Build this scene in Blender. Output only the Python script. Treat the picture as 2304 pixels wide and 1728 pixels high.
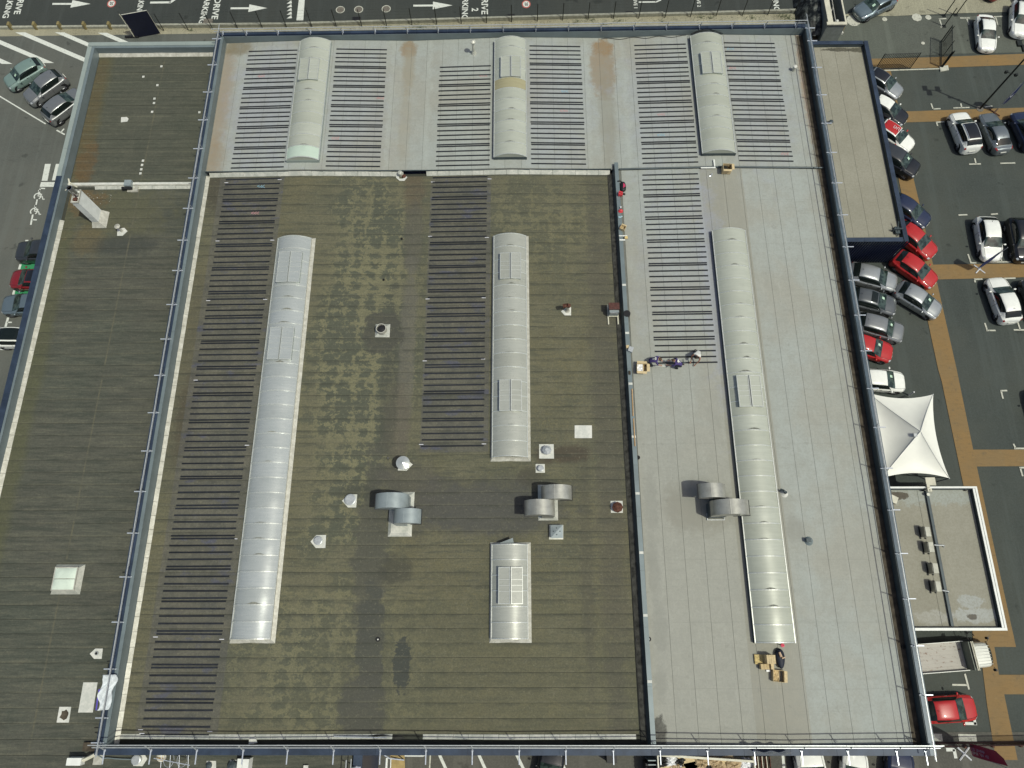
import bpy, bmesh, math, random
from mathutils import Vector, Matrix, noise
random.seed(7)
for o in list(bpy.data.objects): bpy.data.objects.remove(o)
sc = bpy.context.scene
COL = sc.collection
R = math.radians

# ---------------------------------------------------------------- camera
CAM_H = 60.0
FPX = 1583.35                       # focal length in pixels of a 2304 px wide frame
TH, RO, YA = R(71.289), R(-1.7875), R(1.6437)
Zr = Matrix.Rotation(YA, 3, 'Z')
fw = Zr @ Vector((0, math.cos(TH), -math.sin(TH)))
rt0 = Vector((1, 0, 0)); up0 = Vector((0, math.sin(TH), math.cos(TH)))
rt = Zr @ (math.cos(RO)*rt0 + math.sin(RO)*up0)
up = Zr @ (-math.sin(RO)*rt0 + math.cos(RO)*up0)
cam = bpy.data.cameras.new('camera'); cam.sensor_width = 36; cam.lens = 36*FPX/2304
cam.clip_end = 1500; cam.clip_start = 0.5
co = bpy.data.objects.new('camera', cam); COL.objects.link(co)
M = Matrix((rt, up, -fw)).transposed().to_4x4(); M.translation = Vector((0, 0, CAM_H))
co.matrix_world = M
sc.camera = co

# ---------------------------------------------------------------- light
SUN_EL, SUN_DIR = R(62), Vector((0.86, -0.51, 0)).normalized()
w = bpy.data.worlds.new('World'); sc.world = w; w.use_nodes = True
nt = w.node_tree; bg = nt.nodes['Background']
sky = nt.nodes.new('ShaderNodeTexSky'); sky.sky_type = 'NISHITA'; sky.sun_disc = False
sky.sun_elevation = SUN_EL
sky.sun_rotation = math.atan2(SUN_DIR.x, SUN_DIR.y)
sky.air_density = 1.0; sky.dust_density = 4.0; sky.ozone_density = 1.0
nt.links.new(sky.outputs[0], bg.inputs[0]); bg.inputs[1].default_value = 0.088
sl = bpy.data.lights.new('sun', 'SUN'); sl.energy = 2.75; sl.angle = R(0.6); sl.color = (0.985, 1.0, 0.87)
so = bpy.data.objects.new('sun', sl); COL.objects.link(so)
sd = SUN_DIR*math.cos(SUN_EL) + Vector((0, 0, math.sin(SUN_EL)))
so.rotation_euler = sd.to_track_quat('Z', 'Y').to_euler(); so.location = (20, -20, 80)
sc.view_settings.view_transform = 'Standard'; sc.view_settings.look = 'None'
sc.view_settings.gamma = 1; sc.view_settings.exposure = 0.0
sc.view_settings.use_curve_mapping = False

# ---------------------------------------------------------------- survey helpers
def W(px, py, h=0.0):
    """photo pixel (2304x1728) -> world point on the level plane z=h"""
    d = fw*FPX + rt*(px-1152) - up*(py-864)
    t = (h-CAM_H)/d.z
    return Vector((d.x*t, d.y*t, h))
K = 576/2212
def q(x0, y0, zx, zy): return (x0+zx*K, y0+zy*K)
RIDGES = (-19.05, -0.65, 17.88)
def tri(x):
    d = min(abs(x-r) for r in RIDGES)
    return 1-min(d/9.25, 1.0)
def z_grey(x): return 6.9 + 0.26*tri(x)
def z_dark(x): return 6.55 + 0.22*tri(x)
def WZ(px, py, zf, dh=0.0):
    h = 6.9
    for _ in range(6):
        p = W(px, py, h+dh); h = zf(p.x)
    return W(px, py, h+dh)
ROOF_L = 6.2                         # left wing roof level

# ---------------------------------------------------------------- mesh builder
class MB:
    def __init__(s): s.v = []; s.f = []; s.m = []; s.smooth = False
    def add(s, vs, fs, mi=0):
        b = len(s.v); s.v += [Vector(v) for v in vs]
        for f in fs: s.f.append([b+i for i in f]); s.m.append(mi)
        return s
    def box(s, a, b, mi=0):
        x0, y0, z0 = a; x1, y1, z1 = b
        return s.add([(x0,y0,z0),(x1,y0,z0),(x1,y1,z0),(x0,y1,z0),(x0,y0,z1),(x1,y0,z1),(x1,y1,z1),(x0,y1,z1)],
              [(3,2,1,0),(4,5,6,7),(0,1,5,4),(1,2,6,5),(2,3,7,6),(3,0,4,7)], mi)
    def prism(s, pts, z0, z1, mi=0):
        n = len(pts)
        area = sum(pts[i][0]*pts[(i+1)%n][1]-pts[(i+1)%n][0]*pts[i][1] for i in range(n))
        if area < 0: pts = pts[::-1]
        vs = [(p[0], p[1], z0 if len(p) < 3 else p[2]+z0) for p in pts]+[(p[0], p[1], z1 if len(p) < 3 else p[2]+z1) for p in pts]
        return s.add(vs, [tuple(range(n))[::-1], tuple(range(n, 2*n))]+[(i, (i+1)%n, n+(i+1)%n, n+i) for i in range(n)], mi)
    def tube(s, p0, p1, r, n=8, r1=None, mi=0, cap=True):
        p0, p1 = Vector(p0), Vector(p1); d = (p1-p0); r1 = r if r1 is None else r1
        if d.length < 1e-6: return s
        k = d.to_track_quat('Z', 'Y').to_matrix(); vs = []
        for c, rr in ((p0, r), (p1, r1)):
            for i in range(n):
                a = 2*math.pi*i/n; vs.append(c+k@Vector((rr*math.cos(a), rr*math.sin(a), 0)))
        fs = [(i, (i+1)%n, n+(i+1)%n, n+i) for i in range(n)]
        if cap: fs += [tuple(range(n))[::-1], tuple(range(n, 2*n))]
        return s.add(vs, fs, mi)
    def path(s, pts, r, n=6, mi=0):
        for a, b in zip(pts, pts[1:]): s.tube(a, b, r, n, mi=mi)
        return s
    def lathe(s, prof, c=(0, 0, 0), n=20, mi=0):
        vs = []; fs = []
        for (r, z) in prof:
            for i in range(n):
                a = 2*math.pi*i/n; vs.append((c[0]+r*math.cos(a), c[1]+r*math.sin(a), c[2]+z))
        for k in range(len(prof)-1):
            for i in range(n): fs.append((k*n+i, k*n+(i+1)%n, (k+1)*n+(i+1)%n, (k+1)*n+i))
        fs.append(tuple(range(n))[::-1]); fs.append(tuple(range((len(prof)-1)*n, len(prof)*n)))
        return s.add(vs, fs, mi)
    def grid(s, fn, nu, nv, mi=0):
        vs = [fn(i/nu, j/nv) for j in range(nv+1) for i in range(nu+1)]
        fs = [(j*(nu+1)+i, j*(nu+1)+i+1, (j+1)*(nu+1)+i+1, (j+1)*(nu+1)+i) for j in range(nv) for i in range(nu)]
        return s.add(vs, fs, mi)
    def mesh(s, name, mats, origin=None, smooth=False):
        me = bpy.data.meshes.new(name); o = Vector(origin) if origin is not None else Vector((0, 0, 0))
        me.from_pydata([tuple(v-o) for v in s.v], [], s.f)
        for m in (mats if isinstance(mats, (list, tuple)) else [mats]): me.materials.append(m)
        if any(s.m): me.polygons.foreach_set('material_index', s.m)
        if smooth or s.smooth: me.polygons.foreach_set('use_smooth', [True]*len(me.polygons))
        me.update(); return me

def link(name, me, parent=None, loc=(0, 0, 0)):
    o = bpy.data.objects.new(name, me); COL.objects.link(o)
    if parent is not None: o.parent = parent
    o.location = loc; return o
def origin_of(p):
    v = Vector((0, 0, 0))
    while p is not None: v += p.location; p = p.parent
    return v
def part(name, mb, mats, parent, smooth=False, label=None, bevel=0, stuff=False):
    """mesh given in world coordinates, child of an unrotated thing"""
    me = mb.mesh(name, mats, origin_of(parent), smooth); o = link(name, me, parent)
    if label: o['label'] = label
    if bevel: add_bevel(o, bevel)
    if stuff: o['kind'] = 'stuff'
    return o
def add_bevel(o, w):
    m = o.modifiers.new('bevel', 'BEVEL'); m.width = w; m.segments = 2; m.limit_method = 'ANGLE'
def tag(o, label=None, cat=None, group=None, kind=None):
    if label: o['label'] = label
    if cat: o['category'] = cat
    if group: o['group'] = group
    if kind: o['kind'] = kind
    return o
def thing(name, loc, label, cat, group=None, rz=0):
    o = bpy.data.objects.new(name, None); COL.objects.link(o); o.location = loc; o.rotation_euler.z = rz
    o.empty_display_size = 0.3
    return tag(o, label, cat, group)
def solo(name, mb, mats, label, cat, group=None, smooth=False, kind=None, bevel=0, origin=None):
    c = origin
    if c is None:
        xs = [v.x for v in mb.v]; ys = [v.y for v in mb.v]; zs = [v.z for v in mb.v]
        c = Vector(((min(xs)+max(xs))/2, (min(ys)+max(ys))/2, min(zs)))
    o = link(name, mb.mesh(name, mats, c, smooth), None, c)
    if bevel: add_bevel(o, bevel)
    return tag(o, label, cat, group, kind)
def struct(name, mb, mats, smooth=False):
    o = link(name, mb.mesh(name, mats, None, smooth)); o['kind'] = 'structure'; return o
def copy_tree(o, parent=None):
    c = o.copy(); COL.objects.link(c)
    if parent is not None: c.parent = parent
    for ch in list(o.children): copy_tree(ch, c)
    return c

# ---------------------------------------------------------------- materials
class N:
    def __init__(s, name, rough=0.8, metal=0.0, spec=0.3):
        s.mat = bpy.data.materials.new(name); s.mat.use_nodes = True
        s.t = s.mat.node_tree; s.b = s.t.nodes['Principled BSDF']
        s.b.inputs['Roughness'].default_value = rough; s.b.inputs['Metallic'].default_value = metal
        s.b.inputs['Specular IOR Level'].default_value = spec
        s.geo = s.t.nodes.new('ShaderNodeNewGeometry'); s.pos = s.geo.outputs['Position']
    def n(s, t, **k):
        n = s.t.nodes.new(t)
        for a, b in k.items(): setattr(n, a, b)
        return n
    def put(s, sock, v):
        if isinstance(v, (int, float)): sock.default_value = v
        elif isinstance(v, tuple): sock.default_value = v if len(v) == len(sock.default_value) else (*v, 1)
        else: s.t.links.new(v, sock)
    def math(s, op, a, b=0.0, c=None, clamp=False):
        n = s.n('ShaderNodeMath', operation=op); n.use_clamp = clamp
        s.put(n.inputs[0], a); s.put(n.inputs[1], b)
        if c is not None: s.put(n.inputs[2], c)
        return n.outputs[0]
    def noise(s, scale, detail=4, rough=0.55, vec=None, sx=1, sy=1, sz=1, off=(0, 0, 0)):
        m = s.n('ShaderNodeMapping'); s.put(m.inputs[0], vec if vec is not None else s.pos)
        m.inputs[3].default_value = (sx, sy, sz); m.inputs[1].default_value = off
        n = s.n('ShaderNodeTexNoise'); n.inputs['Scale'].default_value = scale
        n.inputs['Detail'].default_value = detail; n.inputs['Roughness'].default_value = rough
        s.t.links.new(m.outputs[0], n.inputs['Vector']); return n.outputs['Fac']
    def ramp(s, f, a, b, lo=0.0, hi=1.0):
        n = s.n('ShaderNodeMapRange'); n.interpolation_type = 'SMOOTHSTEP'
        s.put(n.inputs[0], f)
        for i, v in ((1, a), (2, b), (3, lo), (4, hi)): s.put(n.inputs[i], v)
        return n.outputs[0]
    def mix(s, f, a, b, blend='MIX'):
        n = s.n('ShaderNodeMix', data_type='RGBA', blend_type=blend)
        s.put(n.inputs[0], f); s.put(n.inputs[6], a); s.put(n.inputs[7], b); return n.outputs[2]
    def xyz(s):
        n = s.n('ShaderNodeSeparateXYZ'); s.t.links.new(s.pos, n.inputs[0]); return n.outputs
    def rnd(s): return s.n('ShaderNodeObjectInfo').outputs['Random']
    def col(s, c): s.put(s.b.inputs['Base Color'], c); return s
    def bump(s, h, dist=0.02, strength=0.6):
        n = s.n('ShaderNodeBump'); n.inputs['Strength'].default_value = strength
        n.inputs['Distance'].default_value = dist; s.put(n.inputs['Height'], h)
        s.t.links.new(n.outputs[0], s.b.inputs['Normal']); return s
    def blob(s, x0, y0, rx, ry, nz, soft=0.5, amt=0.7):
        """soft ellipse (1 inside) with a ragged edge"""
        X = s.xyz()
        a = s.math('POWER', s.math('DIVIDE', s.math('SUBTRACT', X[0], x0), rx), 2.0)
        b = s.math('POWER', s.math('DIVIDE', s.math('SUBTRACT', X[1], y0), ry), 2.0)
        d = s.math('ADD', s.math('SQRT', s.math('ADD', a, b)), s.math('MULTIPLY', s.math('SUBTRACT', nz, 0.5), amt*4.5))
        return s.ramp(d, 1.0+soft/2, 1.0-soft/2)

def simple(name, c, rough=0.7, metal=0.0, spec=0.3, var=0.12, sc_=3.0, rnd=0.0, coat=0, grain=0.0):
    m = N(name, rough, metal, spec)
    f = m.ramp(m.noise(sc_, 5, 0.6), 0.3, 0.7)
    c1 = tuple(x*(1-var) for x in c); c2 = tuple(min(1, x*(1+var)) for x in c)
    o = m.mix(f, c1, c2)
    if rnd: o = m.mix(m.math('MULTIPLY', m.rnd(), rnd), o, tuple(x*0.35 for x in c))
    if grain:
        g = m.noise(45, 2, 0.7); o = m.mix(m.ramp(g, 0.35, 0.65, 0, grain), o, tuple(x*0.5 for x in c)); m.bump(g, 0.01, 0.3)
    m.col(o)
    if coat: m.b.inputs['Coat Weight'].default_value = coat; m.b.inputs['Coat Roughness'].default_value = 0.04
    return m.mat

# asphalt family
def asphalt(name, base, warm, var=0.3, patch=0.12):
    m = N(name, 0.9, spec=0.25)
    big = m.ramp(m.noise(0.09, 5, 0.6), 0.35, 0.68); mid = m.ramp(m.noise(0.55, 5, 0.65, off=(9, 3, 0)), 0.35, 0.7)
    o = m.mix(big, base, warm)
    o = m.mix(m.math('MULTIPLY', mid, var), o, tuple(x*1.4 for x in base))
    st = m.ramp(m.noise(0.9, 6, 0.7, sx=0.35, sy=1.4, off=(3, 8, 0)), 0.56, 0.75)
    o = m.mix(m.math('MULTIPLY', st, 0.35), o, tuple(x*0.6 for x in base))
    g = m.noise(6.5, 4, 0.8); o = m.mix(m.ramp(g, 0.42, 0.62, 0, 0.32), o, tuple(x*1.75 for x in base))
    sp = m.ramp(m.noise(3.3, 4, 0.75, off=(1, 1, 5)), 0.66, 0.74)
    o = m.mix(m.math('MULTIPLY', sp, patch), o, (0.24, 0.24, 0.2))
    lane = m.ramp(m.noise(0.5, 4, 0.6, sx=2.2, sy=0.12, off=(6, 2, 0)), 0.50, 0.66); o = m.mix(m.math('MULTIPLY', lane, 0.38), o, tuple(x*1.7 for x in base))
    oil = m.ramp(m.noise(0.75, 3, 0.5, off=(11, 4, 2)), 0.66, 0.74); o = m.mix(m.math('MULTIPLY', oil, 0.5), o, tuple(x*0.45 for x in base))
    m.col(o); m.bump(g, 0.01, 0.35); return m.mat
M_ASPH = asphalt('asphalt', (0.045, 0.053, 0.048), (0.062, 0.068, 0.057))
M_ROAD = asphalt('road_asphalt', (0.036, 0.041, 0.038), (0.046, 0.050, 0.044), 0.2, 0.04)
M_LOT = asphalt('lot_asphalt', (0.074, 0.080, 0.071), (0.110, 0.112, 0.097), 0.35, 0.12)
M_YARD = asphalt('yard_asphalt', (0.085, 0.094, 0.078), (0.075, 0.080, 0.068), 0.25, 0.1)
M_PAVE = asphalt('pale_concrete', (0.27, 0.26, 0.185), (0.22, 0.21, 0.155), 0.2, 0.3)
M_PAVE2 = asphalt('pavement_concrete', (0.23, 0.215, 0.15), (0.28, 0.27, 0.20), 0.3, 0.3)

def paint(name, c, wear=0.35, scale=4):
    m = N(name, 0.6, spec=0.3)
    f = m.ramp(m.noise(scale, 6, 0.75), 0.50, 0.72, 0, wear)
    g = m.ramp(m.noise(22, 3, 0.8), 0.5, 0.75, 0, wear*0.8)
    o = m.mix(f, c, (0.09, 0.09, 0.08)); o = m.mix(g, o, (0.12, 0.12, 0.1)); m.col(o); return m.mat
M_PAINT = paint('white_road_paint', (0.62, 0.64, 0.58), 0.45)
M_PAINTW = paint('worn_white_paint', (0.50, 0.50, 0.42), 0.95, 3)
M_GREEN = paint('green_road_paint', (0.035, 0.24, 0.10), 0.15)
M_RED = paint('red_road_paint', (0.45, 0.12, 0.10), 0.5, 6)
M_OCHRE = None
m = N('ochre_walkway', 0.8, spec=0.2)
o = m.mix(m.ramp(m.noise(0.35, 5, 0.6), 0.3, 0.7), (0.245, 0.155, 0.062), (0.215, 0.148, 0.070))
o = m.mix(m.math('MULTIPLY', m.ramp(m.noise(1.1, 7, 0.75, sx=1, sy=5), 0.48, 0.72), 0.55), o, (0.13, 0.095, 0.045))
o = m.mix(m.math('MULTIPLY', m.ramp(m.noise(2.2, 6, 0.8, off=(4, 4, 4)), 0.58, 0.72), 0.5), o, (0.30, 0.24, 0.13))
g = m.noise(26, 3, 0.8); o = m.mix(m.ramp(g, 0.35, 0.7, 0, 0.3), o, (0.12, 0.08, 0.04)); worn = m.ramp(m.noise(1.7, 7, 0.8, off=(2, 6, 1)), 0.56, 0.66); o = m.mix(m.math('MULTIPLY', worn, 0.45), o, (0.085, 0.082, 0.062)); m.col(o); M_OCHRE = m.mat

# roofing
def m_grey():
    m = N('grey_membrane', 0.72, spec=0.35); X = m.xyz()
    cool = (0.335, 0.362, 0.335); warm = (0.315, 0.315, 0.27)
    n1 = m.noise(0.14, 5, 0.6); n2 = m.noise(0.9, 6, 0.65, sx=1.0, sy=0.5)
    south = m.ramp(X[1], 30.0, 6.0)                     # bare, more beige sheets towards the yard
    west = m.ramp(X[0], 20.5, 18.0)
    wf = m.math('ADD', m.ramp(n1, 0.42, 0.66), m.math('MULTIPLY', south, west), clamp=True)
    o = m.mix(wf, cool, warm)
    # sheets laid over the ridge and at the far bay are the brownish felt
    belt = m.math('MULTIPLY', m.math('MULTIPLY', m.ramp(X[0], 16.0, 16.05), m.ramp(X[0], 19.75, 19.7)), m.ramp(X[1], 38, 37.9))
    o = m.mix(m.math('MULTIPLY', belt, 0.75), o, (0.265, 0.255, 0.205))
    o = m.mix(m.math('MULTIPLY', m.ramp(n2, 0.45, 0.75), 0.35), o, (0.25, 0.255, 0.225))
    o = m.mix(m.math('MULTIPLY', m.ramp(m.noise(2.4, 6, 0.75, off=(5, 0, 0)), 0.55, 0.75), 0.25), o, (0.42, 0.43, 0.39))
    o = m.mix(m.math('MULTIPLY', m.rnd(), 0.18), o, (0.27, 0.27, 0.235))
    # cross laps of the membrane
    fr = m.math('FRACT', m.math('DIVIDE', m.math('ADD', X[1], m.math('MULTIPLY', m.rnd(), 0.12)), 4.35))
    lap = m.math('MULTIPLY', m.ramp(fr, 0.008, 0.0), 0.3)
    o = m.mix(lap, o, (0.12, 0.125, 0.11))
    fr2 = m.math('FRACT', m.math('DIVIDE', X[1], 1.45)); o = m.mix(m.math('MULTIPLY', m.ramp(fr2, 0.03, 0.0), 0.16), o, (0.16, 0.17, 0.15))
    run = m.ramp(m.noise(2.6, 5, 0.7, sy=0.10, off=(1, 4, 0)), 0.55, 0.68); o = m.mix(m.math('MULTIPLY', run, 0.22), o, (0.40, 0.41, 0.365))
    run2 = m.ramp(m.noise(2.2, 5, 0.75, sx=.12, off=(7, 4, 0)), 0.56, 0.68); o = m.mix(m.math('MULTIPLY', run2, 0.20), o, (0.215, 0.22, 0.19))
    foot = m.ramp(m.noise(1.9, 3, 0.5, off=(17, 3, 0)), 0.66, 0.72); o = m.mix(m.math('MULTIPLY', foot, 0.22), o, (0.17, 0.17, 0.145))
    ed = m.noise(1.6, 6, 0.75, off=(2, 7, 0)); ed2 = m.noise(0.7, 4, 0.7, off=(8, 1, 0))
    rust = (0.24, 0.175, 0.10); silt = (0.27, 0.245, 0.18)
    for (x, y, rx, ry, c, a, soft) in (
        (-10.3, 51.6, 0.75, 1.0, rust, 0.9, .6), (-10.2, 49.0, 0.55, 2.6, silt, 0.8, 1.0), (-10.3, 42.5, 0.5, 4.5, silt, 0.4, 1.0),
        (8.1, 51.6, 1.0, 0.9, (0.25, 0.16, 0.075), 0.9, .5), (8.0, 48.9, 1.15, 3.2, rust, 0.75, .6), (8.2, 43.2, 0.7, 5.5, (0.22, 0.21, 0.165), 0.6, .9),
        (-27.5, 46, .95, 7.5, (0.26, 0.19, 0.125), 0.65, 1.2), (-27.4, 39.5, 1.2, 2.2, rust, 0.5, 1.2), (-26.6, 51.9, 1.4, 0.8, (0.17, 0.14, 0.08), 0.8, .8), (13.4, 8.2, 2.6, 1.9, (0.215, 0.205, 0.165), .6, .7), (9.5, -7.2, .5, 1.1, (0.05, 0.048, 0.04), .95, .3), (20.4, 6.5, .7, .9, (0.22, 0.22, 0.19), .5, .8),
        (26.8, 46.5, 0.55, 7.0, (0.30, 0.20, 0.12), 0.8, .9), (26.9, 39, 0.6, 3, (0.20, 0.17, 0.12), 0.6, .9)):
        o = m.mix(m.math('MULTIPLY', m.blob(x, y, rx, ry, ed, soft, .33), a), o, c)
    # pale water rims either side of the valleys
    for vx in (-10.0, 8.2):
        d = m.math('ABSOLUTE', m.math('SUBTRACT', m.math('ABSOLUTE', m.math('SUBTRACT', X[0], m.math('ADD', vx, m.math('MULTIPLY', m.math('SUBTRACT', ed2, 0.5), 1.2)))), 1.75))
        rim = m.math('MULTIPLY', m.ramp(d, 0.42, 0.05), m.ramp(X[1], 37.5, 38.5)); o = m.mix(m.math('MULTIPLY', rim, 0.3), o, (0.40, 0.43, 0.39))
    # bluish chalk dust of the setting out
    for (x, y, rx, ry, a) in ((-23, 45, 3, 7, .45), (16.3, 27, 1.0, 9, .55), (13.5, 29, 3.0, 6, .25), (13, 45, 3, 7, .28), (3, 45, 3, 7, .3), (22, 46, 3, 7, .3), (-15, 45, 3, 7, .25)):
        o = m.mix(m.math('MULTIPLY', m.blob(x, y, rx, ry, ed2, 1.2, .7), a), o, (0.29, 0.31, 0.375))
    # puddle marks of the yard side bay
    for (x, y, rx, ry) in ((9.9, 8.5, .6, 2.6), (9.8, 3.6, .5, 2.2), (10.0, -0.5, .6, 1.8), (9.8, -4.2, .5, 1.2)):
        k = m.blob(x, y, rx, ry, ed, .9, .5); o = m.mix(m.math('MULTIPLY', k, 0.35), o, (0.20, 0.205, 0.18))
        k2 = m.blob(x, y, rx*1.35, ry*1.15, ed, .5, .5); o = m.mix(m.math('MULTIPLY', m.math('SUBTRACT', k2, k, clamp=True), 0.22), o, (0.42, 0.42, 0.37))
    g = m.noise(6, 4, 0.8); o = m.mix(m.ramp(g, 0.40, 0.62, 0, 0.26), o, (0.22, 0.225, 0.195))
    gy = m.noise(1.1, 6, 0.72, off=(3, 9, 2)); o = m.mix(m.ramp(gy, 0.42, 0.62, 0, 0.22), o, (0.235, 0.235, 0.20)); m.col(o)
    m.bump(m.math('ADD', m.math('MULTIPLY', g, 0.3), m.noise(1.3, 4, 0.6)), 0.02, 0.35)
    return m.mat
M_GREY = m_grey()
def m_dark():
    m = N('mossy_bitumen', 0.88, spec=0.2); X = m.xyz()
    n1 = m.noise(0.12, 5, 0.6); n2 = m.noise(0.8, 6, 0.7); n3 = m.noise(2.6, 7, 0.78, off=(4, 2, 0)); n4 = m.noise(0.35, 5, 0.65, off=(7, 7, 0))
    o = m.mix(m.ramp(n1, 0.35, 0.65), (0.140, 0.129, 0.076), (0.114, 0.113, 0.074))
    o = m.mix(m.math('MULTIPLY', m.ramp(n4, 0.46, 0.62), 0.7), o, (0.150, 0.142, 0.090))
    str_ = m.noise(1.2, 6, 0.75, sx=0.25, sy=2.4, off=(1, 5, 0))
    o = m.mix(m.math('MULTIPLY', m.ramp(str_, 0.48, 0.62), 0.6), o, (0.066, 0.072, 0.056))
    vst = m.noise(1.3, 6, 0.75, sx=1.8, sy=0.3, off=(8, 5, 0)); o = m.mix(m.math('MULTIPLY', m.ramp(vst, 0.52, 0.66), 0.4), o, (0.155, 0.14, 0.092))
    # lichen checker following the sheets
    wx = m.math('ADD', X[0], m.math('MULTIPLY', m.math('SUBTRACT', n2, 0.5), 3.2)); wy = m.math('ADD', X[1], m.math('MULTIPLY', m.math('SUBTRACT', n4, 0.5), 2.0))
    cx = m.math('MULTIPLY', m.math('ABSOLUTE', m.math('SUBTRACT', m.math('FRACT', m.math('DIVIDE', wx, 1.45)), 0.5)), 2.0)
    cy = m.math('MULTIPLY', m.math('ABSOLUTE', m.math('SUBTRACT', m.math('FRACT', m.math('DIVIDE', wy, 0.98)), 0.5)), 2.0)
    cell = m.math('MAXIMUM', cx, m.math('MULTIPLY', cy, 0.9))
    lich = m.ramp(m.math('ADD', cell, m.math('ADD', m.math('MULTIPLY', m.math('SUBTRACT', n3, 0.5), 3.6), m.math('MULTIPLY', m.math('SUBTRACT', n4, 0.5), 2.4))), 0.60, 0.80)
    z1 = m.blob(-12.6, 22, 4.4, 17, n4, 0.9, 0.6); z2 = m.blob(-13, -3, 7.0, 6.0, n4, 0.9, .6); z3 = m.blob(1.5, 33, 7, 4.0, n4, 0.9, .7)
    zone = m.math('MAXIMUM', z1, m.math('MAXIMUM', m.math('MULTIPLY', z2, 0.8), m.math('MULTIPLY', z3, 0.55)))
    o = m.mix(m.math('MULTIPLY', zone, 0.85), o, m.mix(lich, (0.082, 0.090, 0.066), (0.195, 0.186, 0.108)))
    fleck = m.ramp(m.noise(4.5, 6, 0.85, off=(3, 3, 1)), 0.53, 0.62)
    z4 = m.blob(4.5, 14, 3.8, 26, n4, 1.0, .6); z5 = m.blob(-1.5, 2.5, 8, 9, n4, 1.0, .7)
    o = m.mix(m.math('MULTIPLY', m.math('MULTIPLY', m.math('MAXIMUM', z4, z5), fleck), 0.75), o, (0.165, 0.145, 0.075))
    moss = m.ramp(n2, 0.5, 0.7); z6 = m.blob(-3, -3.5, 12, 5.5, n4, 1.0, .6)
    o = m.mix(m.math('MULTIPLY', z6, 0.55), o, m.mix(moss, (0.118, 0.114, 0.070), (0.160, 0.148, 0.084)))
    # valley water track and silt
    for (x, y, rx, ry, c, a, soft) in (
        (-9.1, 36.4, 0.9, 2.3, (0.12, 0.095, 0.062), .8, .8), (-9.0, 31.5, .8, 3.6, (0.105, 0.10, 0.078), .8, .7),
        (-9.1, 21, .65, 8, (0.135, 0.128, 0.105), .75, .6), (-9.6, 14.5, 1.0, 3.5, (0.13, 0.115, 0.085), .75, .7), (-10.4, 18, .7, 7, (0.060, 0.063, 0.052), .6, .6),
        (-11.0, 5.5, 1.2, 7.0, (0.082, 0.082, 0.066), .85, .4), (-10.7, -1.5, 1.0, 4.4, (0.070, 0.073, 0.062), .9, .3), (-11.0, -5.6, 1.6, 2.6, (0.078, 0.078, 0.065), .9, .3),
        (-8.35, -2.8, 0.62, 1.75, (0.052, 0.058, 0.052), .95, .12), (-11.2, 22.6, 1.6, 1.7, (0.068, 0.068, 0.057), .85, .2),
        (-3, 8.2, 6.5, 2.2, (0.078, 0.078, 0.073), .85, .8), (-9.2, 3.6, 1.3, 1.0, (0.055, 0.055, 0.045), .7, .8), (-12.2, 9.4, 1.4, .7, (0.055, 0.058, 0.045), .6, .8), (.9, 10.6, 1.0, .7, (0.06, 0.055, 0.045), .6, .8), (5.0, 4, .5, 9, (0.082, 0.078, 0.06), .5, .9), (-8.5, 10.0, 2.4, 1.6, (0.09, 0.085, 0.075), .6, .8),
        (3.4, 12.3, 2.2, .7, (0.062, 0.048, 0.036), .8, .8), (-26.8, 20, 1.0, 9, (0.10, 0.092, 0.062), .6, 1.), (-26.2, 15.5, .8, 3.5, (0.07, 0.058, 0.04), .7, .9), (-26.5, 36.5, 1.2, 2.5, (0.062, 0.055, 0.042), .8, .8),
        (6.9, 16, 1.1, 24, (0.088, 0.082, 0.066), .55, .8)):
        o = m.mix(m.math('MULTIPLY', m.blob(x, y, rx, ry, n2 if soft > .15 else n3, soft, .45), a), o, c)
    # fields brushed clean around the black strips
    for (a0, a1, b0, b1) in ((-26.6, -20.7, -7.7, 37.7), (-7.75, -2.3, 12.4, 37.7)):
        f = m.math('MULTIPLY', m.math('MULTIPLY', m.ramp(X[0], a0, a0+.12), m.ramp(X[0], a1, a1-.12)), m.math('MULTIPLY', m.ramp(X[1], b0, b0+.2), m.ramp(X[1], b1, b1-.2)))
        cl = m.mix(m.ramp(n2, 0.4, 0.6), (0.090, 0.090, 0.084), (0.130, 0.124, 0.104))
        o = m.mix(m.math('MULTIPLY', f, 0.72), o, cl)
        bl = m.math('MULTIPLY', f, m.ramp(m.noise(0.5, 4, 0.6, sy=2.0, off=(0, 9, 0)), 0.57, 0.68)); o = m.mix(m.math('MULTIPLY', bl, 0.7), o, (0.082, 0.088, 0.135))
    o = m.mix(m.math('MULTIPLY', m.rnd(), 0.16), o, (0.07, 0.07, 0.058))
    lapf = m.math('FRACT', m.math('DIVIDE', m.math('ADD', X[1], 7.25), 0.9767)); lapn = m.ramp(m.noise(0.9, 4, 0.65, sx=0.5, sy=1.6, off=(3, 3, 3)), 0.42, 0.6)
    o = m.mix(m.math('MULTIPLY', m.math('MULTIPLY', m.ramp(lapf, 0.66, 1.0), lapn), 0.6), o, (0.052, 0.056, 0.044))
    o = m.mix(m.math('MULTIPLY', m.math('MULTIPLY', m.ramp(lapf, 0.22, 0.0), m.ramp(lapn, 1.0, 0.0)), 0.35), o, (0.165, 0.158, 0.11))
    g = m.noise(7, 4, 0.85); o = m.mix(m.ramp(g, 0.42, 0.58, 0, 0.34), o, (0.055, 0.056, 0.042))
    g2 = m.ramp(m.noise(5, 5, 0.85, off=(5, 5, 5)), 0.55, 0.66, 0, 0.42); o = m.mix(g2, o, (0.21, 0.20, 0.14))
    g3 = m.ramp(m.noise(2.2, 6, 0.8, sx=.6, sy=1.6, off=(9, 5, 5)), 0.56, 0.70, 0, 0.35); o = m.mix(g3, o, (0.07, 0.074, 0.06))
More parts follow.
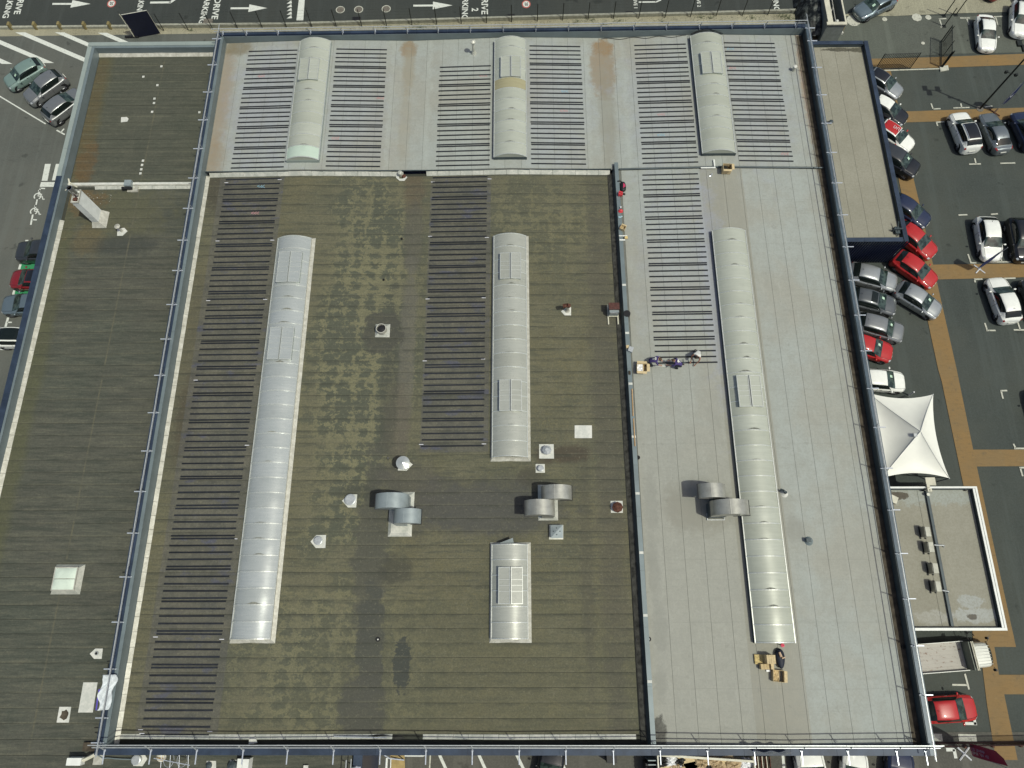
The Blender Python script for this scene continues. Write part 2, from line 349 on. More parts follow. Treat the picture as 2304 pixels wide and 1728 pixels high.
    m.col(o); m.bump(m.math('ADD', g, m.math('MULTIPLY', n3, 2.0)), 0.02, 0.5); return m.mat
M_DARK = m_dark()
def m_left():
    m = N('weathered_bitumen', 0.88, spec=0.2); X = m.xyz()
    n1 = m.noise(0.13, 5, 0.6); n2 = m.noise(0.9, 6, 0.7); st = m.noise(0.9, 7, 0.78, sx=0.3, sy=3.2)
    o = m.mix(m.ramp(n1, 0.35, 0.65), (0.080, 0.087, 0.068), (0.092, 0.092, 0.073))
    o = m.mix(m.math('MULTIPLY', m.ramp(st, 0.50, 0.62), 0.75), o, (0.125, 0.125, 0.092))
    o = m.mix(m.math('MULTIPLY', m.ramp(st, 0.49, 0.40), 0.65), o, (0.048, 0.056, 0.045))
    o = m.mix(m.math('MULTIPLY', m.ramp(n2, 0.55, 0.75), 0.3), o, (0.06, 0.075, 0.06))
    north = m.ramp(X[1], 37.0, 37.2); o = m.mix(m.math('MULTIPLY', north, 0.55), o, m.mix(m.ramp(n2, 0.4, 0.6), (0.070, 0.077, 0.056), (0.094, 0.098, 0.070)))
    gut = m.ramp(m.math('ADD', X[0], m.math('MULTIPLY', m.math('SUBTRACT', n2, .5), 1.2)), -38.4, -39.3)
    o = m.mix(m.math('MULTIPLY', gut, 0.7), o, (0.098, 0.100, 0.052))
    for (x, y, rx, ry, c, a, soft) in ((-39.8, 45, .8, 9, (0.115, 0.088, 0.045), .7, 1.3), (-39.2, 39.3, .9, 2.6, (0.13, 0.085, 0.04), .8, .7),
        (-35.5, 34.5, 4.5, 2.5, (0.105, 0.104, 0.062), .85, .9), (-38.6, 35.5, 1.8, 1.2, (0.14, 0.10, 0.05), .9, .6), (-37.7, 31.6, 1.4, 1.6, (0.13, 0.105, 0.055), .7, .9), (-34, 31, 2.6, 1.0, (0.05, 0.055, 0.05), .7, .8)):
        o = m.mix(m.math('MULTIPLY', m.blob(x, y, rx, ry, n2, soft, .6), a), o, c)
    d = m.math('ABSOLUTE', m.math('ADD', X[0], 33.9)); o = m.mix(m.math('MULTIPLY', m.ramp(d, 0.09, 0.03), m.ramp(n2, 0.35, 0.6)), o, (0.125, 0.118, 0.08))
    o = m.mix(m.math('MULTIPLY', m.rnd(), 0.18), o, (0.05, 0.05, 0.042))
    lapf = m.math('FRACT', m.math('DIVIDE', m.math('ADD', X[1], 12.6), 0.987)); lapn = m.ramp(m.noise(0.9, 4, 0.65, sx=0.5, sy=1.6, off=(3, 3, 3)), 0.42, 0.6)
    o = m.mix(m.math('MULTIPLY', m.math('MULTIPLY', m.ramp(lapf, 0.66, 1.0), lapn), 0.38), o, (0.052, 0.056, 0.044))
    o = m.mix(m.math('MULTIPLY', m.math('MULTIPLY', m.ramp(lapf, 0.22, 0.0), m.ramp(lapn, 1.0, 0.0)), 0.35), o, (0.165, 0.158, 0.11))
    g = m.noise(7, 4, 0.85); o = m.mix(m.ramp(g, 0.42, 0.58, 0, 0.34), o, (0.046, 0.048, 0.037)); g2 = m.ramp(m.noise(4.5, 5, 0.85, sx=.7, sy=1.5, off=(5, 5, 5)), 0.56, 0.66, 0, 0.35); o = m.mix(g2, o, (0.17, 0.16, 0.115)); m.col(o)
    m.bump(m.math('ADD', g, m.math('MULTIPLY', st, 2.0)), 0.02, 0.5); return m.mat
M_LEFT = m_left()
m = N('beige_felt', 0.85, spec=0.2)
o = m.mix(m.ramp(m.noise(0.4, 5, 0.6), 0.3, 0.7), (0.262, 0.255, 0.205), (0.30, 0.292, 0.238))
X = m.xyz(); nn = m.noise(1.3, 6, 0.7)
for (x, y, rx, ry, c, a, s_) in ((28.6, 48, .9, 7, (0.27, 0.29, 0.24), .7, .7), (32.5, 54.3, 1.6, .25, (0.05, 0.05, 0.04), .95, .25), (34.3, 54.3, .9, .3, (0.06, 0.06, 0.045), .9, .25),
    (32.6, 9.6, 4.0, .8, (0.33, 0.36, 0.33), .8, .4), (34.6, .45, 1.9, .55, (0.38, 0.40, 0.38), .85, .3), (34.3, 1.45, .9, .55, (0.36, 0.38, 0.36), .85, .3), (31.2, .3, 1.2, .5, (0.37, 0.37, 0.33), .8, .4), (30.2, 9.5, .7, .35, (0.06, 0.05, 0.04), .95, .2), (34.2, .35, .35, .2, (0.08, 0.07, 0.06), .9, .3)):
    o = m.mix(m.math('MULTIPLY', m.blob(x, y, rx, ry, nn, s_, .5), a), o, c)
o = m.mix(m.math('MULTIPLY', m.rnd(), 0.2), o, (0.22, 0.2, 0.15))
g = m.noise(6, 4, 0.85); o = m.mix(m.ramp(g, 0.42, 0.6, 0, 0.3), o, (0.18, 0.165, 0.115)); m.col(o).bump(g, 0.01, 0.4); M_BEIGE = m.mat

def alu(name, c1, c2, rough=0.5, metal=0.3, sc_=1.5, streak=6):
    m = N(name, rough, metal, 0.4)
    f = m.noise(sc_, 7, 0.75); o = m.mix(m.ramp(f, 0.4, 0.65), c1, c2)
    g = m.noise(9, 5, 0.8); o = m.mix(m.ramp(g, 0.55, 0.75, 0, 0.45), o, tuple(x*0.55 for x in c1)); m.col(o)
    m.bump(m.noise(streak, 4, 0.7), 0.02, 0.5); return m.mat
M_FLASH = alu('whitish_flashing', (0.44, 0.45, 0.39), (0.62, 0.61, 0.53), 0.45, 0.25)
M_FLASHD = alu('dirty_flashing', (0.40, 0.39, 0.33), (0.55, 0.54, 0.47), 0.5, 0.2, 2.5)
M_PATCH = alu('white_membrane_patch', (0.50, 0.51, 0.46), (0.64, 0.63, 0.57), 0.6, 0.0, 2.0, 3)
M_NAVY = simple('navy_sheet', (0.032, 0.048, 0.078), 0.5, 0.05, 0.3, 0.25, 0.9, rnd=0.3)
M_NAVYE = simple('slate_navy_sheet', (0.070, 0.098, 0.122), 0.42, 0.1, 0.4, 0.22, 0.8, rnd=0.15)
M_NAVYW = simple('navy_cladding', (0.03, 0.042, 0.085), 0.35, 0.1, 0.45, 0.1, 1)
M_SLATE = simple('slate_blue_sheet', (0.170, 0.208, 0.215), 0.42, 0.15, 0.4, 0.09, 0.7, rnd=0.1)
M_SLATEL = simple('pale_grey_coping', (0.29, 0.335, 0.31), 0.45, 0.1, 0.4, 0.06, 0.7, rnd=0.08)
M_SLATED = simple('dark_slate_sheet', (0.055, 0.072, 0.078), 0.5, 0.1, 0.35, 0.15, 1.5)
M_TAR = simple('black_tar', (0.028, 0.028, 0.024), 0.7, 0, 0.3, 0.5, 2.0, grain=.3)
M_MUD = simple('brown_dirt', (0.075, 0.062, 0.045), 0.9, 0, 0.2, 0.4, 2.0, grain=.3)
M_WALL = simple('wall_render', (0.30, 0.29, 0.26), 0.9, 0, 0.2, 0.1, 0.5)
M_WHITE = simple('white_metal', (0.72, 0.73, 0.68), 0.4, 0, 0.4, 0.05, 2)
M_CREAM = simple('cream_metal', (0.55, 0.53, 0.42), 0.5, 0, 0.4, 0.1, 2)
M_GALV = simple('galvanised_steel', (0.45, 0.47, 0.47), 0.38, 0.35, 0.5, 0.12, 6)
M_GALVB = simple('bright_galvanised', (0.62, 0.66, 0.72), 0.3, 0.4, 0.5, 0.1, 6)
M_STRIP = simple('black_rubber', (0.018, 0.021, 0.027), 0.6, 0, 0.3, 0.3, 3, rnd=.7)
M_BLACK = simple('black_metal', (0.014, 0.017, 0.015), 0.5, 0, 0.35, 0.2, 4)
M_RUST = simple('rusty_metal', (0.105, 0.045, 0.03), 0.85, 0.1, 0.3, 0.5, 7, grain=.4)
M_VAULT = None
def vault(name, c, c2, rough, coat=0.0, dirt=0.3):
    m = N(name, rough, 0.0, 0.5)
    st = m.noise(1.2, 5, 0.6, sx=0.6, sy=7.0); o = m.mix(m.ramp(st, 0.3, 0.7), c, c2)
    d = m.noise(1.1, 6, 0.7, off=(4, 4, 0)); o = m.mix(m.ramp(d, 0.5, 0.8, 0, dirt), o, tuple(x*0.55 for x in c))
    o = m.mix(m.math('MULTIPLY', m.rnd(), 0.32), o, tuple(x*k for x, k in zip(c, (.74, .73, .66))))
    m.col(o); m.bump(m.noise(3, 3, 0.5, sy=8), 0.01, 0.25)
    m.put(m.b.inputs['Roughness'], m.ramp(d, 0.3, 0.7, rough*0.85, rough*1.25))
    m.b.inputs['Coat Weight'].default_value = coat; m.b.inputs['Coat Roughness'].default_value = 0.16
    m.b.inputs['Metallic'].default_value = coat*.45
    return m.mat
M_VG = vault('pale_green_vault_sheet', (0.40, 0.42, 0.355), (0.45, 0.47, 0.40), 0.34, .2, .3)
M_VB = vault('silver_vault_sheet', (0.38, 0.41, 0.405), (0.44, 0.465, 0.455), 0.26, .35, .25)
M_VW = vault('milky_vault_sheet', (0.37, 0.38, 0.335), (0.42, 0.43, 0.38), 0.28, .3, .25)
M_VY = vault('yellowed_vault_sheet', (0.31, 0.285, 0.17), (0.35, 0.325, 0.20), 0.4)
M_VM = vault('mint_vault_sheet', (0.46, 0.56, 0.47), (0.49, 0.59, 0.50), 0.35)
M_RIB = simple('aluminium_rib', (0.62, 0.64, 0.59), 0.3, 0.45, 0.5, 0.1, 8)
M_CRES = simple('vault_gap_shade', (0.19, 0.195, 0.165), 0.8, 0, .2, .4, 8)  # dark tone painted for the shaded gap under lifted sheet edges
M_FLAP = simple('hatch_sheet', (0.46, 0.50, 0.45), 0.4, 0.0, 0.4, 0.06, 2)
M_FLAPF = simple('hatch_frame', (0.40, 0.44, 0.40), 0.35, 0.4, 0.5, 0.15, 3)
M_HOODS = simple('zinc_hood', (0.36, 0.36, 0.32), 0.38, 0.45, 0.5, 0.16, 1.6)
M_HOODB = simple('blue_grey_hood', (0.265, 0.305, 0.31), 0.42, 0.2, 0.45, 0.1, 1.6)
M_DARKIN = simple('dark_inside', (0.02, 0.02, 0.018), 0.9)
M_CARD = simple('cardboard', (0.54, 0.43, 0.25), 0.8, 0, 0.2, 0.12, 6)
M_CARDD = simple('cardboard_side', (0.48, 0.37, 0.20), 0.8, 0, 0.2, 0.12, 6)
M_WOOD = simple('pallet_wood', (0.58, 0.45, 0.20), 0.8, 0, 0.2, 0.25, 9)
M_PLASTIC = simple('white_plastic', (0.70, 0.71, 0.72), 0.35, 0, 0.5, 0.08, 4)
M_TENT = simple('tent_fabric', (0.74, 0.74, 0.67), 0.45, 0, 0.4, 0.03, 1)
M_PINK = simple('pink_chalk', (0.50, 0.25, 0.25), 0.9, 0, 0.1, 0.2, 20)
M_BLUE = simple('blue_chalk', (0.22, 0.40, 0.50), 0.9, 0, 0.1, 0.2, 20)
M_OFFW = simple('white_tape', (0.62, 0.62, 0.66), 0.7, 0, 0.2, 0.1, 9)
M_WEED = simple('weed_leaf', (0.05, 0.075, 0.025), 0.8, 0, 0.2, 0.4, 9)
M_TYRE = simple('tyre_rubber', (0.016, 0.016, 0.016), 0.75)
M_RIM = simple('alloy_rim', (0.16, 0.165, 0.17), 0.4, 0.6, 0.5, 0.1)
M_HEAD = simple('headlamp_glass', (0.55, 0.57, 0.58), 0.08, 0.2, 0.8, 0.1, coat=1)
M_TAIL = simple('tail_lamp', (0.28, 0.02, 0.015), 0.15, 0, 0.6, 0.1, coat=1)
M_TRIM = simple('black_trim', (0.015, 0.015, 0.016), 0.5)
m = N('car_glass', 0.06, 0.0, 0.4); m.col(m.mix(m.noise(1.5), (0.006, 0.009, 0.008), (0.012, 0.018, 0.016))); m.b.inputs['Coat Weight'].default_value = 0.1; m.b.inputs['Coat Roughness'].default_value = 0.02
M_GLASS = m.mat
m = N('clear_windscreen', 0.06, 0.0, 0.5); m.col(m.mix(m.ramp(m.noise(2.2, 3), .4, .6), (0.012, 0.022, 0.019), (0.045, 0.07, 0.06))); m.b.inputs['Coat Weight'].default_value = 0.1; m.b.inputs['Coat Roughness'].default_value = 0.02
M_WIND = m.mat
PAINTS = {}
def carpaint(name, c, metal=0.0):
    if name in PAINTS: return PAINTS[name]
    m = N('car_paint_'+name, 0.36, metal, 0.35)
    m.col(m.mix(m.ramp(m.noise(2.5, 4), .3, .7), c, tuple(x*0.93 for x in c)))
    m.b.inputs['Coat Weight'].default_value = 0.7; m.b.inputs['Coat Roughness'].default_value = 0.06
    PAINTS[name] = m.mat; return m.mat

# ================================================================= GROUND
struct('ground', MB().add([(-260, -220, -0.02), (260, -220, -0.02), (260, 320, -0.02), (-260, 320, -0.02)], [(0, 1, 2, 3)]), M_ASPH)
def sheet(name, pts, z, mat, kind=True):
    pts = [(p[0], p[1]) for p in pts]
    n = len(pts); area = sum(pts[i][0]*pts[(i+1)%n][1]-pts[(i+1)%n][0]*pts[i][1] for i in range(n))
    if area < 0: pts = pts[::-1]
    mb = MB().add([(x, y, z) for x, y in pts], [tuple(range(n))])
    return struct(name, mb, mat)
def gq(*pts): return [W(*p) for p in pts]
sheet('west_car_park', [(-120, -40), (-27, -40), (-27, 61.2), (-120, 60.4)], 0.0, M_LOT)
sheet('road', [(-140, 60.9), (31, 63.0), (33, 110), (-140, 108)], 0.004, M_ROAD)
sheet('pavement', [(-120, 59.4), (-30, 60.6), (-27, 53), (29, 53.2), (30.6, 62.8), (-120, 61.05)], 0.008, M_PAVE2)
sheet('lot_edge', [(-120, 60.2), (-29.5, 60.75), (-29.5, 40), (-60, 40), (-120, 40)], 0.012, M_LOT)
yardpts = gq((1790, 100), (1900, 36), (2304, 36), (2304, 118), (2142, 121), (1960, 133), (1900, 160), (1850, 160))
sheet('north_yard', yardpts, 0.004, M_YARD)
sheet('concrete_apron', gq((1893, 36), (1930, 24), (1965, -14), (2460, -14), (2460, 22), (2150, 30), (2015, 36)), 0.009, M_PAVE)
sheet('south_yard', [(-14, -8), (70, -8), (70, -60), (-14, -60)], 0.004, asphalt('brown_asphalt', (0.085, 0.083, 0.070), (0.070, 0.070, 0.060), .2, .1))
a = q(1152, 1296, 1060, 1545); 
OC = 0.014
def q4(n): return n
oc = lambda z, *pts: sheet('painted_walkway', gq(*pts), z, M_OCHRE)
A4 = lambda x, y: q(1728, 0, x, y); B4 = lambda x, y: q(1728, 400, x, y); C4 = lambda x, y: q(1728, 832, x, y); D4 = lambda x, y: q(1728, 1296, x, y)
oc(.014, A4(880, 508), A4(1390, 496), A4(2400, 458), A4(2400, 553), A4(1560, 583), A4(880, 600))
oc(.014, A4(1130, 965), A4(2400, 924), A4(2400, 1023), A4(1130, 1060))
oc(.018, A4(985, 590), A4(1055, 590), B4(1255, 0), B4(1303, 200), B4(1425, 752), B4(1630, 1659), C4(1772, 690), C4(1980, 1659), D4(2142, 613), D4(1775, 613), D4(1765, 475), C4(1690, 1010), C4(1500, 100), B4(1470, 1659), B4(1375, 1215), B4(1240, 560), B4(1125, 0), A4(1120, 1400))
oc(.022, B4(1400, 752), B4(2400, 738), B4(2400, 855), B4(1440, 880))
oc(.022, C4(1740, 690), C4(2400, 690), C4(2400, 832), C4(1780, 836))
oc(.014, D4(1830, 613), D4(1955, 613), D4(1995, 853), D4(2400, 853), D4(2400, 1022), D4(2040, 1022), D4(2150, 1560), D4(2156, 1590), D4(1975, 1590), D4(1950, 1480), D4(1890, 1100))

# painted markings ------------------------------------------------------------
def mark(name, polys, z, mat, label, cat='road marking', group=None):
    mb = MB()
    for pts in polys:
        pts = [(p[0], p[1]) for p in pts]; n = len(pts)
        if sum(pts[i][0]*pts[(i+1)%n][1]-pts[(i+1)%n][0]*pts[i][1] for i in range(n)) < 0: pts = pts[::-1]
        mb.add([(x, y, z) for x, y in pts], [tuple(range(n))])
    return solo(name, mb, mat, label, cat, group)
def bar(p0, p1, wd):
    a, b = W(*p0), W(*p1); d = (b-a).normalized(); s = Vector((-d.y, d.x, 0))*wd/2
    return [a-s, b-s, b+s, a+s]
g = 'hatching stripes west of the building'
for nm, pts in (('longest stripe right of the parked cars', ((34, 73), (57, 73), (219, 142), (196, 142))), ('stripe nearest the roof corner', ((123.5, 73), (144.5, 73), (306, 142), (283, 142))),
                ('short stripe beside the tall dark board', ((220, 74), (241, 74), (402, 143), (379, 143))), ('stripe ending at the mint car', ((-63, 73), (-40, 73), (122, 142), (99, 142))), ('stripe cut by the left picture edge', ((-156, 73), (-133, 73), (28.6, 144), (5, 144)))):
    mark('hatch_stripe', [gq(*pts)], 0.018, M_PAINT, 'white diagonal hatch, '+nm, group=g)
mark('bay_line', [bar((-30, 199), (103, 279), .13)], .018, M_PAINT, 'white line in front of the three angled cars')
mark('bay_line', [bar((127.5, 293), (146, 303), .15), bar((137, 298), (144.5, 290), .15)], .018, M_PAINT, 'small white tee mark below the silver car by the roof edge')
for i, pts in enumerate((((101.5, 369), (114.5, 369), (107, 407), (94, 407)), ((126, 369), (139, 369), (129, 406), (117, 406)), ((92.5, 410), (140, 410), (134, 420.5), (89.5, 420.5)))):
    mark('white_block', [gq(*pts)], .018, M_PAINT, ('left upright white block of the crossing mark', 'right upright white block touching the roof edge', 'lying white block under the two upright ones')[i], group='white blocks by the west wall')
mark('bay_line', [bar((89.5, 423.5), (101.5, 424.5), .13), bar((91, 423), (88.4, 434), .15)], .018, M_PAINT, 'white corner mark above the upper wheelchair symbol')
mark('bay_line', [bar((84, 449), (79.4, 470), .15)], .018, M_PAINT, 'white dash between the two wheelchair symbols')
mark('bay_line', [bar((74, 483), (69.5, 506), .17), bar((72, 494.5), (83, 494.9), .13)], .018, M_PAINT, 'white tee mark below the lower wheelchair symbol')
mark('bay_line', [bar((61, 540), (59.6, 545.8), .3)], .018, M_PAINT, 'short white dash above the dark grey car')
mark('green_bay', [gq((47.4, 593), (110, 593), (100, 663), (32, 664))], .014, M_GREEN, 'green painted bays under the dark red car', 'parking bay')
mark('bay_line', [bar((46.5, 595), (43.2, 606), .22)], .02, M_PAINT, 'white dash at the upper edge of the green bays')
mark('bay_line', [bar((32.5, 653.5), (29.5, 664), .22), bar((29.5, 664), (62, 664), .12)], .02, M_PAINT, 'white corner at the lower edge of the green bays')
mark('bay_line', [bar((18.6, 714.5), (12.2, 737), .22), bar((16.3, 725.4), (27, 725.5), .13)], .018, M_PAINT, 'white tee mark below the blue grey saloon')
mark('bay_line', [bar((2, 772), (-1, 786), .2), bar((-1, 786), (11, 786.5), .13)], .018, M_PAINT, 'white tee mark below the white car by the west wall')
def wheelchair(px, py, label):
    c = W(px, py); mb = MB(); z = .018
    def ring(cx, cy, r0, r1, a0, a1, n=16):
        for i in range(n):
            t0 = a0+(a1-a0)*i/n; t1 = a0+(a1-a0)*(i+1)/n
            mb.add([(c.x+cx+r*math.cos(t), c.y+cy+r*math.sin(t), z) for r, t in ((r0, t0), (r1, t0), (r1, t1), (r0, t1))], [(0, 1, 2, 3)])
    ring(0, 0, .28, .40, R(-60), R(230)); ring(.02, .62, 0, .12, 0, 2*math.pi)
    for (x0, y0, x1, y1) in ((0, .45, .05, -.02), (.05, .2, .4, .2), (.05, -.0, .45, 0), (.45, 0, .62, -.4), (.6, -.4, .78, -.33)):
        d = Vector((x1-x0, y1-y0)); s = Vector((-d.y, d.x)).normalized()*.05
        mb.add([(c.x+x0-s.x, c.y+y0-s.y, z+.003), (c.x+x1-s.x, c.y+y1-s.y, z+.003), (c.x+x1+s.x, c.y+y1+s.y, z+.003), (c.x+x0+s.x, c.y+y0+s.y, z+.003)], [(0, 1, 2, 3)])
    solo('wheelchair_symbol', mb, M_PAINT, label, 'road marking', 'wheelchair symbols')
wheelchair(85, 441.6, 'upper white wheelchair symbol on the tarmac'); wheelchair(76.7, 475.5, 'lower white wheelchair symbol on the tarmac')
# road lettering and arrows
def text(s, px, py, size, label, rot=-math.pi/2, mat=None, z=.02, name='road_lettering', cat='road lettering', cond=1.0, h=0, group=None, align='CENTER', font_x=1.0):
    cu = bpy.data.curves.new('t', 'FONT'); cu.body = s; cu.size = size*.86; cu.align_x = align; cu.align_y = 'CENTER'; cu.offset = 0.02*size; cu.resolution_u = 2
    t = bpy.data.objects.new('t', cu); COL.objects.link(t)
    me = bpy.data.meshes.new_from_object(t.evaluated_get(bpy.context.evaluated_depsgraph_get())); bpy.data.objects.remove(t)
    me.transform(Matrix.Diagonal((font_x, 1, 1, 1))); me.materials.clear(); me.materials.append(mat or M_PAINT); me.name = name
    p = W(px, py, h); o = link(name, me, None, (p.x, p.y, h+z)); o.rotation_euler.z = rot
    return tag(o, label, cat, group)
TG = 'drive parking lettering on the road'
text('PARKING', 52/2.458, 7, 1.1, 'leftmost word PARKING painted on the road', font_x=1.1, group=TG); text('DRIVE', 108/2.458, 9, 1.15, 'leftmost word DRIVE painted on the road', font_x=1.1, group=TG)
text('PARKING', 317, 6, 1.0, 'lone word PARKING cut by the upper picture edge above the dark board', font_x=1.0, group=TG)
text('PARKING', 461, 20, 1.05, 'word PARKING left of the yield teeth', font_x=1.15, group=TG, rot=-math.pi/2-.06); text('DRIVE', 486, 19.5, 1.15, 'word DRIVE left of the yield teeth', font_x=1.15, group=TG)
text('PARKING', 1046, 11, 1.05, 'word PARKING beside the road numeral 2', font_x=1.1, group=TG); text('2', 1068, 22, 1.15, 'white numeral 2 painted on the road'); text('DRIVE', 1090, 8, 1.15, 'word DRIVE right of the road numeral 2', font_x=1.15, group=TG)
text('DRIVE 1', 1429, 4, .62, 'small words DRIVE 1 painted on the road', font_x=1.1, group=TG); text('DRIVE 2', 1571, 0, .62, 'small words DRIVE 2 painted on the road', font_x=1.1, group=TG); text('PARKING', 1743, -6, 1.0, 'word PARKING near the black draped heap, cut by the picture edge', font_x=1.1, group=TG)
def arrow(x0, x1, y, lab, sy=0):
    a, b = W(x0, y), W(x1, y+sy); L = (b-a).length; d = (b-a)/L; s = Vector((-d.y, d.x, 0)); k = a+d*L*.5
    mark('road_arrow', [[a-s*.13, k-s*.13, k+s*.13, a+s*.13], [k-s*.55, b, k+s*.55]], .018, M_PAINT, lab, group='white arrows on the road')
arrow(118, 204, 9, 'left white arrow between the words and the speed disc'); arrow(519, 601, 19, 'white arrow just left of the yield teeth', -.6); arrow(930, 1018, 13, 'white arrow left of the road numeral 2', -.8)
mark('bent_arrow', [bar((338, 6), (384, 5.5), .28), bar((382, 6.5), (396, -3), .28)], .018, M_PAINT, 'bent white lane arrow above the dark board')
mark('bent_arrow', [bar((1437, 5), (1476, 4.5), .18), bar((1475, 5), (1487, 0), .18)], .018, M_PAINT, 'thin bent white lane arrow right of DRIVE 1')
teeth = []
for i in range(7):
    y = 42-i*8.3; teeth.append(gq((645, y), (657, y-1), (655.5, y-8)))
mark('yield_teeth', teeth, .018, M_PAINT, 'row of white yield triangles across the road')
mark('stop_bar', [gq((674.5, -18), (687, -18), (682.5, 46), (667, 46))], .018, M_PAINT, 'broad white bar across the road')
def disc(c, r, z, n=24, rx=1.0): return [(c.x+rx*r*math.cos(2*math.pi*i/n), c.y+r*math.sin(2*math.pi*i/n), z) for i in range(n)]
for i, (x, y) in enumerate(((251, 8), (1184, 9.5))):
    t = thing('speed_disc', W(x, y), ('round painted 20 sign above the dark board', 'round painted 20 sign right of the numeral 2')[i], 'road marking', 'painted speed discs')
    c = W(x, y)
    part('red_ring', MB().add(disc(c, .56, .014, rx=.85), [tuple(range(24))]), M_RED, t); part('white_disc', MB().add(disc(c, .42, .019, rx=.85), [tuple(range(24))]), M_PAINT, t)
    tx = text('20', x, y, .6, None, mat=M_BLACK, z=.024, name='numeral', cat=None); tx.parent = t; tx.location = (0, 0, .024)
M_MAN = simple('worn_iron_cover', (0.16, 0.145, 0.12), 0.8, 0, .3, .25, 6, grain=.4)
for i, (x, y) in enumerate(((765.8, 22), (807, 21.5), (869, 20))):
    t = thing('manhole_cover', W(x, y), ('left manhole cover of the close pair on the road', 'middle manhole cover on the road', 'right manhole cover, set apart from the pair')[i], 'manhole cover', 'manhole covers on the road')
    c = W(x, y); part('frame', MB().lathe([(.50, .0), (.50, .02), (.41, .02), (.41, .0)], c, 24), M_PAINTW, t); part('lid', MB().lathe([(.40, .0), (.40, .028), (.1, .03)], c, 20), M_MAN, t)
for i, (x, y, s) in enumerate(((802, 44, .45), (1416, 31, .4), (1150, 37, .4), (468, 49, .5))):
    c = W(x, y); solo('drain_grate', MB().box((c.x-s, c.y-s*.8, 0), (c.x+s, c.y+s*.8, .035)), M_TRIM if i < 3 else M_MAN, ('dark drain grate under the fence near the manholes', 'dark drain grate right of the middle of the kerb', 'dark drain grate below the small speed disc', 'pale drain cover at the kerb near the word PARKING')[i], 'drain', 'kerb drains')

# right hand car park marks
def corner(lab, *bars, mat=None, wd=.14): mark('bay_mark', [bar(*b, wd) for b in bars], .026, mat or M_PAINTW, lab, 'parking mark', 'parking bay corner marks')
corner('worn corner mark left of the upper white saloon', (A4(1658, 157), A4(1745, 157)), (A4(1715, 157), A4(1735, 215))); corner('worn corner mark right of the upper white saloon', (A4(1952, 145), A4(2028, 143)), (A4(1965, 147), A4(1985, 218)))
corner('worn white bracket at the foot of two black posts', (A4(1475, 165), A4(1540, 162)), (A4(1480, 165), A4(1500, 225)), (A4(1490, 235), A4(1535, 232))); corner('worn elbow left of the lamp shadow', (A4(1408, 895), A4(1425, 942)), (A4(1425, 943), A4(1490, 940)))
corner('worn tee under the lamp shadow', (A4(1665, 895), A4(1672, 930)), (A4(1600, 934), A4(1740, 930))); corner('worn dash right of the lamp pole', (A4(1870, 925), A4(1938, 918)))
corner('worn dash left above the black roofed hatchback', (A4(1450, 1058), A4(1522, 1053)), (A4(1455, 1060), A4(1465, 1090))); corner('worn tee between the two nose up cars', (A4(1737, 1420), A4(1838, 1417)), (A4(1785, 1370), A4(1797, 1418)))
corner('broken dash below the grey saloon', (A4(2005, 1412), A4(2135, 1409))); corner('white dash right above the white hatchback with the flag', (B4(1925, 317), B4(1985, 312))); corner('worn dash left above the white hatchback with the flag', (B4(1645, 323), B4(1722, 320)))
corner('worn elbow by the flag shadow', (B4(1727, 660), B4(1750, 730)), (B4(1745, 735), B4(1800, 737))); corner('wide white dash below the white hatchback with the flag', (B4(1953, 728), B4(2097, 727)), (B4(1995, 630), B4(2018, 725)))
corner('worn dash left above the lower white hatchback', (B4(1778, 878), B4(1852, 876)), (B4(1785, 880), B4(1790, 905))); corner('white dash right above the lower white hatchback', (B4(2020, 871), B4(2138, 868)))
corner('white elbow left below the lower white hatchback', (B4(1872, 1255), B4(1893, 1320)), (B4(1885, 1320), B4(1965, 1320))); corner('white tee right below the lower white hatchback', (B4(2150, 1230), B4(2178, 1312)), (B4(2122, 1315), B4(2230, 1315)))
corner('white elbow at the upper shaded car by the right picture edge', (C4(2008, 182), C4(2065, 180)), (C4(2012, 182), C4(2030, 250))); corner('white elbow at the lower corner of the shaded car', (C4(2120, 640), C4(2138, 680)), (C4(2125, 680), C4(2212, 680))); corner('white elbow under the ochre branch by the right picture edge', (C4(2170, 847), C4(2230, 845)), (C4(2178, 850), C4(2200, 920)))
corner('worn tee between the truck and the red car', (D4(1700, 845), D4(1735, 980)), (D4(1590, 940), D4(1720, 942))); corner('white elbow right of the red car nose', (D4(1772, 1180), D4(1790, 1285)), (D4(1702, 1274), D4(1803, 1276)), mat=M_PAINT, wd=.2)
corner('bright white elbow right of the roof corner', (D4(1538, 1500), D4(1612, 1500)), (D4(1606, 1497), D4(1622, 1575)), mat=M_PAINT, wd=.24); corner('small white slabs under the slatted gate', (D4(1420, 1392), D4(1505, 1396)), (D4(1645, 1395), D4(1800, 1400)), wd=.5)
for i, (x0, y0, x1, y1) in enumerate(((1000, 1528, 1040, 1700), (1578, 1528, 1665, 1720), (1918, 1528, 2005, 1720))):
    a = q(576, 1296, x0, y0); b = q(576, 1296, x1, y1)
    if i: mark('bay_line', [bar(a, b, .22)], .018, M_PAINT, ('', 'left slanted white bay line below the south wall', 'middle slanted white bay line below the south wall')[i], group='slanted bay lines south')
for i, (x0, y0, x1, y1) in enumerate(((20, 1500, 115, 1700), (390, 1535, 470, 1700))):
    mark('bay_line', [bar(q(1152, 1296, x0, y0), q(1152, 1296, x1, y1), .22)], .018, M_PAINT, ('white bay line left of the black car at the bottom', 'white bay line right of the black car at the bottom')[i], group='slanted bay lines south')
mark('bay_line', [bar(q(1728, 1296, 128, 1545), q(1728, 1296, 140, 1700), .2)], .018, M_PAINT, 'white bay line left of the white van at the bottom')
mark('bay_line', [bar(q(576, 1296, 1508, 1525), q(576, 1296, 1498, 1700), .1)], .018, M_PAINTW, 'thin white line right of the ochre passage')
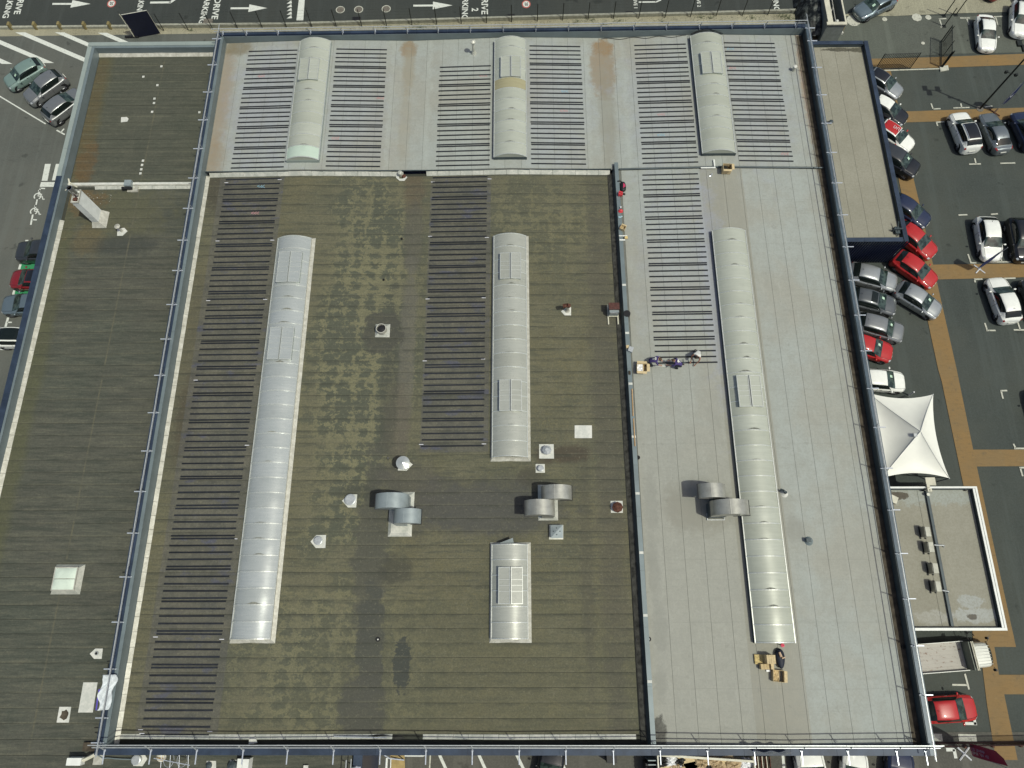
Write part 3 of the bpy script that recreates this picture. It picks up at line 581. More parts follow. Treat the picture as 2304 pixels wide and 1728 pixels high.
for i, (x, y, s) in enumerate((A4(1007, 168)+(.28,), A4(1285, 152)+(.55,), A4(1384, 152)+(.32,), A4(738, 180)+(.75,), A4(1338, 374)+(.2,))):
    c = W(x, y); solo('ground_cover_plate', MB().add(disc(c, s, .03, 8 if i in (1, 0) else 20), [tuple(range(8 if i in (1, 0) else 20))]), M_PAINTW, ('small pale plate below the blue grey car', 'large square pale plate in the yard', 'pale plate left of the black posts', 'large round pale cover before the blue grey car', 'smallest pale dot between the two gates')[i], 'cover plate', 'pale plates set in the yard')
# floor crosses are the feet of the feather flags, built with the flags

# ================================================================= KERB WALL, FENCE
def along(x): return 62.25+0.0255*(x+7.9) if x > -25 else 61.8+0.0
kw = thing('kerb_wall', (-8, 61.8, 0), 'long low concrete kerb wall along the road', 'wall')
xs = [-62+4.1*i for i in range(23)]
for i, x in enumerate(xs):
    if x > 31.5: break
    y0 = along(x); y1 = along(x+4.08); hh = 0.30 if x < -42 else (0.42 if x < 12 else .3)
    part('wall_block', MB().prism([(x, y0-.28), (x+4.08, y1-.28), (x+4.08, y1-.04), (x, y0-.04)], 0, hh), simple('kerb_concrete', (0.36, 0.36, 0.29), .85, var=.18, rnd=.2, grain=.3) if i == 0 else bpy.data.materials['kerb_concrete'], kw)
fe = thing('wire_fence', (-8, 61.6, 0), 'tall wire fence on black posts along the road', 'fence')
px = -44.0; k = 0
posts = [W(x, y) for x, y in ((312, 71), (369, 69), (424, 67.5), (479, 66), (535, 64), (591, 63.5), (645, 62), (702, 61), (757, 60), (814, 59.5), (870, 58), (927, 56.5), (982.6, 55), (1038, 53.5), (1095, 51.5), (1151, 49.5), (1209, 48), (1266, 45.7), (1323, 44), (1380, 42), (1437, 41), (1496, 39.5), (1553, 38.5), (1611, 36.5), (1670, 35), (1727, 33.5), (1786, 31.5))]
pm = MB().tube((0, 0, 0), (0, 0, 2.25), .045, 6).mesh('post', M_BLACK)
for p in posts: link('post', pm, fe, p-fe.location)
for hh in (.25, .65, 1.05, 1.45, 1.85, 2.2):
    mb = MB()
    for a, b in zip(posts, posts[1:]): mb.tube(a+Vector((0, 0, hh)), b+Vector((0, 0, hh)), .006, 4)
    part('wire', mb, M_BLACK, fe)
M_STUB = simple('yellowed_stub', (0.22, 0.18, 0.08), .8)
for i, (x, y) in enumerate(((28, 66), (84, 65.5), (139, 65), (195, 65), (251, 65))):
    c = W(x, y-2); solo('fence_stub', MB().box((c.x-.12, c.y-.25, 0), (c.x+.12, c.y+.2, .75)), M_STUB, ('leftmost', 'second from left', 'middle', 'second from right', 'rightmost')[i]+' yellowish stub post on the kerb wall', 'post', 'yellowish stub posts', bevel=.02)
# weeds between kerb and building
wm = MB(); rw = random.Random(3)
for (cx, cy, n_) in [W(x, y)[:2]+(k,) for x, y, k in ((945, 63, 46), (870, 64, 10), (1300, 49, 12), (1332, 46.5, 14), (1358, 54, 12), (1395, 47, 9), (1577, 40, 16), (1694, 41, 20), (1600, 42, 8), (1490, 50, 7), (1760, 38, 26), (1775, 42, 20), (430, 70, 8), (690, 68, 8), (1390, 51, 6))]:
    for i in range(n_*5):
        r = abs(rw.gauss(0, .3))*(1+n_/30); a = rw.uniform(0, 6.28); x, y = cx+r*1.6*math.cos(a), cy+r*.6*math.sin(a); z = rw.uniform(.02, .18); s = rw.uniform(.03, .08)
        b = rw.uniform(0, 6.28); t = rw.uniform(-.6, .6)
        wm.add([(x, y, z), (x+s*math.cos(b), y+s*math.sin(b), z+t*s), (x+s*2*math.cos(b+.3), y+s*2*math.sin(b+.3), z+.02), (x+s*math.cos(b+.7), y+s*math.sin(b+.7), z+t*s)], [(0, 1, 2, 3)])
tag(link('weeds', wm.mesh('weeds', M_WEED)), 'low weeds growing between the kerb wall and the building', 'weeds', kind='stuff')
gm = MB()
for i in range(1500):
    x = rw.uniform(-50, 30); y = along(x)-.45-abs(rw.gauss(0, .5)); s = rw.uniform(.02, .06)
    gm.add([(x, y, .02), (x+s, y, .03), (x+s*.5, y+s, .05)], [(0, 1, 2)])
tag(link('gravel', gm.mesh('gravel', M_MUD)), 'scattered grit on the strip behind the kerb wall', 'gravel', kind='stuff')

# ================================================================= MAIN BUILDING
XW, XE, YS = -28.5, 27.6, -8.4
def YN(x): return 53.05+0.0075*(x+28.5)
PT = 7.7                       # parapet top
wh = thing('warehouse', (0, 22, 0), 'large flat roofed warehouse with grey and mossy roofs and navy parapets', 'building')
part('wall', MB().prism([(XW+.06, YS+.06), (XE-.06, YS+.06), (XE-.06, YN(XE)-.06), (XW+.06, YN(XW)-.06)], 0, 6.2), M_NAVYW, wh)
cw = .46
# parapet walls (solid, below the coping)
def solidwall(pts, z0, z1, mat, par, nm='parapet_wall'): return part(nm, MB().prism(pts, z0, z1), mat, par)
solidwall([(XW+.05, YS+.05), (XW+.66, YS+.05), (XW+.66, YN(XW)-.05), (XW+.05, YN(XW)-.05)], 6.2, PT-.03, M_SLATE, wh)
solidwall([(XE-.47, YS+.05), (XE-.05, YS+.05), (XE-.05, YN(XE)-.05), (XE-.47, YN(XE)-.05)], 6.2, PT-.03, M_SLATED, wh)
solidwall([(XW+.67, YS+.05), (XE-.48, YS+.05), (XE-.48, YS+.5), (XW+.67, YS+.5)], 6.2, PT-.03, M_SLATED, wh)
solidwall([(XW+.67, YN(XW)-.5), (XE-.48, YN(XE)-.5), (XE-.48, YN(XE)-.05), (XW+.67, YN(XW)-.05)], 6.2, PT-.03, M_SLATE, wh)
def coping(par, p0, p1, wd, z, mat, step=3.0, th=.05, nm='coping_sheet', side=1):
    """coping pieces from p0 to p1, width wd to the left of the direction"""
    a, b = Vector((*p0, 0)), Vector((*p1, 0)); L = (b-a).length; n = max(1, round(L/step)); d = (b-a)/L; s = Vector((-d.y, d.x, 0))*wd*side
    for i in range(n):
        u, v = a+d*(L*i/n+.006), a+d*(L*(i+1)/n-.006)
        part(nm, MB().prism([(u.x, u.y), (v.x, v.y), ((v+s).x, (v+s).y), ((u+s).x, (u+s).y)], z, z+th), mat, par)
coping(wh, (XW, YS), (XW, YN(XW)), .44, PT-.03, M_NAVY, side=-1)
coping(wh, (XW+.445, YS+.5), (XW+.445, YN(XW)-.5), .26, PT-.05, M_SLATE, side=-1, nm='inner_coping')
coping(wh, (XE, YS), (XE, YN(XE)), .42, PT-.03, M_NAVYE, side=1)
coping(wh, (XW+.45, YS), (XE-.43, YS), .50, PT-.03, M_NAVY, side=1)
coping(wh, (XW+.45, YN(XW)), (XE-.43, YN(XE)), .46, PT-.03, M_NAVY, side=-1)
# roof sheets
def roof_sheets_y(par, x0, x1, y0, y1, wd, zf, mat, lift=0.0, ytop=None):
    """sheets running along Y, split where the slope breaks"""
    n = round((x1-x0)/wd); wd = (x1-x0)/n
    for i in range(n):
        a, b = x0+wd*i+.010, x0+wd*(i+1)-.010; e = lift+random.uniform(0, .006); t1 = (lambda x: y1) if ytop is None else ytop
        xs_ = [a]+[x for x in BREAKS if a+.02 < x < b-.02]+[b]; mb = MB()
        for u, v in zip(xs_, xs_[1:]):
            mb.add([(u, y0, zf(u)+e), (v, y0, zf(v)+e), (v, t1(v), zf(v)+e), (u, t1(u), zf(u)+e), (u, y0, zf(u)+e-.03), (v, y0, zf(v)+e-.03), (v, t1(v), zf(v)+e-.03), (u, t1(u), zf(u)+e-.03)], [(0, 1, 2, 3), (0, 4, 5, 1), (2, 6, 7, 3), (3, 7, 4, 0), (1, 5, 6, 2)])
        part('roofing_sheet', mb, mat, par)
BREAKS = [-19.05, -9.85, -0.65, 8.6, 17.88]
def roof_sheets_x(par, x0, x1, y0, y1, wd, zf, mat):
    n = round((y1-y0)/wd); wd = (y1-y0)/n; xs_ = [x0]+[x for x in BREAKS if x0+.1 < x < x1-.1]+[x1]
    for j in range(n):
        wob = random.uniform(-.012, .012); a, b = y0+wd*j+.010, y0+wd*(j+1)-.010; e = random.uniform(0, .008); mb = MB()
        for u, v in zip(xs_, xs_[1:]):
            mb.add([(u, a, zf(u)+e), (v, a+wob, zf(v)+e), (v, b+wob, zf(v)+e), (u, b, zf(u)+e), (u, a, zf(u)+e-.03), (v, a+wob, zf(v)+e-.03), (u, b, zf(u)+e-.03), (v, b+wob, zf(v)+e-.03)], [(0, 1, 2, 3), (0, 4, 5, 1), (3, 2, 7, 6)])
        part('roofing_sheet', mb, mat, par)
def deck(par, nm, x0, x1, y0, y1, zf, mat, dz=.035):
    xs_ = [x0]+[x for x in BREAKS if x0+.1 < x < x1-.1]+[x1]; mb = MB()
    for u, v in zip(xs_, xs_[1:]):
        mb.add([(u, y0, zf(u)-dz), (v, y0, zf(v)-dz), (v, y1, zf(v)-dz), (u, y1, zf(u)-dz)], [(0, 1, 2, 3)])
    return part(nm, mb, mat, par)
M_SEAM = simple('seam_dirt', (0.15, 0.155, 0.135), .9)
M_SEAMD = simple('dark_seam_base', (0.045, 0.047, 0.036), .9)  # dark deck colour showing in the joints between sheets
YD = 38.0
dk1 = deck(wh, 'grey_roof', XW+.6, XE-.5, YD, 52.9, z_grey, M_SEAM, .022); roof_sheets_y(dk1, XW+.72, XE-.6, YD+.08, 52.6, 1.5, z_grey, M_GREY, ytop=lambda x: YN(x)-.56)
dk2 = deck(wh, 'mossy_roof', XW+.6, 8.5, YS+.4, YD-.05, z_dark, M_SEAMD); roof_sheets_x(dk2, XW+.98, 8.16, YS+1.15, YD-.32, .985, z_dark, M_DARK)
dk3 = deck(wh, 'beige_grey_roof', 8.8, XE-.5, YS+.4, YD-.02, z_grey, M_SEAM, .022); roof_sheets_y(dk3, 9.16, XE-.58, YS+.56, YD-.1, 1.5, z_grey, M_GREY)
# upstand flashings of the mossy roof: short pieces with visible joints
def upstand(par, p0, p1, out, rise, zf, mats, step=1.0, skip=()):
    a, b = Vector((*p0, 0)), Vector((*p1, 0)); L = (b-a).length; n = max(1, round(L/step)); d = (b-a)/L
    for i in range(n):
        if i in skip: continue
        u, v = a+d*(L*i/n+.01), a+d*(L*(i+1)/n-.01); o_ = Vector(out); j = random.uniform(-.015, .015); r = rise+random.uniform(-.02, .02)
        u2, v2 = u+o_*(1+j), v+o_*(1+j)
        mb = MB().add([(u.x, u.y, zf(u.x)+r), (v.x, v.y, zf(v.x)+r), (v2.x, v2.y, zf(v.x)+.018), (u2.x, u2.y, zf(u.x)+.018), (u.x, u.y, zf(u.x)-.02), (v.x, v.y, zf(v.x)-.02), (v2.x, v2.y, zf(v.x)-.02), (u2.x, u2.y, zf(u.x)-.02)],
            [(3, 2, 1, 0), (3, 0, 4, 7), (2, 6, 5, 1), (3, 7, 6, 2)])
        part('flashing_piece', mb, mats, par)
upstand(dk2, (XW+.68, YS+.5), (XW+.68, YD-.2), (.30, 0, 0), .12, z_dark, M_FLASHD, 1.03)
upstand(dk2, (XW+.98, YS+.83), (7.95, YS+.83), (0, .30, 0), .10, z_dark, M_FLASH, 1.03, skip=(18, 19))
upstand(dk2, (XW+.98, YD-.03), (8.2, YD-.03), (0, -.28, 0), .30, z_dark, M_FLASH, 1.03, skip=(17, 18))
part('step_joint', MB().tube((XW+.7, YD+.0, 7.0), (8.3, YD+.0, 7.0), .05, 6), M_SLATED, wh)
# drains at the valley
def mud(x, y, rx, ry, lab, z):
    mb = MB(); n = 18; r_ = random.Random(int(x*7+y)); pts = [(x+rx*math.cos(2*math.pi*i/n)*r_.uniform(.75, 1.15), y+ry*math.sin(2*math.pi*i/n)*r_.uniform(.75, 1.15), z+.014) for i in range(n)]
    solo('dirt_patch', mb.add(pts, [tuple(range(n))]), M_TAR, lab, 'dirt patch')
mud(-9.2, YS+.9, 1.5, .22, 'black wet dirt at the gap in the south flashing', 6.6)
# divider wall between mossy and beige roof
M_TARG = simple('weathered_tar', (0.062, 0.060, 0.050), 0.8, 0, 0.25, 0.6, 2.5, grain=.5)
dv = thing('divider_wall', (8.5, 15, 6.4), 'low divider wall with slate blue coping between mossy and beige roof', 'wall')
dx = lambda y: 8.28+(38-y)*.0062
def strip_y(nm, xa, xb, za, zb, y0, y1, mat, step=3.0, par=dv, thick=.05):
    n = max(1, round((y1-y0)/step))
    for i in range(n):
        a, b = y0+(y1-y0)*i/n+.006, y0+(y1-y0)*(i+1)/n-.006; o1, o2 = dx(a)-8.28, dx(b)-8.28
        part(nm, MB().add([(xa+o1, a, za), (xb+o1, a, zb), (xb+o2, b, zb), (xa+o2, b, za), (xa+o1, a, za-thick), (xb+o1, a, zb-thick), (xb+o2, b, zb-thick), (xa+o2, b, za-thick)], [(0, 1, 2, 3), (7, 6, 5, 4), (0, 4, 5, 1), (1, 5, 6, 2), (2, 6, 7, 3), (3, 7, 4, 0)]), mat, par)
part('core', MB().prism([(8.72, YS+.5), (9.12, YS+.5), (8.84, YD+.4), (8.44, YD+.4)], 6.2, 6.85), M_SLATED, dv)
strip_y('coping_sheet', 8.55, 8.88, 7.28, 7.28, YS+.3, YD+.5, M_SLATE, 3.9)
strip_y('sloped_sheet', 8.40, 8.55, 6.80, 7.27, YS+.5, YD+.3, M_SLATED, 3.9)
strip_y('tar_strip', 8.03, 8.40, 6.60, 6.78, YS+.5, YD-.3, M_TARG, 1.9, thick=.12); strip_y('tar_joint', 7.97, 8.03, 6.585, 6.60, YS+.5, YD-.3, M_TAR, 40)
# dark joint pipe between grey roof and beige roof
part('joint_pipe', MB().tube((9.0, YD-.02, 7.0), (17.9, YD-.02, 7.25), .085, 8).tube((17.9, YD-.02, 7.25), (XE-.6, YD-.02, 7.0), .085, 8), M_SLATED, wh)
# inner foot of the east parapet: dark brown strip
part('parapet_foot_strip', MB().box((XE-1.05, YS+.5, 6.85), (XE-.48, YD, 6.93)).box((XE-1.05, YD, 6.85), (XE-.48, 52.8, 6.93)), M_MUD, wh)
# coping clamps and tape marks on divider
for i, y in enumerate((q(0, 400, 0, 925)[1], q(0, 400, 0, 1340)[1], q(0, 832, 0, 120)[1], q(0, 832, 0, 578)[1], q(0, 832, 0, 1068)[1], q(0, 832, 0, 1580)[1], q(0, 1296, 0, 340)[1], q(0, 1296, 0, 912)[1])):
    p = W(1410, y, 7.3); x = dx(p.y)
    part('joint_tape', MB().box((x+.28, p.y-.09, 7.285), (x+.59, p.y+.09, 7.305)), M_PATCH, dv)

# west wing -------------------------------------------------------------------
zl = lambda x: ROOF_L
ww = thing('west_wing', (-35, 15, 0), 'lower west wing with dark weathered bitumen roof', 'building')
YWS = -9.2
part('wall', MB().prism([(-40.95, -34), (-28.45, -34), (-28.45, 52.55), (-40.95, 52.55)], 0, 5.9), M_NAVYW, ww)
part('wall', MB().prism([(-28.44, -34), (-10.8, -34), (-10.8, YS+.02), (-28.44, YS+.02)], 0, 5.9), M_NAVYW, ww)
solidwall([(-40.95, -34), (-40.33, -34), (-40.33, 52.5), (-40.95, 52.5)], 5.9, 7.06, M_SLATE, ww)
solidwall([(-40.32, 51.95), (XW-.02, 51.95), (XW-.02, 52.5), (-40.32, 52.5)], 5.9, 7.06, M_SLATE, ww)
coping(ww, (-41.0, -34), (-41.0, 37.6), .50, 7.06, M_NAVY, side=-1); coping(ww, (-40.49, -34), (-40.49, 37.6), .18, 7.04, M_SLATE, side=-1, nm='inner_coping')
coping(ww, (-41.0, 37.61), (-41.0, 52.1), .40, 7.06, M_SLATEL, side=-1); coping(ww, (-40.59, 37.61), (-40.59, 52.1), .28, 7.04, M_SLATE, side=-1, nm='inner_coping')
coping(ww, (-41.0, 52.6), (XW-.02, 52.6), .42, 7.06, M_SLATEL, side=-1)
BR0 = BREAKS; BREAKS = [-33.9]
lk = deck(ww, 'west_roof', -40.4, XW-.02, -34, 52, zl, M_SEAMD, .035)
roof_sheets_x(lk, -40.02, XW-.03, -12.6, 36.75, .985, zl, M_LEFT); roof_sheets_x(lk, -40.25, XW-.03, 37.35, 51.7, .985, zl, M_LEFT)
lk2 = deck(ww, 'south_roof', XW-.02, -11.3, -34, YS-.02, zl, M_SEAMD, .035); roof_sheets_x(lk2, XW-.01, -11.5, -16.4, YS-.03, 1.0, zl, M_LEFT)
BREAKS = BR0
solidwall([(-11.29, -34), (-10.75, -34), (-10.75, YS-.02), (-11.29, YS-.02)], 5.9, 6.45, M_NAVYW, ww)
coping(ww, (-11.35, -30), (-11.35, YS-.03), .62, 6.46, M_NAVY, side=-1)
upstand(lk, (-40.32, -12.6), (-40.32, 33.6), (.32, 0, 0), .14, zl, M_FLASHD, 1.03)
upstand(lk, (-40.32, 51.94), (XW-.05, 51.94), (0, -.3, 0), .2, zl, M_FLASHD, 1.03)
part('ridge_wall', MB().prism([(-40.3, 37.05), (XW-.03, 37.05), (XW-.03, 37.3), (-40.3, 37.3)], 6.0, 6.40), M_FLASHD, ww)
part('ridge_cap', MB().prism([(-40.3, 37.12), (XW-.03, 37.12), (XW-.03, 37.34), (-40.3, 37.34)], 6.405, 6.44), M_PATCH, ww)
upstand(lk, (-37.9, 37.04), (XW-.05, 37.04), (0, -.26, 0), .16, zl, M_FLASH, 1.03)

# canopy building (beige felt, navy rim) --------------------------------------
cb = thing('canopy_building', (31, 44, 0), 'low navy clad annex with beige felt roof along the car park', 'building')
CX0, CX1, CY0, CY1 = 27.62, 35.05, 32.3, 55.05
part('wall', MB().box((CX0, CY0+.08, 0), (CX1-.08, CY1-.08, 3.3)), M_NAVYW, cb)
rb = MB()
for i in range(31): x = CX0+.1+i*.245; rb.add([(x, CY0+.08, .1), (x+.07, CY0-.03, .1), (x+.14, CY0+.08, .1), (x, CY0+.08, 3.9), (x+.07, CY0-.03, 3.9), (x+.14, CY0+.08, 3.9)], [(0, 1, 4, 3), (1, 2, 5, 4)])
part('corrugation', rb, simple('glossy_navy_cladding', (0.035, 0.045, 0.095), 0.25, .3, .6), cb, stuff=True)
for nm, a, b in (('parapet_wall', (CX1-.42, CY0+.06), (CX1-.06, CY1-.06)), ('parapet_wall', (CX0, CY0+.06), (CX1-.43, CY0+.40)), ('parapet_wall', (CX0, CY1-.40), (CX1-.43, CY1-.06))):
    part(nm, MB().box((*a, 3.3), (*b, 3.96)), M_SLATED, cb)
coping(cb, (CX1, CY0), (CX1, CY1), .40, 3.97, M_NAVY, side=1, step=4); coping(cb, (CX0, CY0), (CX1-.47, CY0), .42, 3.97, M_NAVY, side=1, step=4); coping(cb, (CX0, CY1), (CX1-.47, CY1), .42, 3.97, M_NAVY, side=-1, step=4)
zc = lambda x: 3.62
BREAKS = []
ck = deck(cb, 'felt_roof', CX0, CX1-.4, CY0+.3, CY1-.3, zc, M_SEAM, .02); roof_sheets_y(ck, CX0+.02, CX1-.5, CY0+.44, CY1-.44, 1.42, zc, M_BEIGE)
solo('antenna_clamp', MB().box((34.1, 33.2, 3.64), (34.5, 33.9, 3.9)).box((33.9, 33.5, 3.64), (34.7, 33.6, 4.15)).tube((34.3, 33.0, 3.7), (34.3, 34.2, 4.3), .04), M_SLATED, 'dark metal bracket clutter in the south east corner of the annex roof', 'bracket')
c = W(1868, 277, 3.65); solo('roof_vent_stub', MB().lathe([(.13, 0), (.13, .22), (.19, .22), (.19, .30), (.04, .34)], (c.x, c.y, 3.62), 16), M_SLATED, 'small dark vent stub on the beige annex roof', 'roof vent')
# lower annex with white rim ---------------------------------------------------
wa = thing('white_rimmed_annex', (31.5, 4.8, 0), 'low annex with white rim and beige felt roof carrying cooling units', 'building')
AX0, AX1, AY0, AY1 = 27.62, 36.4, -.62, 10.2
part('wall', MB().box((AX0, AY0+.1, 0), (AX1-.1, AY1-.1, 3.1)), M_WALL, wa)
part('parapet_wall', MB().box((AX1-.34, AY0+.05, 3.1), (AX1-.05, AY1-.05, 3.98)).box((AX0, AY0+.05, 3.1), (AX1-.35, AY0+.22, 3.98)).box((AX0, AY1-.2, 3.1), (AX1-.35, AY1-.05, 3.98)), M_SLATED, wa)
part('rim', MB().box((AX1-.16, AY0, 3.99), (AX1, AY1, 4.04)).box((AX1-.36, AY0+.2, 3.99), (AX1-.20, AY1-.16, 4.04)), M_WHITE, wa); part('rim', MB().box((AX0, AY0, 3.99), (AX1-.165, AY0+.19, 4.04)), M_WHITE, wa); part('rim', MB().box((AX0, AY1-.14, 3.99), (AX1-.165, AY1, 4.04)), M_WHITE, wa)
za = lambda x: 3.62
ak = deck(wa, 'felt_roof', AX0, AX1-.3, AY0+.1, AY1-.1, za, M_SEAM, .02); roof_sheets_y(ak, AX0+.02, AX1-.36, AY0+.25, AY1-.22, 4.2, za, M_BEIGE)
part('pipe_ridge', MB().box((32.42, AY0+.3, 3.62), (32.62, AY1-.3, 3.80)), M_SLATED, wa); part('ridge_strip', MB().box((32.63, AY0+.3, 3.62), (32.95, AY1-.3, 3.80)), M_BEIGE, wa)

# ================================================================= BLACK STRIPS
def field(nm, corners, m, zf, group, label, stuff=None):
    tl, tr_, bl, br_ = [WZ(*c, zf) for c in corners]
    rows = [0.0]; y = 0.0
    for _ in range(3): y += 1; rows.append(y)
    for k in range(m):
        y += 1; rows.append(y); y += .41; rows.append(y)
        for _ in range(3): y += 1; rows.append(y)
    y += 1; rows.append(y)
    r_ = random.Random(len(nm)+m)
    for t in rows:
        f = t/y; a = tl.lerp(bl, f); b = tr_.lerp(br_, f); yy = (a.y+b.y)/2+r_.uniform(-.012, .012)
        x0, x1 = a.x+r_.uniform(-.03, .03), b.x+r_.uniform(-.03, .03); w_ = .062; dy = r_.uniform(-.02, .02)
        p, s_ = Vector((x0, yy, zf(x0)+.014)), Vector((x1, yy+dy, zf(x1)+.014)); mb = MB()
        mb.add([p+Vector((0, -w_, 0)), s_+Vector((0, -w_, 0)), s_+Vector((0, w_, 0)), p+Vector((0, w_, 0)), p+Vector((0, -w_, .022)), s_+Vector((0, -w_, .022)), s_+Vector((0, w_, .022)), p+Vector((0, w_, .022))],
            [(3, 2, 1, 0), (4, 5, 6, 7), (0, 1, 5, 4), (1, 2, 6, 5), (2, 3, 7, 6), (3, 0, 4, 7)])
        if stuff is not None: stuff.add(mb.v, mb.f)
        else: solo('mounting_strip', mb, M_STRIP, label, 'strip', group)
r1 = lambda x, y: q(0, 0, x, y); r2 = lambda x, y: q(576, 0, x, y); r3 = lambda x, y: q(1152, 0, x, y)
far = MB()
field('a', [(559.5, 117), (669.5, 112.5), (519.5, 380), (638.5, 374.5)], 5, z_grey, '', '', far)
field('b', [r2(694, 426), r2(1132, 431), r2(603, 1435), r2(1072, 1441)], 5, z_grey, '', '', far)
o = link('mounting_strips', far.mesh('mounting_strips', M_STRIP)); tag(o, 'rows of black strips on the grey roof either side of the leftmost upper vault', 'strips', kind='stuff')
field('c', [r2(1588, 588), r2(2028, 567), r2(1553, 1439), r2(2020, 1419)], 4, z_grey, 'black strips left of the upper middle vault', 'black rubber strip in the short field left of the upper middle vault')
field('d', [r3(150, 399), r3(590, 404), r3(168, 1415), r3(640, 1420)], 5, z_grey, 'black strips right of the upper middle vault', 'black rubber strip in the field just right of the upper middle vault')
field('e', [r3(1055, 400), r3(1500, 378), r3(1130, 1417), r3(1608, 1397)], 5, z_grey, 'black strips left of the upper right vault', 'black rubber strip in the field just left of the upper right vault')
field('f', [r3(1828, 371), (1742.5, 98.5), r3(1965, 1390), (1785, 363)], 5, z_grey, 'black strips right of the upper right vault', 'black rubber strip in the field right of the upper right vault')
field('g', [r3(1125, 1518), r3(1607, 1499), q(1152, 400, 1243, 1607), q(1152, 400, 1772, 1594)], 7, z_grey, 'black strips beside the workers', 'black rubber strip in the field above the crouching workers')
field('h', [r2(1528, 1541), r2(1998, 1523), q(576, 832, 1428, 662), q(576, 832, 1966, 656)], 10, z_dark, 'black strips in the middle of the mossy roof', 'black rubber strip in the field left of the middle vault on mossy roof')
field('i', [(508, 405.5), (631, 401.5), (317, 1653.5), (471.5, 1653.5)], 19, z_dark, 'black strips in the long west field', 'black rubber strip in the long field along the west edge of mossy roof')
# chalk numbers and tape ticks
def squiggle(px, py, zf, mat, lab, s=.30):
    c = WZ(px, py, zf); r_ = random.Random(int(px)); mb = MB()
    for k in range(3):
        n = 8; x0 = c.x+(k-1)*s*.8; w_ = .018; pts = [(x0+s*.35*math.sin(i*1.1+r_.uniform(0, 1.5)), c.y+s*(.5-i/n)+r_.uniform(-.04, .04)) for i in range(n)]
        for (ax, ay), (bx, by) in zip(pts, pts[1:]):
            d = Vector((bx-ax, by-ay)).normalized(); sx, sy = -d.y*w_, d.x*w_
            mb.add([(ax-sx, ay-sy, zf(ax)+.022), (bx-sx, by-sy, zf(bx)+.022), (bx+sx, by+sy, zf(bx)+.022), (ax+sx, ay+sy, zf(ax)+.022)], [(0, 1, 2, 3)])
    solo('chalk_mark', mb, mat, lab, 'chalk mark')
for x, y, mt, lab in ((588, 172, M_PINK, 'faint pink chalk mark left of the leftmost upper vault'), (855.5, 221.5, M_PINK, 'faint pink chalk mark at the right end of the second strip field'), (755, 312, M_PINK, 'faint pink chalk mark low in the second strip field'), (1088, 171, M_PINK, 'faint pink chalk mark left of the upper middle vault'),
    (1270, 206, M_BLUE, 'small blue chalk mark right of the upper middle vault'), (1269, 250, M_PINK, 'small red chalk mark right of the upper middle vault'), (1487.5, 258, M_PINK, 'red chalk mark left of the upper right vault'), (1487, 304, M_BLUE, 'blue chalk ring left of the upper right vault'),
    (1643, 111, M_BLUE, 'bright blue chalk blot beside the upper right vault'), (1648, 154, M_PINK, 'bright pink chalk mark beside the upper right vault'), (1766, 347, M_PINK, 'bright red chalk mark near the east parapet')):
    squiggle(x, y, z_grey, mt, lab)
squiggle(574, 480, z_dark, M_PINK, 'red chalk mark in the long west strip field'); squiggle(587, 420, z_dark, M_BLUE, 'blue chalk mark at the top of the long west strip field')
ticks = [q(0, 0, 1957, 1580), q(576, 0, 205, 1553), q(576, 0, 1528, 1574), q(576, 0, 2018, 1547), q(0, 400, 1880, 547), q(0, 400, 1800, 1062), q(576, 400, 142, 540), q(576, 400, 80, 1052), q(576, 400, 1505, 507), q(576, 400, 1995, 517), q(576, 400, 1482, 1048), q(576, 400, 1968, 1038), q(576, 400, 1458, 1583), q(576, 400, 1962, 1567),
    q(0, 832, 1692, 90), q(0, 832, 2135, 653), q(0, 832, 2033, 1461), q(576, 832, 1428, 646), q(576, 832, 1970, 641), q(0, 1296, 1345, 527), q(0, 1296, 1917, 547), q(0, 1296, 1216, 1328), q(0, 1296, 1814, 1343), q(0, 1296, 1228, 1360)]
tp = None
for i, (x, y) in enumerate(ticks):
    c = WZ(x, y, z_dark)
    if tp is None: tp = MB().box((-.17, -.025, 0), (.17, .025, .008)).mesh('tape_mark', M_OFFW)
    tag(link('tape_mark', tp, None, (c.x, c.y, c.z+.02)), 'small white tape tick at the edge of a strip field on the mossy roof', 'tape mark', 'white tape ticks on the mossy roof')

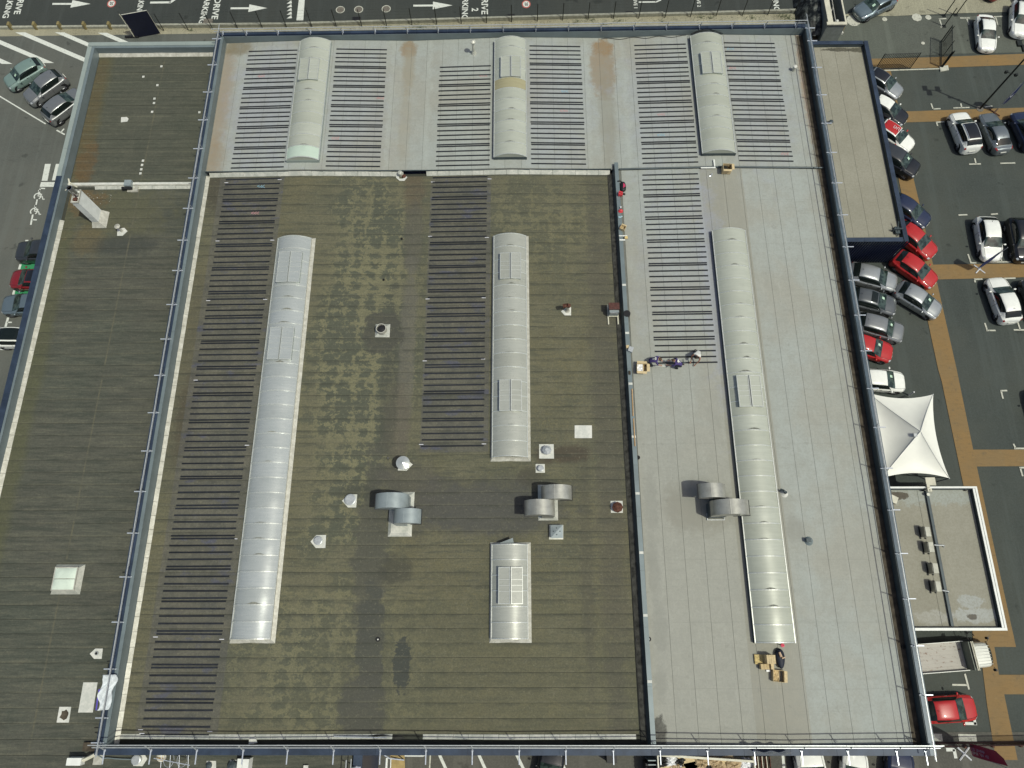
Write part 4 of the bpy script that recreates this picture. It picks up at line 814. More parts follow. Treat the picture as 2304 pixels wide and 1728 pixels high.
# ================================================================= BARREL VAULT ROOFLIGHTS
def barrel(label, x0, x1, y0, y1, zf, sheet_m, hatches, curb=None, tints={}, rise=.48, skirt=0, flat_flap=False):
    xc = (x0+x1)/2; zb = zf(xc)-.02; t = thing('barrel_rooflight', (xc, (y0+y1)/2, zb), label, 'rooflight', 'barrel vault rooflights')
    cz = zb+.34; curb = curb or M_SLATED
    part('curb', MB().box((x0, y0, zb-.2), (x0+.09, y1, cz)).box((x1-.09, y0, zb-.2), (x1, y1, cz)).box((x0+.09, y0, zb-.2), (x1-.09, y0+.09, cz)).box((x0+.09, y1-.09, zb-.2), (x1-.09, y1, cz)), curb, t)
    if skirt:
        for (a, b, c_, d) in (((x1, y0), (x1+skirt, y0-skirt), (x1+skirt, y1+skirt*.7), (x1, y1)), ((x0, y0), (x0-skirt*.55, y0-skirt), (x0-skirt*.55, y1+skirt*.7), (x0, y1)), ((x0, y0), (x1, y0), (x1+skirt, y0-skirt), (x0-skirt*.55, y0-skirt)), ((x0, y1), (x1, y1), (x1+skirt, y1+skirt*.7), (x0-skirt*.55, y1+skirt*.7))):
            L = 9 if a[0] == d[0] or a[0] == d[0] else 2
            pts = [a, b, c_, d]
            def zz(p): return zb+.16 if (x0-.01 <= p[0] <= x1+.01 and y0-.01 <= p[1] <= y1+.01) else zf(p[0])+.02
            mb = MB().add([(p[0], p[1], zz(p)) for p in pts], [(0, 1, 2, 3)])
            part('skirt_flashing', mb, M_FLASHD, t)
    W2 = (x1-x0)/2-.05; Rr = (W2*W2+rise*rise)/(2*rise); a0 = math.asin(W2/Rr)
    def arc(u, r): a = -a0+2*a0*u; return xc+r*math.sin(a), cz+r*math.cos(a)-(Rr-rise)
    n = max(2, round((y1-y0-.1)/1.17)); ys = [y0+.05+(y1-y0-.1)*i/n for i in range(n+1)]
    for i in range(n):
        j = n-1-i; wob = random.uniform(-.012, .02)
        def fn(u, v): x, z = arc(u, Rr+wob*math.sin(v*math.pi)); return (x, ys[i]+.012+(ys[i+1]-ys[i]-.024)*v, z)
        mb = MB(); mb.grid(fn, 14, 3); part('vault_sheet', mb, tints.get(j, sheet_m), t, smooth=True)
    for i in range(n+1):
        mb = MB(); wd = .034
        mb.grid(lambda u, v: (arc(u, Rr+.045)[0], ys[i]-wd+2*wd*v, arc(u, Rr+.045)[1]), 14, 1); mb.grid(lambda u, v: (arc(u, Rr+.045-.07*v)[0], ys[i]-wd, arc(u, Rr+.045-.07*v)[1]), 14, 1); mb.grid(lambda u, v: (arc(1-u, Rr+.045-.07*v)[0], ys[i]+wd, arc(1-u, Rr+.045-.07*v)[1]), 14, 1)
        part('arch_rib', mb, M_RIB, t)
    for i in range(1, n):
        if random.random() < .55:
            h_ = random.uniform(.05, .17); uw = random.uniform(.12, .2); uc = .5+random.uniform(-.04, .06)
            part('gap_shade_crescent', MB().grid(lambda u, v: (arc(uc-uw+2*uw*u, Rr+.020)[0], ys[i]+.045+h_*math.sin(math.pi*u)**1.5*v, arc(uc-uw+2*uw*u, Rr+.020)[1]), 10, 2), M_CRES, t)  # painted crescent standing for shade where a sheet edge lifts at the rib
    for yy, s in ((y0+.03, -1), (y1-.03, 1)):
        pts = [(arc(k/14, Rr-.01)[0], yy, arc(k/14, Rr-.01)[1]) for k in range(15)]; part('end_panel', MB().add(pts, [tuple(range(15)) if s < 0 else tuple(range(15))[::-1]]), sheet_m, t)
    part('edge_rail', MB().box((x0-.015, y0, cz-.03), (x0+.05, y1, cz+.03)), M_RIB, t); part('edge_rail', MB().box((x1-.05, y0, cz-.03), (x1+.015, y1, cz+.03)), M_RIB, t)
    for (ya, yb, xa, xb) in hatches:
        top = cz+rise+.10; hh = part('hatch_frame', MB().box((xc+xa, ya, cz+rise*.55), (xc+xb, yb, top-.06)), M_FLAPF, t)
        xm = xc+(xa+xb)/2; T = .0 if flat_flap else .03
        for (a, b, za_, zb_) in ((xc+xa-.03, xm-.03, top-.02, top+.05), (xm+.03, xc+xb+.03, top+.05+T, top-.02)):
            f = part('hatch_flap', MB().add([(a, ya-.03, za_), (b, ya-.03, zb_), (b, yb+.03, zb_), (a, yb+.03, za_), (a, ya-.03, za_-.05), (b, ya-.03, zb_-.05), (b, yb+.03, zb_-.05), (a, yb+.03, za_-.05)], [(0, 1, 2, 3), (7, 6, 5, 4), (0, 4, 5, 1), (1, 5, 6, 2), (2, 6, 7, 3), (3, 7, 4, 0)]), sheet_m, t)
            fr = MB(); L = yb-ya
            def bar3(u0, u1, v0, v1, h=.025):
                f3 = lambda u, v: (a+(b-a)*u, ya-.03+(L+.06)*v, za_+(zb_-za_)*u)
                P4 = [f3(u0, v0), f3(u1, v0), f3(u1, v1), f3(u0, v1)]
                fr.add([(x, y, z+.004) for x, y, z in P4]+[(x, y, z+h) for x, y, z in P4], [(4, 5, 6, 7), (0, 1, 5, 4), (1, 2, 6, 5), (2, 3, 7, 6), (3, 0, 4, 7)])
            bar3(0, .06, 0, 1); bar3(.94, 1, 0, 1); bar3(.06, .94, 0, .025); bar3(.06, .94, .975, 1)
            for v in (.34, .5, .66): bar3(.06, .94, v-.007, v+.007, .018)
            part('flap_frame', fr, M_RIB, f) if False else part_on(f, 'flap_frame', fr, M_RIB)
    return t
def part_on(f, name, mb, mat):
    me = mb.mesh(name, mat, origin_of(f)); return link(name, me, f)
def yy(py, zf=z_grey, px=1150, dz=.45): return W(px, py, zf(-.65)+dz).y
b_ = lambda px, py, z: W(px, py, z)
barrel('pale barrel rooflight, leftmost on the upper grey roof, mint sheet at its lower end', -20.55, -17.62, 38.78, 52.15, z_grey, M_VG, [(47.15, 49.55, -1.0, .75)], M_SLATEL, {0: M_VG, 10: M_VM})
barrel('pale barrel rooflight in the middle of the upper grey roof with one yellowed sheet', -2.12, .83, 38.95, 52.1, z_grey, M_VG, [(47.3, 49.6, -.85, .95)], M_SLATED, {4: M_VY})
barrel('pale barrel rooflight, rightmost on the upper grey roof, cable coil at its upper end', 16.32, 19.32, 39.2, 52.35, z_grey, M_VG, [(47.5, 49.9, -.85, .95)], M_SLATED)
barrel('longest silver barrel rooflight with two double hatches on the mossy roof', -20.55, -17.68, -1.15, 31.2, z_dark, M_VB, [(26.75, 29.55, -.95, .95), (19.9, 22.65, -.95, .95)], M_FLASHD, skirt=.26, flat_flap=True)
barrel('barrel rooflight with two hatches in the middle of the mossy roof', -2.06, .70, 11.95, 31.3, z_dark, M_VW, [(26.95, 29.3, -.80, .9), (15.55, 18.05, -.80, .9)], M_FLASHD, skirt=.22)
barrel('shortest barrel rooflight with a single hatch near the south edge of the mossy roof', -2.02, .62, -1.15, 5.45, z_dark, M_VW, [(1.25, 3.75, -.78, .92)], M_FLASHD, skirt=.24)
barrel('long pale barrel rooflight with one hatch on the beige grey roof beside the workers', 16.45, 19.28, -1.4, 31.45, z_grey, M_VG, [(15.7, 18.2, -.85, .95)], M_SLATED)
# black gap left of the grey roof vaults
# ================================================================= HOODS
def hood(label, X, Y, mat, dirs, base, dark_riser=False, group='twin goose neck air hoods'):
    """dirs: list of (x centre offset, y0, y1, side, x extent)"""
    zb = z_dark(X) if base != 'grey' else z_grey(X); t = thing('air_hood', (X, Y, zb), label, 'air hood', group)
    for (x0, x1, y0, y1, side, bx) in dirs:
        Rr = (x1-x0)/2; cx = (x0+x1)/2; zc_ = zb+1.35; mb = MB(); n = 36; a0, a1 = R(-18), R(165)
        pro = []
        for i in range(n+1): a = a0+(a1-a0)*i/n; pro.append((Rr*math.cos(a)*side, Rr*.86*math.sin(a)))
        inn = []
        for i in range(n+1): a = a1+(R(8)-a1)*i/n; inn.append((.22*math.cos(a)*side, .22*math.sin(a)))
        # riser side is +side, mouth is -side
        pts = pro+inn; N_ = len(pts)
        vs = [(cx+px_, y0, zc_+pz) for px_, pz in pts]+[(cx+px_, y1, zc_+pz) for px_, pz in pts]
        mb.add(vs, [(i, (i+1)%N_, N_+(i+1)%N_, N_+i) for i in range(N_)]); h = part('elbow', mb, mat, t, smooth=True)
        for pg in h.data.polygons[N_-n-1:]: pg.use_smooth = False
        sd2 = MB().add(vs, [k for i in range(n) for k in ((i, N_-1-i, N_-2-i, i+1), (N_+i+1, N_+N_-2-i, N_+N_-1-i, N_+i))]); part('side_plate', sd2, mat, t) 
        part('seam', MB().box((cx-Rr*.2, y0-.012, zc_+Rr*.80), (cx-Rr*.16, y1+.012, zc_+Rr*.862)), mat, t)
        i0 = n; a = pts[n]; b = pts[n+1]
        part('mouth_rim', MB().add([(cx+a[0]-side*.03, y0-.03, zc_+a[1]-.03), (cx+b[0], y0-.03, zc_+b[1]-.03), (cx+b[0], y1+.03, zc_+b[1]-.03), (cx+a[0]-side*.03, y1+.03, zc_+a[1]-.03), (cx+a[0]-side*.03, y0-.03, zc_+a[1]+.03), (cx+b[0], y0-.03, zc_+b[1]+.03), (cx+b[0], y1+.03, zc_+b[1]+.03), (cx+a[0]-side*.03, y1+.03, zc_+a[1]+.03)], [(0, 1, 2, 3), (4, 5, 6, 7), (0, 1, 5, 4), (1, 2, 6, 5), (2, 3, 7, 6), (3, 0, 4, 7)]), M_TRIM, t)
        rx0, rx1 = sorted((cx+side*.2, cx+side*Rr*.96)); part('riser', MB().box((rx0, y0+.02, zb), (rx1, y1-.02, zc_-.1)), M_SLATED if dark_riser else mat, t)
    return t
def plinth(t, x0, x1, y0, y1, zf, h=.22, m=None):
    part('plinth', MB().add([(x0, y0, zf(x0)+.02), (x1, y0, zf(x1)+.02), (x1, y1, zf(x1)+.02), (x0, y1, zf(x0)+.02), (x0+.25, y0+.25, zf(x0)+h), (x1-.25, y0+.25, zf(x0)+h), (x1-.25, y1-.25, zf(x0)+h), (x0+.25, y1-.25, zf(x0)+h)], [(4, 5, 6, 7), (0, 1, 5, 4), (1, 2, 6, 5), (2, 3, 7, 6), (3, 0, 4, 7)]), m or M_FLASH, t)
def blade(xl, xr, yt, yb, side):
    """blade outline read at the height of the hood crown"""
    return (W(xl, (yt+yb)/2, 8.1).x, W(xr, (yt+yb)/2, 8.1).x, W(xl, yb, 8.95).y, W(xl, yt, 8.95).y, side, 0)
def plinth_px(t, x0, y0, x1, y1, zf):
    a, b = WZ(x0, y1, zf), WZ(x1, y0, zf); plinth(t, a.x, b.x, a.y, b.y, zf)
t = hood('blue grey twin hood on white plinths between the two long vaults', -8.9, 7.2, M_HOODB, [blade(844, 919.7, 1108, 1142, 1), blade(885, 949.7, 1142.5, 1175.7, -1)], 'dark')
plinth_px(t, 878, 1107, 933, 1143, z_dark); plinth_px(t, 872.5, 1143, 929, 1207.5, z_dark)
t = hood('dull silver twin hood right of the middle vault', 2.0, 7.4, M_HOODS, [blade(1217.6, 1287.4, 1090, 1122, -1), blade(1178.8, 1248, 1123, 1158, 1)], 'dark')
plinth_px(t, 1211, 1091, 1254, 1171, z_dark)
t = hood('silver twin hood with dark riser on the beige grey roof touching the long vault', 13.9, 8, M_HOODS, [blade(1564.7, 1628.5, 1088, 1120, 1), blade(1596, 1680.6, 1125, 1159, -1)], 'grey', dark_riser=True)
g_ = WZ(1610, 1167, z_grey); part('support_grid', MB().box((g_.x-.65, g_.y-.12, 7.0), (g_.x+.65, g_.y-.07, 7.15)).box((g_.x-.65, g_.y+.1, 7.0), (g_.x+.65, g_.y+.15, 7.15)).box((g_.x-.65, g_.y-.07, 7.0), (g_.x-.6, g_.y+.4, 7.15)).box((g_.x+.6, g_.y-.07, 7.0), (g_.x+.65, g_.y+.4, 7.15)), M_GALV, t)

# ================================================================= SMALL ROOF ITEMS
def flash_plate(pts, zf, name='flashing_plate', th=.03):
    P_ = [WZ(*p, zf) for p in pts]; return MB().prism([(p.x, p.y, zf(p.x)) for p in P_], .008, th)
def vent(label, pc, zf, plate, kind, r=.2, h=.5, group=None, mat=None, cap=None):
    c = WZ(*pc, zf); t = thing('roof_vent', (c.x, c.y, c.z), label, 'roof vent', group)
    if plate: part('flashing_plate', flash_plate(plate, zf), M_PATCH, t)
    b = (c.x, c.y, c.z+.02); mat = mat or M_GALV
    if kind == 'pipe': part('pipe', MB().lathe([(r*1.5, 0), (r, .12), (r, h)], b, 18), mat, t, smooth=False); part('cap', MB().lathe([(cap or r*1.5, h), (cap or r*1.5, h+.05), (.03, h+.05+(cap or r*1.5)*.35)], b, 22), mat, t)
    if kind == 'disc': part('pipe', MB().lathe([(r*1.1, 0), (r, h*.6)], b, 18), mat, t); part('cap', MB().lathe([(r*1.2, h*.6), (r*1.2, h*.68), (r*.95, h*.74), (r*.9, h*.70)], b, 24), mat, t)
    if kind == 'open': part('pipe', MB().lathe([(r*1.25, 0), (r, .1), (r, h), (r*.8, h), (r*.8, .05)], b, 18), mat, t); part('inside', MB().lathe([(r*.79, .05), (r*.79, .08)], b, 14), M_DARKIN, t)
    if kind == 'knob': part('pipe', MB().lathe([(r, 0), (r*.8, h*.5)], b, 8), mat, t); part('cap', MB().lathe([(r*1.35, h*.5), (r*1.35, h*.7), (r*.5, h), (r*.1, h)], b, 8), mat, t)
    return t
zfd, zfg = z_dark, z_grey; Z5 = lambda x, y: q(576, 832, x, y); Z6 = lambda x, y: q(1152, 832, x, y); Z4 = lambda x, y: q(576, 400, x, y); Z0 = lambda x, y: q(0, 1296, x, y)
vent('upper round capped vent on a white pentagon plate left of the blue grey hood', Z5(822, 1128), zfd, [Z5(798, 1077), Z5(875, 1077), Z5(866, 1190), Z5(795, 1190), Z5(744, 1132)], 'disc', .36, .4)
vent('lower round capped vent on a white pentagon plate beside the longest vault', Z5(545, 1480), zfd, [Z5(522, 1428), Z5(606, 1428), Z5(600, 1540), Z5(517, 1540), Z5(472, 1485)], 'disc', .27, .35)
vent('tall vent with shiny conical cap on a white pentagon plate below the middle strip field', Z5(1290, 833), zfd, [Z5(1228, 790), Z5(1300, 776), Z5(1355, 818), Z5(1302, 872), Z5(1226, 870)], 'pipe', .20, 1.15, mat=simple('bright_cap', (.60, .62, .58), .25, .5, .5, .05), cap=.52)
vent('octagonal silver vent on a square white plate below the middle vault', Z6(300, 702), zfd, [Z6(234, 644), Z6(360, 644), Z6(363, 768), Z6(235, 767)], 'knob', .27, .5)
vent('small grey capped vent on a small white plate', Z6(247, 858), zfd, [Z6(204, 815), Z6(283, 815), Z6(284, 890), Z6(205, 890)], 'disc', .2, .4)
vent('dark rusty vent on a square white plate near the divider wall', Z6(907, 1193), zfd, [Z6(851, 1133), Z6(955, 1133), Z6(958, 1236), Z6(855, 1236)], 'knob', .3, .5, mat=M_RUST)
c = WZ(*Z6(383, 1403), zfd); t = thing('square_cowl', c, 'square grey pyramid cowl on a white plate below the silver twin hood', 'roof cowl')
part('plinth', flash_plate([Z6(322, 1340), Z6(443, 1340), Z6(443, 1466), Z6(320, 1466)], zfd), M_FLASH, t); part('box', MB().box((c.x-.38, c.y-.42, c.z+.02), (c.x+.42, c.y+.42, c.z+.42)), M_GALV, t)
part('cover', MB().add([(c.x-.45, c.y-.48, c.z+.43), (c.x+.47, c.y-.48, c.z+.43), (c.x+.47, c.y+.48, c.z+.43), (c.x-.45, c.y+.48, c.z+.43), (c.x, c.y, c.z+.60)], [(0, 1, 4), (1, 2, 4), (2, 3, 4), (3, 0, 4), (3, 2, 1, 0)]), M_HOODB, t)
for k in range(4): a = math.pi/2*k; part('bolt_plate', MB().box((c.x+.24*math.cos(a)-.04, c.y+.24*math.sin(a)-.04, c.z+.51), (c.x+.24*math.cos(a)+.04, c.y+.24*math.sin(a)+.04, c.z+.535)), M_SLATED, t)
c = WZ(*Z4(1092, 1325), zfd); t = thing('round_shaft', c, 'open round shaft with dark grille on a square white plinth', 'roof shaft'); plinth(t, c.x-.58, c.x+.62, c.y-.55, c.y+.62, zfd, .2, M_FLASH)
part('drum', MB().lathe([(.42, .1), (.42, .62), (.36, .62), (.36, .35)], c, 26), M_FLASHD, t); part('grille', MB().lathe([(.35, .35), (.35, .40), (.30, .52), (.1, .55)], c, 22), M_TRIM, t)
c = WZ(*Z6(615, 537), zfd); solo('membrane_patch', flash_plate([Z6(541, 481), Z6(690, 481), Z6(691, 591), Z6(541, 591)], zfd), M_PATCH, 'blank white rectangular patch on the mossy roof near the divider wall', 'roof patch')
c = W(*q(0, 0, 0, 0)); c = W(1141, 1222, 7.3); t = thing('tilted_panel', c, 'pale grey panel leaning on the upper end of the shortest vault', 'panel'); part('plate', MB().add([(c.x-.5, c.y-.28, 7.15), (c.x+.48, c.y+.05, 7.25), (c.x+.42, c.y+.36, 7.45), (c.x-.52, c.y+.02, 7.35), (c.x-.5, c.y-.31, 7.11), (c.x+.48, c.y+.02, 7.21), (c.x+.42, c.y+.33, 7.41), (c.x-.52, c.y-.01, 7.31)], [(0, 1, 2, 3), (7, 6, 5, 4), (0, 4, 5, 1), (1, 5, 6, 2), (2, 6, 7, 3), (3, 7, 4, 0)]), M_HOODB, t); part('strut', MB().tube((c.x, c.y+.2, 6.75), (c.x, c.y+.1, 7.3), .03, 6).path([(c.x+.25*math.cos(i*.6), c.y+.15+.2*math.sin(i*.6), 7.0) for i in range(10)], .02, 5), M_TRIM, t)
# west wing items
vent('vent with small open ring on a white pentagon plate near the west handrail', Z0(840, 668), zl, [Z0(825, 627), Z0(890, 627), Z0(880, 716), Z0(815, 716), Z0(777, 672)], 'open', .12, .12)
solo('membrane_patch', flash_plate([Z0(722, 919), Z0(845, 919), Z0(803, 1179), Z0(677, 1179)], zl), M_PATCH, 'large upright white patch on the west wing roof', 'roof patch')
t = solo('membrane_patch', flash_plate([Z0(515, 1130), Z0(617, 1130), Z0(596, 1266), Z0(491, 1266)], zl), M_PATCH, 'smaller white patch with an olive stain on the west wing roof', 'roof patch')
c = W(*Z0(558, 1200), zl(0)); part_on(t, 'stain', MB().add([(c.x+.28*math.cos(k*.6)*(1+.25*math.sin(k*2.3)), c.y+.32*math.sin(k*.6)*(1+.2*math.cos(k*3)), c.z+.036) for k in range(10)], [tuple(range(10))]), M_MUD)
vent('small vent with a round cap leaning over a pentagon plate near the chimney', q(0, 400, 1055, 462), zl, [q(0, 400, 1017, 445), q(0, 400, 1075, 433), q(0, 400, 1103, 462), q(0, 400, 1060, 502), q(0, 400, 1013, 502)], 'pipe', .09, .75, mat=M_FLASHD, cap=.24)
c = W(*q(0, 0, 1078, 1035), zl(0)); solo('membrane_patch', flash_plate([r1(1048, 1015), r1(1097, 1012), r1(1112, 1028), r1(1100, 1052), r1(1046, 1058)], zl), M_PATCH, 'small rounded white patch in the middle of the upper west wing roof', 'roof patch')
sq = MB().box((-.1, -.11, 0), (.1, .11, .03)).mesh('pad', M_PATCH)
for x, y in ((1396, 575), (1240, 665), (1361, 738), (1336, 854), (1332, 892), (1316, 968), (1724, 972), (1237, 1390), (1229, 1427), (1222, 1465), (1215, 1500)):
    c = W(*r1(x, y), ROOF_L); tag(link('square_pad', sq, None, (c.x, c.y, ROOF_L+.012)), 'small white square pad stuck on the upper west wing roof', 'pad', 'white square pads on the upper west wing')
c = W(*q(0, 400, 1130, 90), ROOF_L); t = thing('elbow_pipe_vent', c, 'black elbow pipe leaving a blue grey box at the white ridge of the west wing', 'roof vent')
part('box', MB().box((c.x-.35, c.y-.1, c.z), (c.x+.25, c.y+.5, c.z+.55)), M_HOODB, t); part('pipe', MB().tube((c.x-.4, c.y-.25, c.z+.35), (c.x+.3, c.y-.2, c.z+.3), .12, 12), M_TRIM, t); part('plinth', MB().box((c.x-.2, c.y-.45, c.z+.01), (c.x+.75, c.y-.05, c.z+.12)).box((c.x+.45, c.y-.4, c.z+.12), (c.x+.75, c.y+.5, c.z+.2)), M_FLASHD, t)
part('collar', MB().tube((c.x-.55, c.y-.25, c.z+.35), (c.x-.40, c.y-.25, c.z+.35), .15, 14), M_TRIM, t)
# square domed rooflight of the west wing
Q7 = lambda x, y: (100+x*160/2042, 1230+y*130/1659)
A_, B_, C_, D_ = [W(*Q7(*p), ROOF_L) for p in ((360, 505), (1190, 520), (1015, 1370), (172, 1370))]
x0, x1, y0, y1 = (A_.x+D_.x)/2, (B_.x+C_.x)/2, (C_.y+D_.y)/2, (A_.y+B_.y)/2
t = thing('domed_rooflight', ((x0+x1)/2, (y0+y1)/2, ROOF_L), 'square white domed rooflight split by one bar on the west wing', 'rooflight')
plinth(t, x0, x1, y0, y1, zl, .35, M_FLASH)
part('frame', MB().box((x0+.22, y0+.25, ROOF_L+.34), (x1-.25, y1-.2, ROOF_L+.46)), M_FLASHD, t)
for ya, yb in ((y0+.32, (y0+y1)/2-.02), ((y0+y1)/2+.03, y1-.27)):
    mb = MB(); mb.grid(lambda u, v: (x0+.30+(x1-x0-.62)*u, ya+(yb-ya)*v, ROOF_L+.465+.13*(1-abs(2*u-1)**4)*(1-abs(2*((ya+(yb-ya)*v-y0-.3)/(y1-y0-.6))-1)**4)), 10, 6)
    part('dome_half', mb, simple('milky_dome', (.58, .66, .56), .35, 0, .4, .04) if ya < (y0+y1)/2-.5 else bpy.data.materials['milky_dome'], t, smooth=True)
# chimney
Q8 = lambda x, y: (100+x*220/2212, 400+y*165/1659)
cb_ = W(*Q8(1235, 975), ROOF_L); cx0, cx1, cy0, cy1 = cb_.x-.62, cb_.x+.12, cb_.y-.62, cb_.y+.95; HC = ROOF_L+3.4
p_ = W(*Q8(1290, 1060), ROOF_L); q_ = W(*Q8(1330, 790), ROOF_L); cx1 = p_.x; cy0 = p_.y; cy1 = q_.y; cx0 = W(*Q8(1140, 1060), ROOF_L).x
t = thing('chimney', ((cx0+cx1)/2, (cy0+cy1)/2, ROOF_L), 'tall white rendered chimney stack with steel flue on the west wing', 'chimney')
M_CHIM = simple('chimney_render', (.72, .74, .70), .7, 0, .3, .1, 1.2)
part('plinth', MB().add([(cx0-.15, cy0-.35, ROOF_L+.02), (cx1+.5, cy0-.35, ROOF_L+.02), (cx1+.5, cy1+.05, ROOF_L+.02), (cx0-.15, cy1+.05, ROOF_L+.02), (cx0, cy0, ROOF_L+.45), (cx1, cy0, ROOF_L+.45), (cx1, cy1, ROOF_L+.45), (cx0, cy1, ROOF_L+.45)], [(0, 1, 5, 4), (1, 2, 6, 5), (2, 3, 7, 6), (3, 0, 4, 7), (4, 5, 6, 7)]), M_FLASHD, t)
part('stack', MB().box((cx0, cy0, ROOF_L), (cx1, cy1, HC)), M_CHIM, t)
for hh in (.55, .75, 1.05): part('crack_band', MB().box((cx0-.004, cy0-.006, ROOF_L+hh), (cx1+.004, cy0, ROOF_L+hh+.025)), M_SLATED, t)
part('crown', MB().box((cx0-.03, cy0-.03, HC), (cx1+.03, cy0+.06, HC+.1)).box((cx0-.03, cy1-.06, HC), (cx1+.03, cy1+.03, HC+.1)).box((cx0-.03, cy0+.06, HC), (cx0+.06, cy1-.06, HC+.1)).box((cx1-.06, cy0+.06, HC), (cx1+.03, cy1-.06, HC+.1)), M_FLASHD, t)
part('pot', MB().box(((cx0+cx1)/2-.16, cy0+.15, HC), ((cx0+cx1)/2+.16, cy0+.45, HC+.12)), M_RUST, t)
fx, fy = (cx0+cx1)/2-.02, cy1-.45; part('steel_flue', MB().lathe([(.27, 0), (.24, .1), (.24, 1.05), (.2, 1.05), (.2, .9)], (fx, fy, HC), 22), simple('polished_steel', (.5, .5, .5), .18, .9, .5, .1), t); part('flue_inside', MB().lathe([(.2, .88), (.2, .9)], (fx, fy, HC), 18), M_DARKIN, t)
part('aerial_bracket', MB().tube((fx-.1, fy+.1, HC+.7), (fx-.25, fy+.9, HC+1.0), .09, 8, .06).tube((fx-.2, fy+.65, HC+.9), (fx+.45, fy+.25, HC+.75), .06, 6).tube((fx-.3, fy+.2, HC+.7), (fx-.6, fy+.05, HC+.6), .04, 6), M_CREAM, t)
# bird droppings / litter at chimney foot
lit = MB(); r_ = random.Random(5)
for i in range(46): x, y = -39.4+r_.uniform(-.2, 3.1), 35.9+r_.gauss(0, .35); s = r_.uniform(.02, .07); lit.add([(x, y, ROOF_L+.02), (x+s, y+s*.3, ROOF_L+.025), (x+s*.7, y+s, ROOF_L+.03)], [(0, 1, 2)])
tag(link('litter', lit.mesh('litter', M_PATCH)), 'pale litter flakes in the corner by the chimney', 'litter', kind='stuff')
# grey roof small items
c = WZ(*r2(1882, 462), zfg); t = thing('roof_vent', c, 'slender white vent pipe with round cap left of the upper middle vault', 'roof vent'); part('collar', MB().lathe([(.26, 0), (.24, .06), (.16, .3), (.13, .3)], c, 18), M_FLASH, t); part('pipe', MB().lathe([(.12, .2), (.12, 1.35)], c, 14), M_FLASH, t); part('cap', MB().lathe([(.25, 1.35), (.25, 1.46), (.05, 1.56)], c, 20), M_FLASH, t)
c = WZ(*A4(218, 610), zfg); t = thing('roof_vent', c, 'short white round vent near the east parapet of the grey roof', 'roof vent'); part('pipe', MB().lathe([(.15, 0), (.15, .45)], c, 14), M_FLASH, t); part('cap', MB().lathe([(.18, .45), (.18, .55), (.05, .6)], c, 18), M_PATCH, t)
c = WZ(*C4(140, 1068), zfg); t = thing('roof_vent', c, 'small white swan neck vent right of the long vault beside its rail', 'roof vent'); part('cone', MB().lathe([(.3, 0), (.12, .18)], c, 16), M_PATCH, t); part('elbow', MB().path([(c.x, c.y, c.z+.1), (c.x, c.y, c.z+.45), (c.x-.25, c.y+.12, c.z+.55), (c.x-.42, c.y+.22, c.z+.45)], .09, 10), M_SLATED, t)
c = WZ(*C4(350, 1480), zfg); t = thing('roof_vent', c, 'lone dark elbow vent on the beige grey roof east of the long vault', 'roof vent'); part('cone', MB().lathe([(.34, 0), (.14, .2)], c, 12), M_SLATE, t); part('elbow', MB().box((c.x-.30, c.y-.1, c.z+.2), (c.x+.05, c.y+.16, c.z+.42)), M_SLATED, t)
c = WZ(*r3(1718, 1522), zfg); solo('hook', MB().path([(c.x+.08, c.y+.1, c.z+.25), (c.x, c.y, c.z+.03), (c.x-.15, c.y-.03, c.z+.03)], .045, 8), M_GALVB, 'small bent metal hook lying left of the leaning carton', 'hook')
for i, (x, y, zf, lab) in enumerate(((Z4(1260, 531)+(zfd, 'tiny black drain spot in the upper mossy valley')), (Z5(1142, 764)+(zfd, 'tiny drain with white grate left of the conical cap vent')), (q(576, 1296, 1055, 548)+(zfd, 'tiny black ringed drain in the lower mossy valley')), (q(0, 1296, 1100, 545)+(zfd, 'small ring drain in the west flashing')), (q(0, 400, 1672, 550)+(zfd, 'small square drain box on the west parapet flashing')),
    (q(1152, 1296, 1182, 545)+(zfg, 'black drain ring right of the divider coping, lower')), (q(1152, 832, 1088, 760)+(zfg, 'black drain ring right of the divider coping, upper')), (q(1152, 1296, 1090, 552)+(zfd, 'dark drain ring in the tar strip left of the divider')), (D4(1168, 612)+(zfg, 'dark drain hole at the foot of the east parapet, lower')), (B4(553, 498)+(zfg, 'dark drain hole at the foot of the east parapet, upper')), (q(576, 400, 1104, 884)+(zfd, 'tiny dark nail cover in the lichen area')))):
    c = WZ(x, y, zf); t = thing('roof_drain', (c.x, c.y, c.z+.05), lab, 'roof drain', 'small roof drains'); rr = .16 if i not in (0, 1, 10) else .09
    part('ring', MB().lathe([(rr, -.03), (rr, .05), (rr*.7, .05), (rr*.7, 0)], (c.x, c.y, c.z+.05), 14), M_TRIM, t); part('grate', MB().lathe([(rr*.4, 0), (rr*.3, .05)], (c.x, c.y, c.z+.05), 10), M_PATCH if i in (1, 2, 3, 4, 5) else M_DARKIN, t)
c = WZ(862*1.0, 392, zfd); c = W(*r2(1255, 1530), 6.6); t = thing('roof_outlet', c, 'roof outlet with round white cap at the gap in the white flashing', 'roof outlet')
part('apron', MB().prism([(c.x-.5, c.y+.35), (c.x-.45, c.y-.1), (c.x-.12, c.y-.42), (c.x+.3, c.y-.42), (c.x+.55, c.y-.05), (c.x+.4, c.y+.1), (c.x+.15, c.y-.2), (c.x-.15, c.y-.2), (c.x-.25, c.y+.3)], c.z+.01, c.z+.05), M_PATCH, t); part('cap', MB().lathe([(.12, 0), (.12, .4), (.22, .4), (.2, .5), (.05, .55)], (c.x-.05, c.y+.15, c.z), 18), M_FLASH, t); part('grate', MB().lathe([(.2, .01), (.16, .12), (.03, .15)], (c.x+.25, c.y+.05, c.z), 12), M_RUST, t)
